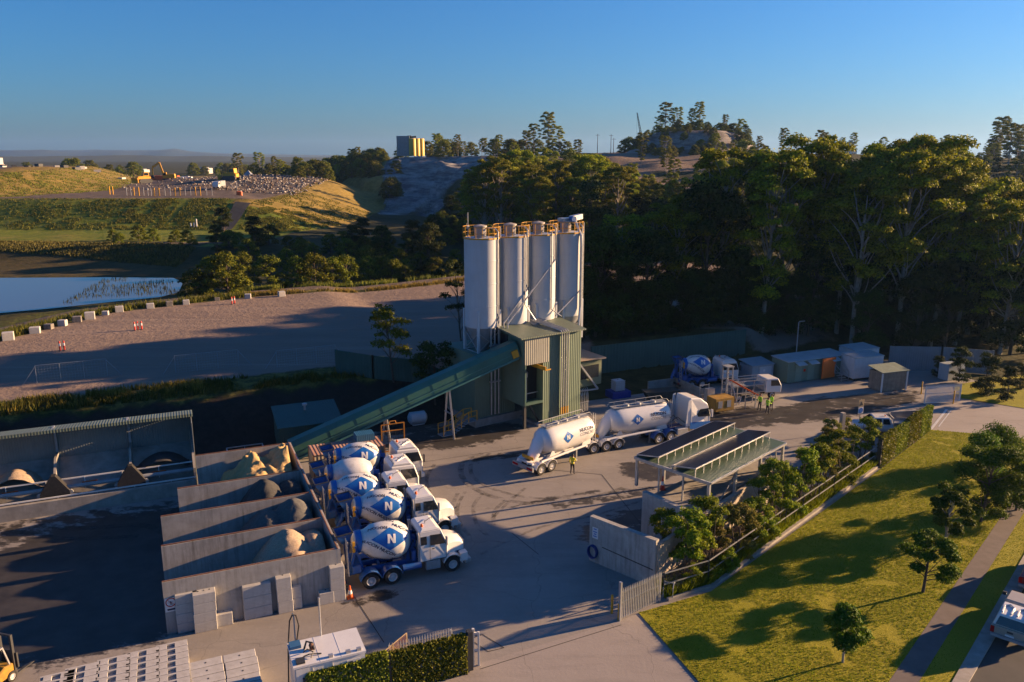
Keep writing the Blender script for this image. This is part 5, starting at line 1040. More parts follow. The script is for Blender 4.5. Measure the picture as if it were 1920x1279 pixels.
# ---- tanker road train
def cylmap(axis_z,rad):
    def fn(a,b_,off=.012): t=b_/rad; return (a,-(rad+off)*math.cos(t),axis_z+(rad+off)*math.sin(t))
    return fn
def trailer(label,L_,axles,axz=2.35,rad=1.12,rearleg=True,nose=True):
    """tank trailer, x forward, x=0 rear of tank"""
    root=T('tanker_trailer',label,'tanker trailer',(0,0,0),0,'white cement tank trailers')
    n=28; secs=[]
    def sec(x,r_,low,zc=0): # teardrop cross section with the belly pulled down
        P=[]
        for k in range(n):
            t=2*math.pi*k/n; y_=r_*math.cos(t); z_=r_*math.sin(t)
            if z_<0: z_=z_*(1+low); y_=y_*(1-.45*low*min(1,(-math.sin(t))**1.2))
            P.append((x,y_,axz+zc+z_))
        return P
    st_=[(-.05,.25,0,.1),(.05,.6,0,.08),(.25,.88,0,.04),(.6,1.05,0,0),(1.1,rad,.0,0),(1.8,rad,.22,0),(2.5,rad,.30,0),(L_*.5,rad,.12,0),(L_-2.0,rad,.26,0),(L_-1.3,rad,.18,0),(L_-.6,rad,0,0),(L_-.25,.98,0,0),(L_-.05,.7,0,0),(L_,.3,0,0)]
    V=[];Fc=[]
    for s_ in st_: V+=sec(*[s_[0],s_[1],s_[2],s_[3]])
    for k in range(len(st_)-1):
        for j in range(n): Fc.append((k*n+j,(k+1)*n+j,(k+1)*n+(j+1)%n,k*n+(j+1)%n))
    Fc.append(tuple(range(n))); Fc.append(tuple(range(len(st_)*n-1,(len(st_)-1)*n-1,-1)))
    w=MB(); w.add(V,Fc); tk=w.build('tank',M['cleanwhite'],root,True)
    w=MB(); w.tube([(.55,0,axz+.35),(.05,0,axz-.1),(-.85,0,.95)],[.62,.60,.42],16); w.build('discharge_leg',M['cleanwhite'],root,True)
    w=MB(); w.box(-1.6,L_*.97,-.46,-.36,.92,1.12); w.box(-1.6,L_*.97,.36,.46,.92,1.12)
    for x_ in(-1.5,.4,2.4,L_-1.2): w.box(x_,x_+.18,-.9,.9,.95,1.10)
    w.prism([(.6,1.1),(1.3,1.1),(1.0,1.7)],-.7,-.62); w.prism([(.6,1.1),(1.3,1.1),(1.0,1.7)],.62,.7); w.prism([(L_-1.6,1.1),(L_-.4,1.1),(L_-.6,1.7),(L_-1.4,1.7)],-.75,.75); w.build('chassis',M['cleanwhite'],root)
    w=MB(); w.tube([(-.6,-1.0,1.05),(L_-1.4,-1.0,1.22)],.10,10); w.build('delivery_pipe',M['cleanwhite'],root,True)
    for x_ in axles:
        for s_ in(-1,1): wheelparts(root,x_,s_*.92,.48,.28,s_,True)
    for s_ in(-1,1):
        w=MB()
        for x_ in axles: fender(w,x_,*sorted((s_*.62,s_*1.22)),.56,.48)
        w.build('mudguard',M['cleanwhite'],root)
    w=MB(); w.box(-1.75,-1.6,-1.2,1.2,.5,.85); w.build('rear_bar',M['galv'],root)
    
    for s_ in(-1,1): w=MB(); w.box(-1.79,-1.75,s_*.85-.3,s_*.85+.3,.62,.78); w.build('tail_lamp',M['lamp_red'],root)
    w=MB(); w.box(-1.25,-1.2,-.75,.6,1.22,1.48); w.build('rear_plate',M['yellow'],root)
    # catwalk on top
    w=MB(); zt=axz+rad
    w.box(.5,L_-.4,-.42,.42,zt+.02,zt+.06)
    for y_ in(-.5,.5):
        w.tube([(.3,y_,zt+.05),(.45,y_,zt+.35),(L_-.45,y_,zt+.35),(L_-.2,y_,zt+.05)],.028,5)
        x_=1.
        while x_<L_-.5: w.bar((x_,y_,zt+.03),(x_,y_,zt+.35),.03); x_+=1.1
    w.build('catwalk',M['grey'],root)
    for x_ in(1.9,L_*.5,L_-1.6): w=MB(); w.lathe([(.3,zt+.0),(.3,zt+.16),(.24,zt+.22),(0,zt+.24)],14,Mx((x_,0,0))); w.build('hatch',M['galv'],root,True)
    w=MB(); w.bar((L_-.1,-.9,1.2),(L_+.02,-.75,zt+.2),.04); w.bar((L_-.1,-.6,1.2),(L_+.02,-.5,zt+.2),.04)
    for k in range(8): w.bar((L_-.09,-.9,1.4+k*.27),(L_-.09,-.6,1.4+k*.27),.03)
    w.tube([(L_-.2,.3,1.2),(L_+.15,.2,2.0),(L_-.1,.2,2.9)],.05,6); w.build('ladder',M['galv'],root)
    f=cylmap(axz,rad); cx=L_*.40
    decal('diamond',M['logoblue'],tk,[rot2(logo_parts(.58,.50,.12),0,cx,.12)],lambda a,b_:f(a,b_,.012))
    decal('letter_n',M['logowhite'],tk,[rot2(nletter(.52,.1),0,cx,.12)],lambda a,b_:f(a,b_,.022))
    decal('lettering',M['navy'],tk,[rot2(text2d('NUCON',.42,.012,.12,'LEFT'),0,cx+1.35,.36)],lambda a,b_:f(a,b_,.014))
    decal('lettering',M['navy'],tk,[rot2(text2d('CONCRETE',.40,-.004,.12,'LEFT'),0,cx+1.35,.0)],lambda a,b_:f(a,b_,.014))
    if not rearleg: pass
    w=MB(); 
    for s_ in(-1,1): w.bar((L_-2.3,s_*.8,.1),(L_-2.3,s_*.8,1.0),.12); w.box(L_-2.42,L_-2.18,s_*.8-.12,s_*.8+.12,.06,.1)
    w.build('landing_leg',M['galv'],root)
    return root
r0=(2.5,60.95); rdir=math.atan2(64.9-60.95,7.3-2.5)   # rear trailer lies a little across the front one
tr=trailer('rear white tank trailer nearest the standing worker',5.9,(-.75,.42)); 
tr.location=(2.15,61.2,0); tr.rotation_euler=(0,0,R(41))
tf=trailer('front white tank trailer coupled behind the tall white tractor cab',6.3,(-1.9,-.65,.6)); tf.location=(8.3,66.35,0); tf.rotation_euler=(0,0,R(24))
pm=T('tractor_unit','tall white and blue flat fronted tractor unit hauling the tank trailers','truck',(0,0,0),R(26)); 
w=MB(); w.box(-.9,5.4,-.46,-.34,.75,1.0); w.box(-.9,5.4,.34,.46,.75,1.0); w.box(-.6,1.6,-.5,.5,1.0,1.12); w.build('chassis',M['blue'],pm)
for x_ in(0,1.3):
    for s_ in(-1,1): wheelparts(pm,x_,s_*.92,.5,.28,s_,True)
for s_ in(-1,1):
    wheelparts(pm,4.6,s_*1.03,.5,.3,s_)
    w=MB()
    for x_ in(0,1.3): fender(w,x_,*sorted((s_*.62,s_*1.24)))
    w.build('mudguard',M['blue'],pm)
    w=MB(); w.prism([(2.0,.5),(3.2,.5),(3.2,1.1),(2.0,1.1)],*sorted((s_*.7,s_*1.2))); w.build('fuel_tank',M['galv'],pm,bev=.05)
w=MB(); w.add([(3.35,-1.2,.9),(5.6,-1.2,.6),(5.68,-1.2,1.9),(5.35,-1.12,3.0),(4.55,-1.05,3.62),(3.4,-1.05,3.75),(3.35,-1.2,2.6),(3.35,1.2,.9),(5.6,1.2,.6),(5.68,1.2,1.9),(5.35,1.12,3.0),(4.55,1.05,3.62),(3.4,1.05,3.75),(3.35,1.2,2.6)],
  [(0,1,2,3,4,5,6),(13,12,11,10,9,8,7),(0,7,8,1),(1,8,9,2),(2,9,10,3),(3,10,11,4),(4,11,12,5),(5,12,13,6),(6,13,7,0)]); cab=w.build('cab',M['cleanwhite'],pm,bev=.08)
for s_ in(-1,1):
    w=MB(); w.prism([(3.36,.92),(5.6,.66),(5.64,1.35),(3.36,1.55)],*sorted((s_*1.195,s_*1.212))); w.build('blue_band',M['logoblue'],cab)
    w=MB(); q=lambda x_,z_:(x_,s_*(1.208-.075*max(0,z_-1.9)/1.1),z_); w.add([q(4.2,1.95),q(5.6,1.85),q(5.4,2.62),q(4.45,2.62),q(4.1,2.2)],[(0,1,2,3,4) if s_<0 else (4,3,2,1,0)]); w.build('side_window',M['glass'],cab)
    w=MB(); w.prism([(2.9,1.2),(3.36,1.2),(3.36,3.7),(3.1,3.6)],*sorted((s_*1.1,s_*1.16))); w.build('wind_deflector',M['cleanwhite'],cab)
    w=MB(); w.box(5.6,5.72,s_*1.34-.1,s_*1.34+.1,1.8,2.5); w.bar((5.5,s_*1.15,2.4),(5.66,s_*1.34,2.4),.04); w.build('mirror',M['cleanwhite'],pm)
    w=MB(); w.box(5.62,5.70,s_*.9-.22,s_*.9+.22,.85,1.1); w.build('headlight',M['glass'],pm)
w=MB(); w.add([(5.69,-1.02,1.95),(5.69,1.02,1.95),(5.37,.98,2.95),(5.37,-.98,2.95)],[(0,1,2,3)]); w.build('windscreen',M['glass'],cab)
w=MB(); w.box(5.64,5.70,-.8,.8,1.1,1.75); w.build('grille',M['dark'],pm)
w=MB(); w.lathe([(.1,3.3),(.1,3.42),(0,3.48)],12,Mx((4.9,.6,0))); w.build('beacon',M['beacon'],pm,True)
w=MB()
for s_ in(-.5,.5): w.tube([(3.3,s_,1.3),(2.6,s_*.6,1.9),(1.9,s_*.4,1.5)],.03,5)
w.build('air_hose',M['rubber'],pm)
pm.location=(12.55,67.95,0)
# ---- service truck with pump gear, drilling/wash frame
tk=T('service_truck','small white cab truck with a steel pipe body parked beside the wash rig','truck',S(53.6,64.5),TH+R(-8))
w=MB(); w.box(-.9,4.9,-.42,-.32,.6,.8); w.box(-.9,4.9,.32,.42,.6,.8); w.build('chassis',M['dark'],tk)
for x_,r_ in((0,.4),(3.9,.4)):
    for s_ in(-1,1): wheelparts(tk,x_,s_*.82,r_,.24,s_)
w=MB(); w.add([(3.1,-1,.7),(4.95,-1,.6),(5.0,-1,1.35),(4.6,-.92,2.15),(3.15,-.92,2.2),(3.1,1,.7),(4.95,1,.6),(5.0,1,1.35),(4.6,.92,2.15),(3.15,.92,2.2)],[(0,1,2,3,4),(9,8,7,6,5),(0,5,6,1),(1,6,7,2),(2,7,8,3),(3,8,9,4),(4,9,5,0)]); cab=w.build('cab',M['cleanwhite'],tk,bev=.07)
for s_ in(-1,1):
    w=MB(); w.add([(3.7,s_*1.005,1.4),(4.85,s_*1.005,1.35),(4.6,s_*.945,1.95),(3.7,s_*.945,2.0)],[(0,1,2,3) if s_<0 else (3,2,1,0)]); w.build('side_window',M['glass'],cab)
w=MB(); w.add([(5.005,-.88,1.4),(5.005,.88,1.4),(4.67,.84,2.05),(4.67,-.84,2.05)],[(0,1,2,3)]); w.build('windscreen',M['glass'],cab)
w=MB(); w.box(-1.0,3.0,-1,1,.82,.9); w.box(-.9,2.9,-.95,.95,1.6,1.66)
for x_ in(-.9,.4,1.7,2.9):
    for s_ in(-.95,.95): w.bar((x_,s_,.9),(x_,s_,2.1),.06)
for s_ in(-.95,0,.95): w.bar((-1.1,s_,2.1),(3.3,s_,2.1),.08)
w.build('pipe_body',M['galv'],tk)
wr=T('wash_rig','steel frame rig with tall mast, yellow box and sloping orange rail','rig',S(48.2,60.4),TH)
w=MB()
for x_,y_ in((2.6,2.0),(3.3,2.0),(2.6,2.7),(3.3,2.7)): w.bar((x_,y_,0),(x_,y_,4.3),.10)
for k in range(7): w.bar((2.6,2.0,.4+k*.62),(3.3,2.7,.4+k*.62),.05); w.bar((3.3,2.0,.4+k*.62),(2.6,2.7,.4+k*.62),.05)
w.box(2.5,3.4,1.9,2.8,4.2,4.3); w.build('mast',M['grey'],wr)
w=MB(); w.box(.2,2.4,.4,1.9,.3,1.6); yb=w.build('machine_box',mat('faded_yellow',(.42,.24,.04),.6,.2,2,dirt=.4),wr)
w=MB()
for x_ in(.45,1.5): w.box(x_,x_+.5,.37,.40,.65,1.35)
w.build('panel',M['grey'],yb)
w=MB(); w.bar((3.2,1.9,2.8),(6.2,.9,1.0),.12); w.bar((3.2,2.3,2.8),(6.2,1.3,1.0),.12)
w.build('sloping_rail',M['orange'],wr)
w=MB()
for x_,y_ in ((4.2,.9),(5.4,.8),(6.2,.8),(4.2,2.2),(6.2,2.2)): w.bar((x_,y_,0),(x_,y_,2.0 if x_<5 else 1.4),.08)
w.bar((4.2,.9,1.2),(6.2,.8,1.2),.06); w.bar((4.2,2.2,1.2),(6.2,2.2,1.2),.06); w.tube([(3.2,1.8,2.4),(3.4,1.3,.8),(3.7,1.2,.4),(4.0,1.3,1.2)],.05,6); w.build('leg_frame',M['galv'],wr)
w=MB(); w.box(.3,1.2,2.0,2.5,.0,2.2); 
for x_ in(-.2,.9): w.bar((x_,2.6,0),(x_,2.6,2.6),.06)
w.bar((-.2,2.6,2.5),(.9,2.6,2.5),.05); w.bar((-.2,2.6,1.5),(.9,2.6,1.5),.05); w.build('rear_rack',M['galv'],wr)
# ---- utility vehicles
def ute(label,body,canopy=False,tray=False,L_=5.0):
    root=T('utility_vehicle',label,'pickup',(0,0,0),0); W_=.90
    w=MB(); secs=[(0,.55,.98),(.05,.42,1.0),(3.55,.38,1.0),(4.7,.42,.92),(4.95,.5,.8)]; V=[];n=8
    for x_,zb,zt in secs: V+=[(x_,-W_*.9,zb),(x_,-W_,zb+.2),(x_,-W_,zt-.12),(x_,-W_*.94,zt),(x_,W_*.94,zt),(x_,W_,zt-.12),(x_,W_,zb+.2),(x_,W_*.9,zb)]
    Fc=[(k*n+j,(k+1)*n+j,(k+1)*n+(j+1)%n,k*n+(j+1)%n) for k in range(len(secs)-1) for j in range(n)]+[tuple(range(n)),tuple(range(len(secs)*n-1,(len(secs)-1)*n-1,-1))]
    w.add(V,Fc); b_=w.build('body',body,root,True)
    w=MB(); w.add([(1.75,-.84,1.0),(4.05,-.84,.98),(3.35,-.68,1.62),(2.0,-.70,1.66),(1.75,.84,1.0),(4.05,.84,.98),(3.35,.68,1.62),(2.0,.70,1.66)],[(0,1,2,3),(7,6,5,4),(0,4,5,1),(1,5,6,2),(2,6,7,3),(3,7,4,0)]); cb=w.build('cabin',body,root,bev=.06)
    for s_ in(-1,1):
        q=lambda x_,z_: (x_,s_*(.852-.235*(z_-1.0)),z_)
        for (a,c_,t0,t1,nm) in((1.95,2.6,2.05,2.6,'rear_side_window'),(2.7,3.75,2.7,3.3,'side_window')):
            w=MB(); w.add([q(a,1.08),q(c_,1.08),q(t1,1.54),q(t0+.05,1.55)],[(0,1,2,3) if s_<0 else (3,2,1,0)]); w.build(nm,M['glass'],cb)
        for x_ in(.95,4.05): wheelparts(root,x_,s_*.78,.36,.24,s_)
        w=MB()
        for x_ in(.95,4.05): fender(w,x_,*sorted((s_*.7,s_*.915)),.40,.38,0,180,10,.05)
        w.build('wheel_arch',M['dark'] if not tray else body,root)
        w=MB(); w.box(-.03,.02,s_*.8-.09,s_*.8+.09,.6,.95); w.build('tail_lamp',M['lamp_red'],root)
        w=MB(); w.box(3.7,3.8,s_*1.0-.1,s_*1.0+.1,1.02,1.2); w.build('mirror',M['dark'],root)
        w=MB(); w.box(4.86,4.96,s_*.65-.18,s_*.65+.18,.68,.8); w.build('headlight',M['glass'],root)
    w=MB(); w.add([(4.02,-.76,1.03),(4.02,.76,1.03),(3.41,.64,1.58),(3.41,-.64,1.58)],[(0,1,2,3)]); 
    w.v=[(a+.025,b2,c2+.02) for a,b2,c2 in w.v]; w.build('windscreen',M['glass'],cb)
    w=MB(); w.box(-.12,.0,-.85,.85,.42,.58); w.build('rear_bumper',M['grey'],root)
    w=MB(); w.box(-.06,-.02,-.2,.2,.62,.72); w.build('number_plate',M['logowhite'],root); w=MB(); w.box(-.03,.0,-.14,.14,.80,.88); w.build('tailgate_handle',M['dark'],root)
    if canopy:
        w=MB(); w.add([(.08,-.84,1.0),(1.78,-.84,1.0),(1.80,-.70,1.62),(.28,-.68,1.60),(.08,.84,1.0),(1.78,.84,1.0),(1.80,.70,1.62),(.28,.68,1.60)],[(0,1,2,3),(7,6,5,4),(0,4,5,1),(1,5,6,2),(2,6,7,3),(3,7,4,0)]); ca=w.build('canopy',M['white'],root,bev=.05)
        w=MB(); w.add([(.075,-.70,1.06),(.075,.70,1.06),(.235,.58,1.50),(.235,-.58,1.50)],[(3,2,1,0)]); w.build('rear_window',M['glass'],ca)
        for s_ in(-1,1):
            q=lambda x_,z_: (x_,s_*(.852-.235*(z_-1.0)),z_); w=MB(); w.add([q(.3,1.1),q(1.65,1.1),q(1.65,1.5),q(.4,1.48)],[(0,1,2,3) if s_<0 else (3,2,1,0)]); w.build('side_window',M['glass'],ca)
        w=MB()
        for s_ in (-.34,.34): w.tube([(.5,s_-.2,1.64),(1.25,s_-.22,1.66),(1.48,s_,1.67),(1.25,s_+.22,1.66),(.5,s_+.2,1.64)],.05,6)
        w.build('roof_rib',M['cleanwhite'],ca)
    elif tray:
        w=MB(); w.box(-.1,1.7,-.93,.93,.95,1.02); w.box(-.1,1.7,-.93,-.89,1.02,1.25); w.box(-.1,1.7,.89,.93,1.02,1.25); w.box(-.1,-.06,-.93,.93,1.02,1.25)
        w.bar((1.72,-.85,1.02),(1.72,-.85,1.7),.05); w.bar((1.72,.85,1.02),(1.72,.85,1.7),.05); w.bar((1.72,-.85,1.7),(1.72,.85,1.7),.05); w.bar((1.72,-.85,1.4),(1.72,.85,1.4),.04); w.build('tray',M['galv'],root)
        w=MB(); w.lathe([(.07,1.66),(.07,1.76),(0,1.80)],10,Mx((2.3,.1,0))); w.build('beacon',M['lamp_red'],root,True)
    return root
u1=ute('beige pickup with white canopy parked at the kerb of the street',mat('beige_paint',(.42,.37,.30),.35,.04,1,coat=.4),True)
g0=np.array(G(1893,1214)[:2]); dd=np.array(kl1)-np.array(kl0); dd/=np.linalg.norm(dd); ang=math.atan2(dd[1],dd[0]); u1.location=(g0[0]-.1,g0[1],0); u1.rotation_euler=(0,0,ang)
u2=ute('dark red car parked ahead of the beige pickup at the photo edge',mat('red_car_paint',(.30,.012,.012),.3,.04,1,coat=.5)); u2.location=(g0[0]+dd[0]*6.6,g0[1]+dd[1]*6.6,0); u2.rotation_euler=(0,0,ang)
u3=ute('white tray back utility parked behind the ivy covered wall',M['cleanwhite'],False,True); x,y,_=G(1700,815); u3.location=(x+.3,y+.2,0); u3.rotation_euler=(0,0,R(172))
# ---- forklift, bottom left
x,y,_=G(-6,1288,0); fk=T('forklift','yellow forklift truck with overhead guard at the near edge of the yard','forklift',(x-.35,y-.9,0),R(75))
w=MB(); w.prism([(0,.3),(1.7,.3),(1.7,.9),(1.2,.95),(.75,.75),(.1,1.25),(0,1.1)],-.5,.5); w.build('body',mat('shaded_yellow',(.36,.20,.02),.6,.2,3,dirt=.6,dcol=(.05,.045,.04)),fk,bev=.06)  # body yellow darkened to paint in the shade the forklift stands in
w=MB()
for x_,xt in((.15,.35),(1.5,1.25)):
    for s_ in(-.45,.45): w.bar((x_,s_,.95),(xt,s_,2.0),.07)
for k in range(6): w.bar((.35,-.45+k*.18,2.0),(1.25,-.45+k*.18,2.0),.05)
w.bar((.35,-.48,2.0),(1.25,-.48,2.0),.08); w.bar((.35,.48,2.0),(1.25,.48,2.0),.08); w.box(.4,1.2,-.42,.42,2.02,2.05); w.build('overhead_guard',M['galv'],fk)
w=MB()
for s_ in(-.35,.35): w.bar((1.85,s_,.1),(1.85,s_,2.3),.12)
for z_ in(.5,1.4,2.25): w.bar((1.85,-.4,z_),(1.85,.4,z_),.09)
w.box(1.9,1.98,-.5,.5,.5,1.3); w.build('mast',M['dark'],fk)
for s_ in(-.3,.3):
    w=MB(); w.box(1.95,3.0,s_-.06,s_+.06,.1,.15); w.build('fork',M['dark'],fk)
for x_ in(.3,1.5):
    for s_ in(-1,1): wheelparts(fk,x_,s_*.45,.28,.2,s_)
w=MB(); w.box(.55,.95,-.25,.25,.9,1.0); w.box(.5,.6,-.25,.25,.95,1.4); w.build('seat',M['dark'],fk)
for s_ in (-.4,.4): w=MB(); w.lathe([(.07,1.1),(.07,1.25),(0,1.28)],10,Mx((.02,s_,0))); w.build('tail_lamp',M['beacon'],fk,True)
# ================================================================ solar carport, walls, gates, fences
A45=R(45)
sh=T('solar_carport','green roofed steel carport carrying two rows of solar panels','carport',(14.3,53.6,0),A45)
ZR=4.45
w=MB(); w.add([(-5.15,-2.95,ZR),(5.15,-2.95,ZR),(5.15,2.95,ZR+.15),(-5.15,2.95,ZR+.15),(-5.15,-2.95,ZR+.08),(5.15,-2.95,ZR+.08),(5.15,2.95,ZR+.23),(-5.15,2.95,ZR+.23)],[(3,2,1,0),(4,5,6,7),(0,1,5,4),(1,2,6,5),(2,3,7,6),(3,0,4,7)]); w.build('roof',M['shedroof'],sh)
w=MB(); w.bar((-5.15,-3.02,ZR),(5.15,-3.02,ZR),.1,.14); w.bar((-5.2,-3,ZR-.02),(-5.2,3,ZR+.12),.1,.2); w.bar((5.2,-3,ZR-.02),(5.2,3,ZR+.12),.1,.2); w.build('gutter',M['galv'],sh)
for x_ in(-5.05,-1.7,1.7,5.05):
    for y_ in(-2.85,2.85):
        w=MB(); zb=2.5 if (x_<-4 and y_>0) else .8 if y_<0 else 0.; w.box(x_-.09,x_+.09,y_-.09,y_+.09,zb,ZR-.003+(.07 if y_>0 else 0)); w.build('post',M['galv'],sh)
for y_ in (-.9,1.0):
    w=MB(); w.box(-5.1,-5.0,y_-.05,y_+.05,2.5,ZR+.02); w.build('post',M['galv'],sh)
w=MB(); w.bar((-5.05,-2.85,1.6),(-1.7,-2.85,4.1),.07); w.bar((-5.05,-2.85,3.5),(-1.7,-2.85,1.9),.06)
for x_ in(2.6,3.3,4.1): w.bar((x_,-2.8,1.2),(x_,-2.8,4.0),.08)
w.bar((1.7,-2.85,3.7),(5.05,-2.85,2.6),.07); w.bar((1.7,-2.8,1.6),(5.05,-2.8,1.6),.07); w.build('brace',M['galv'],sh)
for k,(y0,y1,lab) in enumerate(((1.15,2.9,'row of dark solar panels along the far edge of the carport roof'),(-1.75,.0,'row of dark solar panels along the middle of the carport roof'))):
    so=T('solar_array',lab,'solar panels',(14.3,53.6,0),A45,'solar arrays on the carport roof'); zl=ZR+.32; zh=ZR+.62; npn=10
    for j in range(npn):
        x0=-5.0+j*1.0; w=MB(); w.add([(x0+.008,y0,zh),(x0+.992,y0,zh),(x0+.992,y1,zl),(x0+.008,y1,zl),(x0+.008,y0,zh+.035),(x0+.992,y0,zh+.035),(x0+.992,y1,zl+.035),(x0+.008,y1,zl+.035)],[(3,2,1,0),(4,5,6,7),(0,1,5,4),(1,2,6,5),(2,3,7,6),(3,0,4,7)]); w.build('solar_panel',M['pv'],so)
    w=MB(); w.bar((-5.05,y0-.04,zh),(5.05,y0-.04,zh),.05,.09); w.bar((-5.05,y1+.03,zl),(5.05,y1+.03,zl),.04,.06); w.bar((-5.04,y0,zh),(-5.04,y1,zl),.04,.07); w.bar((5.04,y0,zh),(5.04,y1,zl),.04,.07)
    for j in range(11): x_=-5+j*1.0; w.bar((x_,y0,ZR+.08),(x_,y0,zh),.05); w.bar((x_,y1,ZR+.1),(x_,y1,zl),.05)
    w.build('panel_rail',M['galv'],so)
# concrete platform below the carport and the wash-out pit walls
pf=T('concrete_platform','stained raised concrete platform wall under the near corner of the carport','platform',(8.88,49.76,0),0)
P_=[(0,0),(2.1,-2.75),(11.0,6.0),(9.0,8.6)]
w=MB(); w.prism(P_,-.02,2.55,axis='z'); w.build('slab',M['concrete'],pf)
w=MB(); d=Vector((2.1,-2.75,0)).normalized(); n_=Vector((d.y,-d.x,0))*.18
w.add([Vector((0,0,0))+n_,Vector((2.1,-2.75,0))+n_,Vector((2.1,-2.75,0))-n_,-n_,Vector((0,0,3.1))+n_,Vector((2.1,-2.75,3.1))+n_,Vector((2.1,-2.75,3.1))-n_,Vector((0,0,3.1))-n_],[(0,1,2,3),(7,6,5,4),(0,4,5,1),(1,5,6,2),(2,6,7,3),(3,7,4,0)]); w.build('upstand_wall',M['wallc'],pf)
tag(MB().box(0,2.6,0,.95,0,.95).build('concrete_block',M['concrete'],None,False,(8.95,45.9,0),R(46),bev=.03),'long low concrete block in the wash pit behind the stained wall','concrete block')
ww=T('wash_pit_wall','stained grey concrete wall beside the sliding gate, with a hose reel and a white sign','wall',(5.0,46.2,0),0)
def wall2(w,a,b_,h,t=.34):
    a=Vector((*a,0)); b_=Vector((*b_,0)); d=(b_-a).normalized(); n_=Vector((-d.y,d.x,0))*t/2
    w.add([a-n_,b_-n_,b_+n_,a+n_]+[p+Vector((0,0,h)) for p in (a-n_,b_-n_,b_+n_,a+n_)],[(3,2,1,0),(4,5,6,7),(0,1,5,4),(1,2,6,5),(2,3,7,6),(3,0,4,7)])
w=MB(); wall2(w,(0,0),(3.55,-3.3),3.02); w.build('panel',M['wallc'],ww)
d=Vector((3.55,-3.3,0)).normalized(); nf=Vector((-d.y,d.x,0))
if nf.y>0: nf=-nf
w=MB(); p=d*1.0+nf*.18; w.bar(p+Vector((0,0,1.25)),d*4.75+nf*.18+Vector((0,0,1.1)),.04,.05); w.build('dark_pipe',M['dark'],ww)
w=MB(); c_=d*.45+nf*.19; wv=d*.22; 
w.add([c_-wv+Vector((0,0,1.65)),c_+wv+Vector((0,0,1.65)),c_+wv+Vector((0,0,2.4)),c_-wv+Vector((0,0,2.4))],[(0,1,2,3)]); sgn=w.build('sign',M['cleanwhite'],ww)
w=MB()
for k,(x_,ww_) in enumerate(((2.28,.12),(2.1,.15),(1.95,.1),(1.8,.14))):
    c2=c_+nf*.012; w.add([c2-d*ww_+Vector((0,0,x_-.03)),c2+d*ww_+Vector((0,0,x_-.03)),c2+d*ww_+Vector((0,0,x_+.04)),c2-d*ww_+Vector((0,0,x_+.04))],[(0,1,2,3)])
w.build('lettering',M['logoblue'],sgn)
w=MB(); 
for q in(.0,.09,.18): w.tube([(d*.35+nf*(.2+q)+d*(.34*math.cos(t_*.4189))+Vector((0,0,.75+.42*math.sin(t_*.4189)))) for t_ in range(16)],.04,6)
w.build('hose_reel',mat('blue_hose',(.02,.05,.22),.5,.1,4),ww)
tw_=T('garden_wall','sunlit pale concrete wall behind the garden bed below the carport','wall',(8.55,42.9,0),0)
w=MB(); wall2(w,(0,.0),(11.9,13.3),2.72,.24); w.build('panel',mat('sunlit_render',(.46,.40,.33),.9,.15,1.2,dirt=.4,bump=.02),tw_)
tag(MB().prism([(0,0),(9.2,10.2),(9.9,9.5),(.7,-.7)],-.05,.55,axis='z').build('mulch_bank',mat('garden_mulch',(.20,.14,.09),.95,.3,4,bump=.03),None,False,(8.95,42.7,0)),kind='structure')
# garden edging, railing fence
w=MB()
for a,b_ in zip(gf[:-1],gf[1:]): w.bar((a[0],a[1],.05),(b_[0],b_[1],.05),.22,.22)
tag(w.build('garden_edging',M['concrete']),'low concrete edging between the lawn and the garden bed','edging')
rf=T('railing_fence','long thin two railed fence along the edge of the garden bed','fence',gf[0],0); o0=Vector(gf[0])
w=MB()
gfi=[Vector((p[0]-.22,p[1]+.28,0))-o0 for p in gf]
for a,b_ in zip(gfi[:-1],gfi[1:]):
    for z_ in (1.55,.85): w.bar(a+Vector((0,0,z_)),b_+Vector((0,0,z_)),.055)
w.build('rail',M['galv'],rf)
for a,b_ in zip(gfi[:-1],gfi[1:]):
    n_=max(1,int((b_-a).length/2.6))
    for k in range(n_): p=a.lerp(b_,k/n_); w=MB(); w.bar(p,p+Vector((0,0,1.6)),.06); w.build('post',M['dark'],rf)
# ivy covered walls
def ivywall(name,label,pts,h,th,seed,nl=9000,panels=3,leaf=.12,hts=None):
    a,b_=Vector((*pts[0],0)),Vector((*pts[1],0)); L_=(b_-a).length; o=T(name,label,'ivy wall',a,math.atan2(b_.y-a.y,b_.x-a.x)); r=np.random.default_rng(seed)
    for k in range(panels):
        x0=L_*k/panels+.03; x1=L_*(k+1)/panels-.10; hk=h+.12*(-1)**k*.6
        w=MB(); w.box(x0,x1,-th/2,th/2,-.05,hk); w.build('panel',M['concrete'],o)
        n_=nl//panels; f=r.random(n_); X=x0+(x1-x0)*r.random(n_); Zr=hk*r.random(n_)**.9; side=np.where(f<.42,-1,np.where(f<.72,1,0)); Yy=np.where(side!=0,side*(th/2+.02+.10*r.random(n_)),(r.random(n_)-.5)*(th+.2)); Zr=np.where(side==0,hk+.02+.14*r.random(n_)**2,Zr)
        V,Fc=leaves(np.stack([X,Yy,Zr],1),np.full(n_,.03),n_,leaf,seed+k,1.,.0); V=V.reshape(-1,4,3); npmesh('ivy',V.reshape(-1,3),Fc,M['leaf_ivy'],o)
    for k in range(panels+1):
        x_=min(L_,L_*k/panels-.03); w=MB(); w.box(x_-.06,x_+.06,-th/2-.04,th/2+.04,0,h+.05); w.build('post',M['dark'],o)
    return o
ivywall('ivy_wall','sunlit ivy covered wall along the lawn by the back gate',[G(1646,876)[:2],G(1741,805)[:2]],2.35,.25,61,15000,4,.15)
h0=(-9.4,31.7); h1=(-2.2,34.95)
ivywall('ivy_wall','dark green ivy hedge wall in front of the white tank box, nearest the camera',[h0,h1],1.95,.3,63,26000,2,.11)
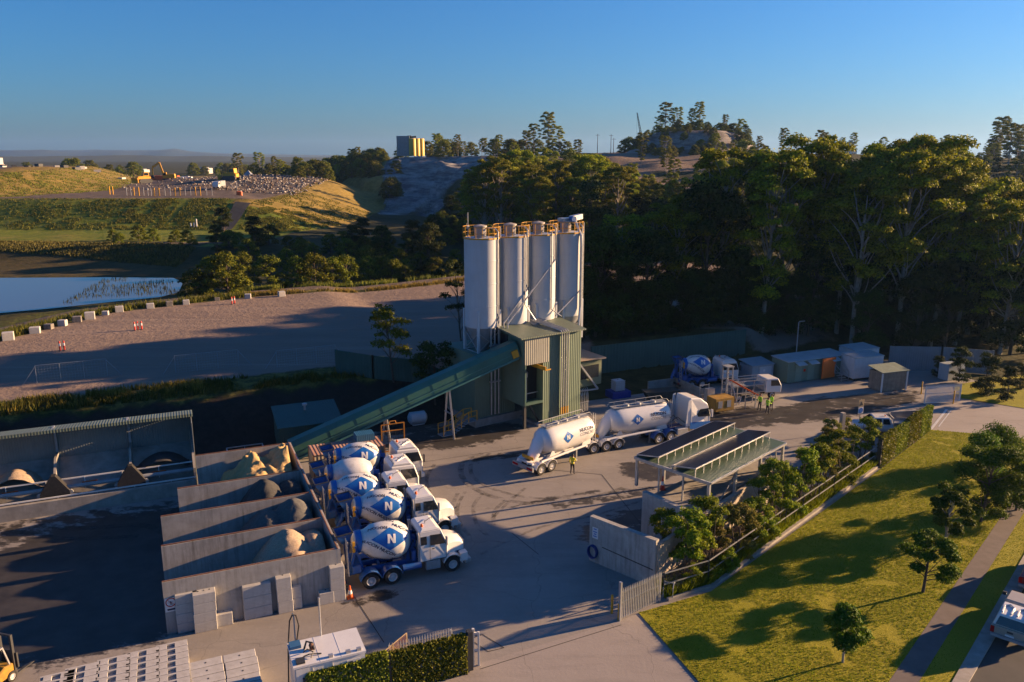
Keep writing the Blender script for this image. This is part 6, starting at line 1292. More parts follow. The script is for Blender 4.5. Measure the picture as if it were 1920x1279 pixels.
tag(MB().box(0,.25,0,.35,0,2.15).build('gate_pillar',M['leaf_ivy'] if False else M['dark'],None,False,(-2.15,34.85,0),TH),'dark ivy pillar at the end of the hedge beside the driveway','pillar')
def palisade(name,label,L_,h,loc,rz,m,spikes=True,wheels=True):
    o=T(name,label,'gate',loc,rz); w=MB()
    for z_ in(.12,h*.55,h-.25): w.bar((0,0,z_),(L_,0,z_),.05,.09)
    for x_ in(0,L_): w.box(x_-.05,x_+.05,-.05,.05,0.05,h-.1)
    w.build('frame',m,o); w=MB(); n_=int(L_/.135)
    for k in range(n_+1):
        x_=L_*k/n_; w.prism([(x_-.03,.1),(x_+.03,.1),(x_+.03,h-.08),(x_,h+.06),(x_-.03,h-.08)],-.045,-.025)
    w.build('pale',m,o); return o
a,b_=G(1163,1163),G(1236,1128); d=Vector(b_)-Vector(a); pg=palisade('palisade_gate','grey spiked sliding gate beside the lawn at the driveway entrance',d.length,1.9,a,math.atan2(d.y,d.x),M['galv'])
w=MB(); w.box(-.12,.0,-.08,.08,0,2.35); w.build('gate_post',M['galv'],pg)
a,b_=G(1733,758),G(1783,752); d=Vector(b_)-Vector(a); pb=palisade('palisade_gate','white barred gate at the back road entrance beside the timber shed',d.length+.6,2.0,(a[0],a[1],0),math.atan2(d.y,d.x)-.12,M['white'])
pc=palisade('palisade_gate','white spiked gate leaf folded behind the near ivy hedge',3.2,1.75,(-6.0,34.6,0),R(24),M['white'])
w=MB(); w.box(-2.0,-1.88,35.25,35.37,0,2.1); w.box(-1.72,-1.62,35.3,35.4,0,1.9); w.bar((-1.94,35.3,1.85),(-1.67,35.35,1.85),.08); w.bar((-1.94,35.3,.9),(-1.67,35.35,.9),.06); tag(w.build('gate_frame',M['white']),'white gate post frame at the end of the near hedge','gate post')
def bollard(x,y,h,label,m='yellow'):
    w=MB(); w.lathe([(.07,0),(.07,h-.03),(.05,h),(0,h+.01)],12); o=w.build('bollard',M[m],None,True,(x,y,0)); return tag(o,label,'bollard')
for (px,py),h,lab in (((1160,1163),1.05,'bright yellow bollard touching the sliding gate post'),((1147,1150),1.15,'dull orange bollard left of the sliding gate'),((874,1258),1.1,'yellow bollard at the end of the near hedge'),((1727,739),1.4,'weathered yellow bollard left of the back road gate'),((1787,757),1.4,'yellow bollard right of the back road gate')):
    x,y,_=G(px,py); bollard(x,y,h,lab)
w=MB()
for x_ in(0,.55): w.tube([(x_,0,0),(x_,0,.7),(x_+.0,.3,.9),(x_,.7,.75),(x_,.9,0)],.03,6)
w.bar((0,.3,.9),(.55,.3,.9),.04); tag(w.build('bike_rack',M['grey'],None,False,(8.75,41.6,0),R(-20)),'small bent pipe rack in the dark corner behind the sliding gate','rack')
# mesh fence panels beside the tank box
mf=T('mesh_fence','rusty wire mesh fence panels beside the white tank box','fence',(-6.55,33.0,0),R(60))
w=MB()
for x_ in(0,1.5,2.6): w.bar((x_,0,0),(x_,0,1.9),.05)
w.bar((0,0,1.9),(2.6,0,1.9),.035); w.bar((0,0,.15),(2.6,0,.15),.035); w.bar((1.5,0,1.9),(1.0,-.9,1.8),.035); w.bar((1.0,-.9,0),(1.0,-.9,1.8),.05); w.bar((0,-.0,1.9),(1.0,-.9,1.8),.03); w.build('frame',mat('fence_timber',(.36,.27,.16),.8,.2,3),mf)
w=MB()
for k in range(26): w.bar((k*.1,0,.15),(k*.1,0,1.9),.010)
for k in range(17): w.bar((0,0,.2+k*.1),(2.6,0,.2+k*.1),.010)
for k in range(10): w.bar((1.5-k*.05,-k*.09,.1),(1.5-k*.05,-k*.09,1.85),.01)
w.build('wire',M['rust'],mf)
# white tank box with fuel gear on the roof
bx0=GU(540,1207,2.6); tb=T('tank_box','white steel fuel tank box with hoses on its roof behind the near hedge','tank box',S(bx0[0],bx0[1]-1.95,0),TH)
Lx=3.2; Ly=1.95
w=MB(); w.box(0,Lx,0,Ly,.12,2.5); bo=w.build('body',M['cleanwhite'],tb)
w=MB(); w.box(-.05,Lx+.05,-.05,Ly+.05,2.5,2.6); w.box(Lx*.36,Lx*.36+.02,-.04,Ly+.04,2.6,2.607); w.box(Lx*.66,Lx*.66+.02,-.04,Ly+.04,2.6,2.607); w.build('roof',M['cleanwhite'],tb)
for x_ in(1.55,2.35,2.85): w=MB(); w.box(x_,x_+.2,.05,.22,2.605,2.72); w.build('lifting_lug',M['galv'],tb)
w=MB(); w.box(.02,.52,1.35,1.85,2.605,2.75); w.build('roof_hatch',mat('blue_hatch',(.05,.16,.33),.5,.1,3),tb); w=MB(); w.box(.12,.5,.1,.5,2.605,2.70); w.build('roof_hatch',M['dark'],tb)
w=MB(); w.tube([(.62,1.2,2.6),(.75,1.25,2.95),(1.0,1.1,2.9),(1.05,.9,2.65)],.05,7); w.tube([(.55,.9,2.65),(.7,.7,2.9),(.95,.6,2.75),(.8,.35,2.65)],.03,6); w.tube([(.5,.6,2.63),(.75,.5,2.75),(1.1,.55,2.66),(1.3,.5,2.64)],.03,6); w.build('hose',M['dark'],tb)
w=MB(); w.sphere((.95,1.1,2.8),.13); w.box(.85,1.05,.98,1.1,2.6,2.75); w.build('valve',M['rust'],tb)
w=MB(); 
for x_ in(.8,1.7): w.bar((x_,-.012,.2),(x_,-.012,2.48),.03)
w.box(.05,.62,-.05,-.0,.1,2.45); w.build('door_strip',M['white'],tb)
w=MB(); w.box(2.35,2.95,-.02,-.003,1.35,2.3); sg2=w.build('sign',M['logowhite'],tb)
w=MB(); w.box(2.38,2.92,-.028,-.021,1.37,1.50); w.build('red_band',M['red'],sg2)
w=MB()
for z_,x1 in ((2.2,2.62),(2.02,2.85),(1.92,2.8),(1.82,2.86),(1.7,2.7)): w.box(2.4,x1,-.027,-.021,z_-.03,z_+.03)
w.build('lettering',M['navy'],sg2)
w=MB(); w.bar((2.75,.1,0),(2.75,.1,0),.01); w.tube([(.35,Ly+.06,0),(.35,Ly+.06,3.9),(.3,Ly+.15,4.05)],.035,6); 
w.build('hose_mast',M['grey'],tb); w=MB(); w.tube([(.35+.05,Ly+.06,2.5),(.55,Ly+.02,3.4),(.45,Ly+.05,3.95),(.3,Ly+.1,4.0),(.15,Ly+.1,3.7),(0,Ly+.05,2.4),(-.12,Ly-.2,.6),(-.1,Ly-.6,.1)],.035,6); w.build('fuel_hose',M['rubber'],tb)
w=MB(); w.tube([(1.55,Ly+.06,2.3),(1.55,Ly+.06,4.6)],.045,8); w.build('pole',M['galv'],tb)
# ---- huts along the back of the yard
def hut(name,label,cat,u,v,L_,Wd,h,wallm,roofm,da=0.,skill=.15,ov=.12,z=0.):
    o=T(name,label,cat,S(u,v,z),TH+R(da)); w=MB(); w.box(0,L_,0,Wd,0.08,h); b_=w.build('wall',wallm,o); w=MB()
    w.add([(-ov,-ov,h+.003),(L_+ov,-ov,h+.003),(L_+ov,Wd+ov,h+.003+skill),(-ov,Wd+ov,h+.003+skill),(-ov,-ov,h+.08),(L_+ov,-ov,h+.08),(L_+ov,Wd+ov,h+.08+skill),(-ov,Wd+ov,h+.08+skill)],[(3,2,1,0),(4,5,6,7),(0,1,5,4),(1,2,6,5),(2,3,7,6),(3,0,4,7)]); w.build('roof',roofm,o); return o
hr=mat('pale_blue_grey_roof',(.45,.50,.52),.5,.1,1,rib=.2,ribax=(1,0,0),dirt=.2); hg=mat('hut_green',(.17,.25,.19),.6,.1,1,streak=.3); gsm=mat('shed_grey_sheet',(.36,.42,.46),.6,.1,1,rib=.2); cm=mat('caravan_white',(.62,.66,.70),.5,.06,1.5,dirt=.2)
h1_=hut('site_office','long green site hut with three small door awnings in the shaded back yard','hut',62.6,66.6,8.6,2.6,2.5,hg,hr)
for x_ in(1.1,2.9,6.2):
    w=MB(); w.box(x_,x_+.95,-.04,.0,.1,2.1); w.build('door',mat('hut_door',(.22,.32,.25),.6,.08,2) if x_<3 else M['grey'],h1_); w=MB(); w.add([(x_-.15,-.75,2.15),(x_+1.1,-.75,2.15),(x_+1.1,-.005,2.4),(x_-.15,-.005,2.4),(x_-.15,-.75,2.19),(x_+1.1,-.75,2.19),(x_+1.1,-.005,2.44),(x_-.15,-.005,2.44)],[(3,2,1,0),(4,5,6,7),(0,1,5,4),(1,2,6,5),(2,3,7,6),(3,0,4,7)]); w.build('awning',hr,h1_)
w=MB(); w.box(2.3,2.6,-.03,-.003,1.2,1.5); w.build('notice',M['lamp_red'],h1_)
tag(MB().box(0,2.0,0,.16,.25,2.55).build('container_doors',mat('orange_doors',(.9,.20,.03),.6,.12,1.2,streak=.3),None,False,S(67.2,66.0),TH+R(4)),'bright orange steel door panels standing between the green hut and the white hut','door panels')
st2=T('hut_steps','small steel steps with handrails below the orange doors','steps',S(69.0,64.9),TH)
w=MB()
for k in range(4): w.box(0,1.0,k*.28,k*.28+.28,.1+k*.2,.15+k*.2)
for x_ in(0,1.0):
    w.bar((x_,0,0),(x_,0,1.1),.05); w.bar((x_,1.1,.7),(x_,1.1,1.75),.05); w.bar((x_,0,1.1),(x_,1.1,1.75),.05); w.bar((x_,0,.6),(x_,1.1,1.25),.04)
w.build('tread',M['galv'],st2)
h2_=hut('white_cabin','white boxy cabin with ribbed roof standing in front of the green hut','hut',70.2,64.4,4.0,2.3,2.45,cm,hr,-6,.12,.06,.25)
w=MB(); w.box(.3,.5,.2,2.1,-.25,.1); w.box(3.4,3.6,.2,2.1,-.25,.1); w.build('stand',M['dark'],h2_)
h3_=hut('white_cabin','white cabin with a small window at the far end of the hut row','hut',73.0,67.0,3.8,2.5,2.7,cm,hr,0,.12,.06)
w=MB(); w.box(2.2,3.2,-.03,.0,1.5,2.1); w.build('window',M['glass'],h3_)
h4_=hut('garden_shed','grey sheet metal shed with a paler sliding door left of the green hut','shed',59.0,68.2,3.0,2.2,2.0,gsm,mat('shed_grey_roof',(.30,.36,.40),.5,.1,1,rib=.2,ribax=(1,0,0)),0,.3)
w=MB(); w.box(1.0,2.7,-.05,-.003,.1,1.85); d_=w.build('door',mat('pale_door',(.52,.58,.63),.5,.05,2),h4_)
w=MB(); w.box(1.5,1.75,-.06,-.051,1.3,1.55); w.build('sticker',M['logowhite'],d_)
h5_=hut('timber_shed','weathered timber lean-to shed with a dull green roof beside the back gate','shed',69.7,60.0,3.4,1.9,2.15,M['timber'],mat('mossy_roof',(.20,.25,.20),.7,.15,1.5,dirt=.3),-4,.35,.18)
w=MB()
for x_ in(-.06,3.36): w.box(x_-.06,x_+.10,-.1,.0,0,2.2)
w.build('corner_post',M['white'],h5_)
wallrun('sheet_fence','tall grey sheet metal fence behind the timber shed','fence',[S(78.2,66.6)[:2],S(83.5,63.9)[:2],S(87.3,60.2)[:2]],2.9,.08,mat('grey_fence_sheet',(.22,.25,.28),.6,.12,.7,rib=.25,streak=.4),0.)
tag(MB().box(0,2.6,0,1.3,.05,1.9).build('steel_cabinet',mat('pale_cabinet',(.40,.46,.48),.5,.08,1),None,False,S(80.2,60.2),TH),'pale grey steel cabinet in front of the grey sheet fence','cabinet')
# behind the tower: IBC tank, low walls, spoil
ib=T('liquid_tote','white plastic liquid tank in a wire cage on a blue bund behind the tower','tank',S(42.2,69.6),TH)
w=MB(); w.box(0,1.1,0,1.0,.75,1.85); w.lathe([(.15,1.85),(.15,1.95),(0,1.96)],12,Mx((.55,.5,0))); w.build('bottle',M['tank'],ib,bev=.05)
w=MB()
for k in range(6): 
    for z_ in(.8+k*.2,): w.bar((-.02,-.02,z_),(1.12,-.02,z_),.025); w.bar((-.02,1.02,z_),(1.12,1.02,z_),.025); w.bar((-.02,-.02,z_),(-.02,1.02,z_),.025); w.bar((1.12,-.02,z_),(1.12,1.02,z_),.025)
    w.bar((k*.22,-.03,.7),(k*.22,-.03,1.9),.02)
w.build('cage',M['galv'],ib); w=MB(); w.box(-.5,1.7,-.3,1.3,.0,.7); w.build('bund',mat('blue_bund',(.015,.04,.30),.5,.1,2),ib)
yl=T('low_wall','low grey concrete pen walls behind the front tanker','wall',S(47.,66.5),TH)
w=MB(); w.box(0,3.6,4.2,4.4,0,1.0); w.build('panel',M['concrete'],yl); w=MB(); w.box(3.6,3.8,-.5,4.4,0,1.003); w.build('side_panel',M['concrete'],yl)
dk=T('steel_skip','dark steel skip with sloping side behind the front tanker','skip',S(45.0,67.0),TH+R(-10)); w=MB(); w.prism([(0,0),(2.6,0),(3.2,1.0),(-.6,1.0)],0,1.5); w.build('body',mat('dark_skip',(.04,.05,.045),.7,.2,2,dirt=.4,dcol=(.15,.08,.04)),dk)
ln=T('light_pole','thin pole lamp in front of the dark forest','lamp post',S(66.5,69.6),0); w=MB(); w.tube([(0,0,0),(0,0,6.2),(.1,0,6.3),(.7,0,6.35)],.06,6); w.build('pole',M['grey'],ln)
# sign post near the white utility
x,y,_=G(1610,806); sp_=T('sign_post','post with a tan warning triangle sign above a blue circle sign behind the shrubs','sign',(x,y,0),TH); 
w=MB(); w.bar((0,.03,0),(0,.03,3.0),.06); w.build('post',M['galv'],sp_); w=MB(); w.box(-.32,.32,-.02,.0,2.25,2.95); w.build('upper_board',mat('tan_board',(.50,.36,.20),.6,.06,3),sp_)
w=MB(); w.prism([(-.22,2.38),(.22,2.38),(0,2.8)],-.03,-.021); w.prism([(-.03,2.45),(.03,2.45),(.03,2.65),(-.03,2.65)],-.036,-.0305,0); w.build('triangle',M['dark'],sp_)
w=MB(); w.box(-.32,.32,-.02,.0,1.6,2.22); w.build('lower_board',M['logowhite'],sp_); w=MB(); w.lathe([(0,-.03),(.26,-.03),(.26,-.021),(0,-.021)],20,Mx((0,0,1.91),R(90))@Mx((0,0,.05))); w.build('blue_disc',M['logoblue'],sp_)
tag(MB().box(0,.35,0,.35,0,3.0).build('concrete_pillar',M['concrete'],None,False,G(1575,836),TH),'pale square concrete pillar among the shrubs below the white utility','pillar')
tag(MB().box(0,3.6,0,.12,0.,1.7).build('sheet_steel',M['grey'],None,False,G(1668,805),R(10)),'grey steel panel leaning behind the ivy wall beside the white utility','panel')
# cones and markers
def cone(px,py,label,h=.75,z=None,m='orange'):
    z_=0. if z is None else z; x,y,_=G(px,py,z_); 
    if z is not None and z>3: z_=tilt(x,y)-.05
    o=T('traffic_cone',label,'cone',(x,y,z_),.3); w=MB(); w.lathe([(.16,.03),(.10,h*.45),(.09,h*.5),(.03,h),(0,h)],14); b_=w.build('cone_body',M[m],o,True); w=MB(); w.lathe([(.118,h*.36),(.08,h*.62)],14); w.v=[(a*1.06,b2*1.06,c2) for a,b2,c2 in w.v]; w.build('white_band',M['logowhite'],b_,True); w=MB(); w.box(-.2,.2,-.2,.2,0,.04); w.build('base',M[m],o); return o
cone(657,1121,'orange cone at the corner of the storage bays by the nearest truck',.8)
for (px,py,z,lab) in ((1242,918,2.55,'tall orange cone standing on the carport platform'),):
    cone(px,py,lab,1.0,2.56,'red')
def marker(px,py,label):
    x,y,_=G(px,py,4.); z=tilt(x,y)-.06; o=T('lane_marker',label,'bollard',(x,y,z),0,'red and white posts on the gravel lot'); w=MB(); w.lathe([(.09,0),(.09,1.0),(.05,1.1),(0,1.1)],10); b_=w.build('post',M['red'],o,True); w=MB(); w.lathe([(.095,.55),(.095,.85)],10); w.build('white_band',M['logowhite'],b_,True); w=MB(); w.lathe([(.25,0),(.22,.06),(.1,.08),(0,.08)],12); w.build('base',M['dark'],o,True)
for px,py,lab in ((113,657,'red white post, left one of the pair nearest the shaded lot'),(121,656,'red white post, right one of the pair nearest the shaded lot'),(253,619,'red white post, left one of the trio in the middle of the lot'),(259,618,'short red white post, middle one of the trio on the lot'),(266,617.5,'red white post, right one of the trio in the middle of the lot'),(435,570,'red white post, left one of the far pair by the boundary blocks'),(440,569,'red white post, right one of the far pair by the boundary blocks')): marker(px,py,lab)
bl=MB().box(-.62,.62,-.5,.5,0,1.05).build('boundary_block',M['block'],None,bev=.05); first=True
for k,(px,py,s,drk) in enumerate(((16,637,1.15,0),(66,624,1.1,0),(92,616,.9,1),(118,610,.9,0),(145,603,1.0,1),(169,598,1.15,0),(198,590,.75,0),(224,584,1.0,0),(282,577.5,.95,0),(318,573.5,.85,1),(349,570,.85,0),(407,563,.7,1),(465,559,.85,0),(528,555,.95,0))):
    x,y,_=G(px,py,4.); o=bl if first else dup(bl); first=False; o.location=(x,y,tilt(x,y)-.08); o.rotation_euler=(0,0,rnd.uniform(-.3,.3)+.3); o.scale=(s*.84,s*.84,s*.84*rnd.uniform(.8,1.05))
    tag(o,('%s boundary block along the gravel lot, counted from the near end, %s'%(['first','second','third','fourth','fifth','sixth','seventh','eighth','ninth','tenth','eleventh','twelfth','thirteenth','last'][k],'dark weathered' if drk else 'pale concrete')),'concrete block','boundary blocks along the gravel lot')
    if drk: 
        o.data=bl.data.copy(); o.data.materials[0]=mat('weathered_rock',(.22,.20,.18),.9,.3,2,bump=.05,bscale=4)
# wire frames and mesh panels standing in the shaded lot
for (px,py,L_,lab) in ((70,720,6.,'faint wire panel fence at the near edge of the shaded lot'),(330,700,7.,'long wire fence run along the middle of the shaded lot edge'),(520,690,7.,'wire fence run ending by the dark green screen wall')):
    x,y,_=G(px,py,3.9); o=T('wire_fence',lab,'fence',(x,y,tilt(x,y)-.1),TH+R(2)); w=MB(); n_=int(L_/2)
    for k in range(n_+1): w.bar((k*2.,0,0),(k*2.,0,1.8),.045); 
    w.bar((0,0,1.8),(n_*2,0,1.8),.03); w.bar((0,0,1.7),(-1.2,0,.0),.04); w.bar((n_*2,0,1.7),(n_*2+1.3,0,0),.04); w.build('post',M['grey'],o); w=MB()
    for k in range(n_*8): w.bar((k*.25,0,.05),(k*.25+.0,0,1.75),.008)
    for k in range(7): w.bar((0,0,.1+k*.26),(n_*2,0,.1+k*.26),.008)
    w.build('wire',M['grey'],o)
# ================================================================ people
def person(label,x,y,z,rz,shirt,legs=((.08,0),(-.08,0)),arms=None,h=1.76,hat='hair',bend=0.):
    root=T('person',label,'person',(x,y,z),rz); s=h/1.76
    nodes={'pel':(0,0,.96,.15),'wai':(.0,0,1.10,.135),'che':(.01+bend*.5,0,1.32,.165),'nek':(.02+bend*.9,0,1.50,.062),'hed':(.04+bend,0,1.63,.10),'top':(.03+bend,0,1.71,.075)}
    E=[('pel','wai'),('wai','che'),('che','nek'),('nek','hed'),('hed','top')]
    arms=arms or (((.06,-.27,1.16),(.16,-.24,.93)),((.02,.28,1.14),(.10,.26,.90)))
    for k,sd in enumerate((-1,1)):
        L=legs[k]; nodes.update({f'h{k}':(0,sd*.10,.88,.095),f'k{k}':(L[0]*.5+.03,sd*.11,.49,.065),f'a{k}':(L[0],sd*.12,.10,.045),f't{k}':(L[0]+.15,sd*.135,.045,.04)}); E+=[('pel',f'h{k}'),(f'h{k}',f'k{k}'),(f'k{k}',f'a{k}'),(f'a{k}',f't{k}')]
        el,wr=arms[k]; nodes.update({f's{k}':(.0+bend*.7,sd*.20,1.43,.065),f'e{k}':(*el,.045),f'w{k}':(*wr,.032)}); E+=[('che',f's{k}'),(f's{k}',f'e{k}'),(f'e{k}',f'w{k}')]
    names=list(nodes); me=bpy.data.meshes.new('body'); me.from_pydata([tuple(c*s for c in nodes[n][:3]) for n in names],[(names.index(a),names.index(b_)) for a,b_ in E],[]); o=bpy.data.objects.new('body',me); COL.objects.link(o)
    md=o.modifiers.new('skin','SKIN'); 
    for n,v_ in zip(names,me.skin_vertices[0].data): r_=nodes[n][3]*s; v_.radius=(r_,r_*(.8 if n in('pel','wai','che') else 1)); v_.use_root=(n=='pel')
    o.modifiers.new('sub','SUBSURF').levels=1; dg=bpy.context.evaluated_depsgraph_get(); m2=bpy.data.meshes.new_from_object(o.evaluated_get(dg)); bpy.data.objects.remove(o)
    bm=bmesh.new(); bm.from_mesh(m2)
    # hands: palm, four bent fingers of unequal length and a thumb
    for k,sd in enumerate((-1,1)):
        el,wr=Vector(arms[k][0])*s,Vector(arms[k][1])*s; d=(wr-el).normalized(); side=d.cross(Vector((0,1,0))).normalized(); nrm=d.cross(side).normalized(); hb=MB(); hb.tube([wr-d*.01,wr+d*.045,wr+d*.09],[.03,.042,.036],8)
        for j,(off,ln_) in enumerate(((-.03,.065),(-.01,.08),(.01,.075),(.03,.058))):
            a=wr+d*.08+side*off; b1=a+d*ln_*.55+nrm*.008*sd; b2=b1+d*ln_*.4+nrm*.03*sd; hb.tube([a,b1,b2],[.011,.010,.007],6)
        hb.tube([wr+d*.03+side*.035,wr+d*.06+side*.06,wr+d*.085+side*.062],[.013,.011,.008],6)
        vs_=[bm.verts.new(v_) for v_ in hb.v]
        for f in hb.f:
            try: bm.faces.new([vs_[i] for i in f])
            except Exception: pass
    # nose, ears
    hd=Vector((nodes['hed'][0],0,nodes['hed'][2]))*s; fb=MB(); fb.sphere(hd+Vector((.105,0,-.005))*s,.018*s,6,4); fb.sphere(hd+Vector((0,-.098,0))*s,.025*s,6,4,sq=(1,.5,1.3)); fb.sphere(hd+Vector((0,.098,0))*s,.025*s,6,4,sq=(1,.5,1.3)); fb.tube([hd+Vector((.085,-.025,-.055))*s,hd+Vector((.092,0,-.057))*s,hd+Vector((.085,.025,-.055))*s],.006*s,5)
    for sd in(-1,1): fb.sphere(hd+Vector((.092,sd*.035,.025))*s,.011*s,6,4)
    n0=len(bm.faces); vs_=[bm.verts.new(v_) for v_ in fb.v]
    for f in fb.f:
        try: bm.faces.new([vs_[i] for i in f])
        except Exception: pass
    for f in bm.faces:
        c=f.calc_center_median()/s; f.smooth=True; arm=abs(c.y)>.185
        f.material_index=3 if c.z<.11 and not arm else 1 if (c.z<.99 and abs(c.y)<.2 and not (arm and c.z>.72)) else 2 if c.z>1.5 else 0
        if arm and c.z<1.12 and c.z>.5: f.material_index=2 if c.z<1.12-.18*(1) or True and c.z<1.0 else 0
        if c.z<.9 and c.z>.11 and abs(c.y)<.205: f.material_index=1
    bm.to_mesh(m2); bm.free(); 
    for m_ in (M[shirt],M['pants'],M['skin'],M['rubber']): m2.materials.append(m_)
    m2.name='body'; o=bpy.data.objects.new('body',m2); COL.objects.link(o); addkid(root,o)
    w=MB(); c_=(hd.x-.012*s,0,hd.z+.035*s)
    if hat=='hair': w.sphere(c_,.112*s,12,8,sq=(1,.95,.9)); w.v=[v_ if v_[0]<hd.x+.045*s or v_[2]>hd.z+.06*s else (hd.x+.045*s,v_[1],max(v_[2],hd.z+.05*s)) for v_ in w.v]; w.build('hair',M['hair'],root,True)
    else:
        w.lathe([(.125,0),(.12,.03),(.10,.09),(.05,.125),(0,.13)],14,Mx((hd.x,0,hd.z+.04*s))); w.lathe([(.15,0),(.125,.012)],14,Mx((hd.x+.02,0,hd.z+.04*s))); w.build('hard_hat',M['hat'],root,True)
    w=MB()
    for x_ in (-.14,.14): pass
    w.tube([(.145*math.cos(t_*.5236)+.005,.168*math.sin(t_*.5236),1.12*s) for t_ in range(13)],.012,4); w.build('belt_stripe',M['galv'],root)
    return root
x,y,_=G(1073,890); person('person in yellow shirt and dark trousers standing alone beside the rear tanker',x,y,0,R(60),'hivis',((.06,0),(-.05,0)),(((.08,-.25,1.18),(.26,-.14,1.10)),((.02,.27,1.16),(.08,.25,.92))))
for px,py,rz,lab,a in ((1424,770,200,'person in lime vest leaning against the small truck cab, left of the pair',None),(1438,777,20,'person in lime jacket with back to the camera, nearer of the pair',(((.12,-.26,1.20),(.30,-.15,1.15)),((.02,.28,1.14),(.10,.26,.90)))),(1446,770,190,'person in lime jacket and dark trousers, farther right of the pair',None),(1424,713,250,'person in lime braces standing in the shade by the grey shed',None)):
    x,y,_=G(px,py); person(lab,x,y,0,R(rz),'hivisg',((.10,0),(-.06,0)),a,1.75,'hair')
# ================================================================ the landfill, the ridge and the far distance
def far(px,y): return (px-960)/(FPX)*(y*1.0)*1.0
def at(px,y,dz=0.):
    x=(px-960)/FPX*y*1.0
    # depth along the optical axis is a little different from y
    for _ in range(3):
        z=tilt(x,y); dep=y*_c-(z-CAMZ)*_s; x=(px-960)/FPX*dep
    return (x,y,tilt(x,y)-.05+dz)
def excavator(label,loc,rz,s=1.,arm=((1.6,0,1.6),(3.2,0,5.2),(5.4,0,4.2),(5.6,0,1.6))):
    o=T('excavator',label,'excavator',loc,rz); o.scale=(s,s,s)
    for s_ in(-1,1):
        w=MB(); w.prism([(-1.9,.35),(-1.5,.0),(1.5,.0),(1.9,.35),(1.9,.6),(1.5,.9),(-1.5,.9),(-1.9,.6)],*sorted((s_*.9,s_*1.5))); w.build('track',M['dark'],o)
    w=MB(); w.box(-2.3,1.5,-1.3,1.3,1.05,1.5); w.prism([(-2.4,1.5),(.2,1.5),(.2,2.4),(-2.2,2.5)],-1.3,1.3); b_=w.build('body',M['yellow'],o,bev=.08)
    w=MB(); w.prism([(.3,1.5),(1.6,1.5),(1.5,2.4),(1.1,3.0),(.3,3.0)],.25,1.25); cb=w.build('cab',M['yellow'],o,bev=.05)
    w=MB(); w.prism([(.45,2.0),(1.5,2.0),(1.4,2.5),(1.05,2.85),(.45,2.85)],1.25,1.27); w.prism([(.45,2.0),(1.5,2.0),(1.4,2.5),(1.05,2.85),(.45,2.85)],.23,.25); w.build('window',M['glass'],cb)
    w=MB(); w.bar(arm[0],arm[1],.5,.7); w.build('boom',M['yellow'],o); w=MB(); w.bar(arm[1],arm[2],.45,.6); w.bar(arm[2],arm[3],.38,.45); w.build('stick',M['yellow'],o)
    w=MB(); e=Vector(arm[3]); w.prism([(e.x-.5,e.z-.9),(e.x+.5,e.z-.6),(e.x+.4,e.z+.1),(e.x-.3,e.z+.1)],-.6,.6); w.build('bucket',M['dark'],o); return o
excavator('yellow excavator with raised arm on the landfill plateau',at(316,372),R(195),1.35,((1.2,0,1.6),(2.4,0,6.2),(4.6,0,4.6),(4.8,0,1.9)))
excavator('small yellow excavator far back on the landfill plateau by the grassy mound',at(331,470),R(20),.6)
def dozer(label,loc,rz,s=1.):
    o=T('bulldozer',label,'bulldozer',loc,rz); o.scale=(s,s,s)
    for s_ in(-1,1):
        w=MB(); w.prism([(-1.8,.4),(-1.4,.0),(1.4,.0),(1.8,.4),(1.8,.7),(1.4,1.1),(-1.4,1.2),(-1.8,.8)],*sorted((s_*.8,s_*1.4))); w.build('track',M['dark'],o)
    w=MB(); w.prism([(-1.7,.8),(1.9,.8),(1.9,1.75),(.3,1.9),(-1.7,1.7)],-.8,.8); w.build('body',M['yellow'],o,bev=.08)
    w=MB(); w.prism([(-1.3,1.8),(.35,1.9),(.1,2.95),(-1.2,2.95)],-.75,.75); cb=w.build('cab',M['yellow'],o,bev=.04); w=MB(); w.prism([(-1.1,2.05),(.2,2.05),(.02,2.75),(-1.05,2.75)],-.77,.77); w.build('window',M['glass'],cb)
    w=MB(); w.prism([(2.3,.1),(2.55,.0),(2.5,.7),(2.7,1.4),(2.5,1.4),(2.3,.7)],-1.9,1.9); w.bar((1.2,-1.1,.6),(2.4,-1.1,.5),.15); w.bar((1.2,1.1,.6),(2.4,1.1,.5),.15); w.build('blade',M['yellow'],o); return o
dozer('yellow bulldozer on the crest left of the excavator on the landfill',at(270,335),R(230),1.5)
dozer('yellow compactor working in the middle of the landfill rubbish',at(434,318),R(170),1.6)
dozer('dark mud covered machine far back on the landfill plateau',at(357,450),R(0),1.1)
# white trucks and containers up there
def lorry(label,loc,rz,bodym,cabm,s=1.):
    o=T('parked_truck',label,'truck',loc,rz); o.scale=(s,s,s); w=MB(); w.box(-3.,1.,-1.2,1.2,.9,2.8); w.build('body',bodym,o,bev=.05); w=MB(); w.prism([(1.2,.6),(2.9,.6),(2.95,1.5),(2.6,2.5),(1.2,2.6)],-1.15,1.15); cb=w.build('cab',cabm,o,bev=.08)
    w=MB(); w.prism([(1.7,1.5),(2.8,1.5),(2.5,2.3),(1.7,2.3)],-1.17,1.17); w.build('window',M['glass'],cb); w=MB(); w.box(-3,2.6,-.9,.9,.5,.9)
    w.build('chassis',M['dark'],o)
    for x_ in(-2.2,-1.1,2.0):
        for s_ in(-1,1): wheelparts(o,x_,s_*1.0,.48,.3,s_)
    return o
lorry('white truck parked behind the excavator on the landfill',at(336,378),R(10),M['galv'],M['cleanwhite'],.8); lorry('white truck with pale tray right of the excavator on the landfill',at(352,380),R(0),M['cleanwhite'],M['cleanwhite'],.8)
lorry('grey truck standing at the foot of the landfill rubbish near the rim',at(411,283),R(265),M['grey'],M['white'],.95)
tag(MB().box(0,14,0,2.5,0,2.2).build('orange_barrier',M['orange'],None,False,at(280,400),R(0)),'long orange barrier mesh behind the landfill bulldozer','barrier')
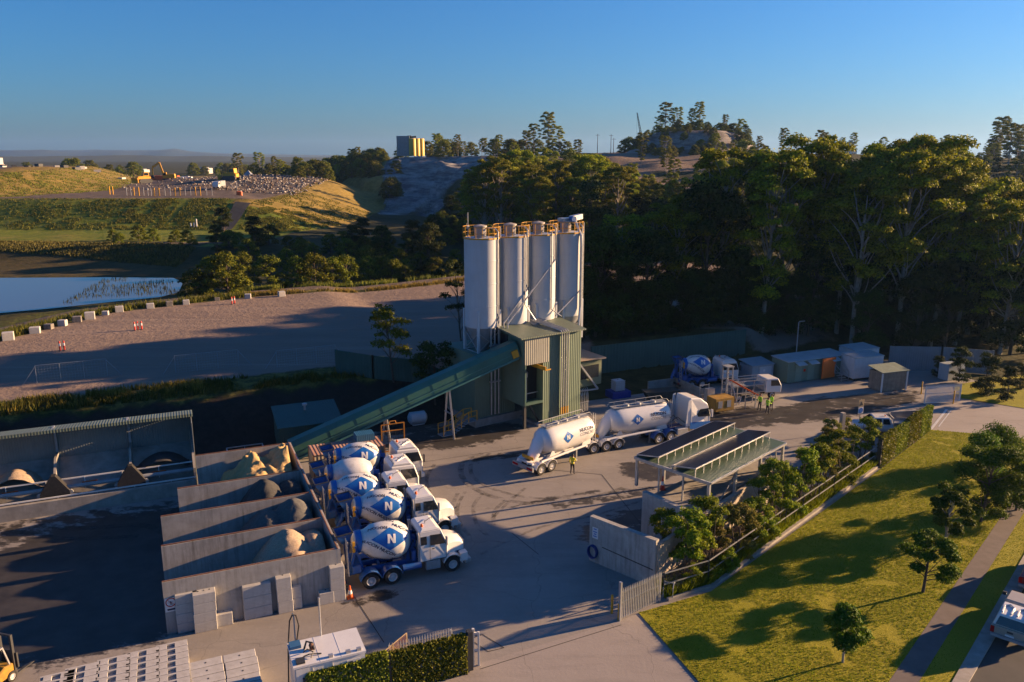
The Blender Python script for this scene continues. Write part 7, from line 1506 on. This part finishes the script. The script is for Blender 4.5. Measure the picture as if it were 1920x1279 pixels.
tag(MB().box(0,16,0,6,0,2.2).build('white_shed',M['block'],None,False,at(384,530),R(-5)),'long white shed behind the landfill mound','shed')
wp=T('rubbish_marker','small white pyramid heap cover on the landfill','heap cover',at(466,350),0); w=MB(); w.add([(-2,-2,0),(2,-2,0),(2,2,0),(-2,2,0),(0,0,2.4)],[(0,1,4),(1,2,4),(2,3,4),(3,0,4),(3,2,1,0)]); w.build('cover',M['grey'],wp)
# litter
r=np.random.default_rng(5); LP=[]
for k in range(9000):
    px=r.uniform(250,668); y=r.uniform(268,440); 
    if r.random()>np.clip((px-300)/260,.06,1): continue
    if y<275+(560-px)*.02 : continue
    LP.append((px,y))
LP=np.array(LP); gx=(LP[:,0]-960)/FPX*(LP[:,1]*1.005+2); gz=height(gx,LP[:,1]); dl2,_=polydist(gx,LP[:,1],LF,True); ok=inpoly(gx,LP[:,1],LF)&(dl2>24); gx,gy_,gz=gx[ok],LP[ok,1],gz[ok]
n=len(gx); sz=.22+.55*r.random(n)**2; 
cube=np.array([(-1,-1,-1),(1,-1,-1),(1,1,-1),(-1,1,-1),(-1,-1,1),(1,-1,1),(1,1,1),(-1,1,1)],float)*.5; Fcu=np.array([(3,2,1,0),(4,5,6,7),(0,1,5,4),(1,2,6,5),(2,3,7,6),(3,0,4,7)])
aa=r.random(n)*6.28; ca,sa=np.cos(aa),np.sin(aa); sx=sz*(.6+r.random(n)); sy=sz*(.5+r.random(n)); sz3=sz*(.3+.6*r.random(n))
C3=cube[None]*np.stack([sx,sy,sz3],1)[:,None,:]; Xr=C3[:,:,0]*ca[:,None]-C3[:,:,1]*sa[:,None]; Yr=C3[:,:,0]*sa[:,None]+C3[:,:,1]*ca[:,None]; Zr=C3[:,:,2]+Xr*(r.random(n)-.5)[:,None]*.8
V=np.stack([Xr+gx[:,None],Yr+gy_[:,None],Zr+gz[:,None]+.12],2).reshape(-1,3); Fa=(Fcu[None]+8*np.arange(n)[:,None,None]).reshape(-1,4)
npmesh('landfill_rubbish',V,Fa,[mat('litter_white',(.33,.30,.28),.7,.2,1),mat('litter_grey',(.24,.22,.21),.8,.3,1),mat('litter_brown',(.15,.10,.07),.9,.3,1)],kind='stuff',mi=np.repeat(r.choice(3,n,p=[.35,.3,.35]),6))
# posts along the rim, water-bore pipes
pl=MB().box(-.12,.12,-.12,.12,0,2.6).build('rim_post',M['yellow']); firstp=True
for k,px in enumerate((252,261,290,299,329,338,367,376,206,212)):
    o=pl if firstp else dup(pl); firstp=False; o.location=at(px,255 if px>240 else 262); tag(o,'yellow steel post in the line of posts along the landfill rim','post','yellow posts along the landfill rim')
pw=MB().box(-.06,.06,-.06,.06,0,2.6).build('fence_post',M['galv']); firstp=True
for px in (238,246,270,278,284,310,320,348,358,388,398):
    o=pw if firstp else dup(pw); firstp=False; o.location=at(px,256); tag(o,'thin grey steel post between the yellow rim posts','post','grey posts along the landfill rim')
for px,h,lab in ((369,2.2,'tallest white bore pipe at the foot of the landfill batter'),(358,1.1,'short white bore pipe left of the tallest one'),(364,1.2,'short white bore pipe beside the tallest one')):
    tag(MB().lathe([(.18,0),(.18,h),(0,h+.05)],8).build('bore_pipe',M['white'],None,False,at(px,222)),lab,'pipe')
for k,px in enumerate((446,449,452)): tag(MB().lathe([(.5,0),(.45,1.2),(0,1.3)],8).build('safety_drum',M['orange'],None,False,at(px,258)),'orange safety drum of the little cluster at the top of the drain','drum','orange drums at the top of the drain')
tag(MB().bar((0,0,0),(0,0,4.2),.12).build('rim_pole',M['galv'],None,False,at(445,262)),'thin pale pole above the orange drums on the landfill rim','pole')
# scattered stuff on the upper mound
r2=random.Random(9); lb=['pale','dark']
for k in range(16):
    px=r2.uniform(0,260); o=MB().box(-1.5,1.5,-1,1,0,r2.uniform(.7,1.6)).build('scrap_stack',M['block'] if k%2 else M['dark'],None,False,at(px,r2.uniform(352,380)),r2.uniform(0,3)); tag(o,'%s block of scrap on the flat top of the grassy mound'%lb[0 if k%2 else 1],'scrap stack','%s scrap stacks on the grassy mound'%lb[0 if k%2 else 1])
# yellow silos and grey building on the ridge
x,y,z=at(769,430); z+=2.2; rs=T('ridge_plant','yellow silos beside a dark grey block on the ridge skyline','plant building',(x,y,z-1),0)
w=MB(); w.box(-6.6,.2,-2,6,0,10.2); w.build('block',M['grey'],rs)
for k in range(3): w=MB(); w.lathe([(1.9,0),(1.9,8.6),(1.7,8.9),(0,9.1)],24,Mx((1.6+k*2.0,-1.5+k*1.5,0))); w.build('silo',mat('ridge_yellow',(.70,.46,.05),.5,.08,1),rs,True)
w=MB(); w.box(-1,1,-1,1,9.,10.4); w.bar((-.5,0,9.5),(3.5,0,9.8),.9); w.build('headhouse',M['dark'],rs)
# crane boom, poles
x,y,z=at(1207,400); cr=T('lattice_crane','thin lattice crane boom rising above the bare mound','crane',(x,y,z),0)
w=MB(); b0,b1=Vector((0,0,1)),Vector((-3.9,0,19)); d=(b1-b0); 
for s_ in((-.6,-.6),(.6,-.6),(.6,.6),(-.6,.6)): w.bar(b0+Vector((*s_,0)),b1+Vector((s_[0]*.25,s_[1]*.25,0)),.16)
for k in range(14):
    f=k/14; f2=(k+1)/14; q=.6-.45*f; q2=.6-.45*f2; w.bar(b0+d*f+Vector((-q,-q,0)),b0+d*f2+Vector((q2,-q2,0)),.09); w.bar(b0+d*f+Vector((q,q,0)),b0+d*f2+Vector((-q2,q2,0)),.09)
w.bar(b1,(b1.x+.2,0,3),.05); w.build('boom',M['dark'],cr); w=MB(); w.prism([(-2.5,0),(2,0),(2,2.4),(-1,2.8),(-2.5,1.6)],-1.5,1.5); w.build('machine_house',M['yellow'],cr)
for px,h,lab,yy in ((1120,9,'tallest timber power pole on the skyline left of the crane',385),(1145,9,'middle power pole of the close pair on the skyline',390),(1150,7.5,'shorter power pole of the close pair on the skyline',392),(1067,6,'short power pole right of the skyline gums',395),(849,9,'power pole among the ridge trees right of the yellow silos',430)):
    x,y,z=at(px,yy); o=T('power_pole',lab,'power pole',(x,y,z),0); w=MB(); w.lathe([(.16,0),(.10,h),(0,h)],8); w.bar((-1,0,h-.6),(1,0,h-.6),.12); w.build('pole',M['bark'],o)
# distant tower block, town roofs, hills
def bld(name,label,px,y,wd,dp,h,m,kids=True,z=None):
    x=(px-960)/FPX*y*1.0; z_=9. if z is None else z; o=T(name,label,'building',(x,y,z_-.3),0); w=MB(); w.box(-wd/2,wd/2,-dp/2,dp/2,0,h); w.build('wall',m,o); w=MB(); w.box(-wd*.3,wd*.3,-dp*.3,dp*.3,h,h*1.06+.5); w.build('roof',M['grey'],o)
    w=MB(); n_=max(2,int(h/4))
    for k in range(n_): w.box(-wd/2+.5,wd/2-.5,-dp/2-.06,-dp/2,h*(k+.35)/n_,h*(k+.75)/n_)
    w.build('window_band',M['glass'],o); return o
bld('tower_block','lone distant tower block on the right horizon above the trees',1576,1500,9.5,9,41,mat('far_tower',(.25,.27,.30),.6,.1,.2))
bld('low_building','distant low block beside the tower block on the right horizon',1583,1490,9,8,26,mat('far_tower_pale',(.4,.4,.4),.6,.1,.2))
for px,wd,h,y,lab in ((13,12,14,900,'pale blocky building above the trees on the left horizon'),(155,22,4,950,'white roofed building between the far trees on the plain'),(283,8,3,800,'small white building behind the right end of the mound'),(395,12,5,760,'low pale building behind the lone trees on the plain')): bld('distant_house',lab,px,y,wd,12,h,M['block'])
# far hills
def hills(name,y0,prof,m,seed):
    n=220; pxs=np.linspace(-700,1500,n); top=np.interp(pxs,[p[0] for p in prof],[p[1] for p in prof])-(2.5 if y0>3000 else 0); V=[];Fc=[]
    X=(pxs-960)/FPX*y0; a=np.arctan((639.5-top)/FPX)-PITCH; Zt=25+y0*np.tan(a)+(fbm(X,X*0+seed,120,seed)-.5)*3.5
    for j,(dy,f) in enumerate(((-220,0),(-140,.45),(-60,.85),(0,1.),(150,.7),(300,0))):
        for k in range(n): V.append((X[k],y0+dy*1.5+18*math.sin(k*.7+j),8.5+(Zt[k]-8.5)*f*(1+.08*math.sin(k*1.3+j*2)*(0 if j==3 else 1))))
    for j in range(5):
        for k in range(n-1): Fc.append((j*n+k,j*n+k+1,(j+1)*n+k+1,(j+1)*n+k))
    w=MB(); w.add(V,Fc); o=w.build(name,m,None,True); return tag(o,kind='structure')
hm=mat('forested_hills',(.035,.05,.03),.95,.25,.02)
hills('hills',6200,[(-700,280),(-100,281),(0,281),(40,286),(70,284),(110,283),(145,289),(175,288),(230,286),(300,287),(335,283),(350,284),(380,289),(440,291),(520,293),(600,294),(760,297),(1500,299)],hm,3)
hills('far_hills',7500,[(-700,279),(0,284),(150,284),(200,283),(260,284),(320,284),(345,281),(370,286),(430,290),(600,293),(760,298),(1500,299)],hm,8)
hills('wooded_plain',2600,[(-700,292),(150,293),(250,291),(330,292),(420,293),(520,295),(640,296),(1500,299)],hm,12)
# haze: one closed box of thin air round camera and scene
m=bpy.data.materials.new('haze_air'); m.use_nodes=True; t=m.node_tree; t.nodes.clear(); o_=t.nodes.new('ShaderNodeOutputMaterial'); pv=t.nodes.new('ShaderNodeVolumePrincipled'); pv.inputs['Color'].default_value=(.30,.55,1.0,1); pv.inputs['Density'].default_value=.00007; pv.inputs['Anisotropy'].default_value=.35; t.links.new(pv.outputs[0],o_.inputs['Volume'])
HAZE=MB().box(-8500,8500,-200,8200,-3,170).build('haze',m); HAZE['kind']='stuff'
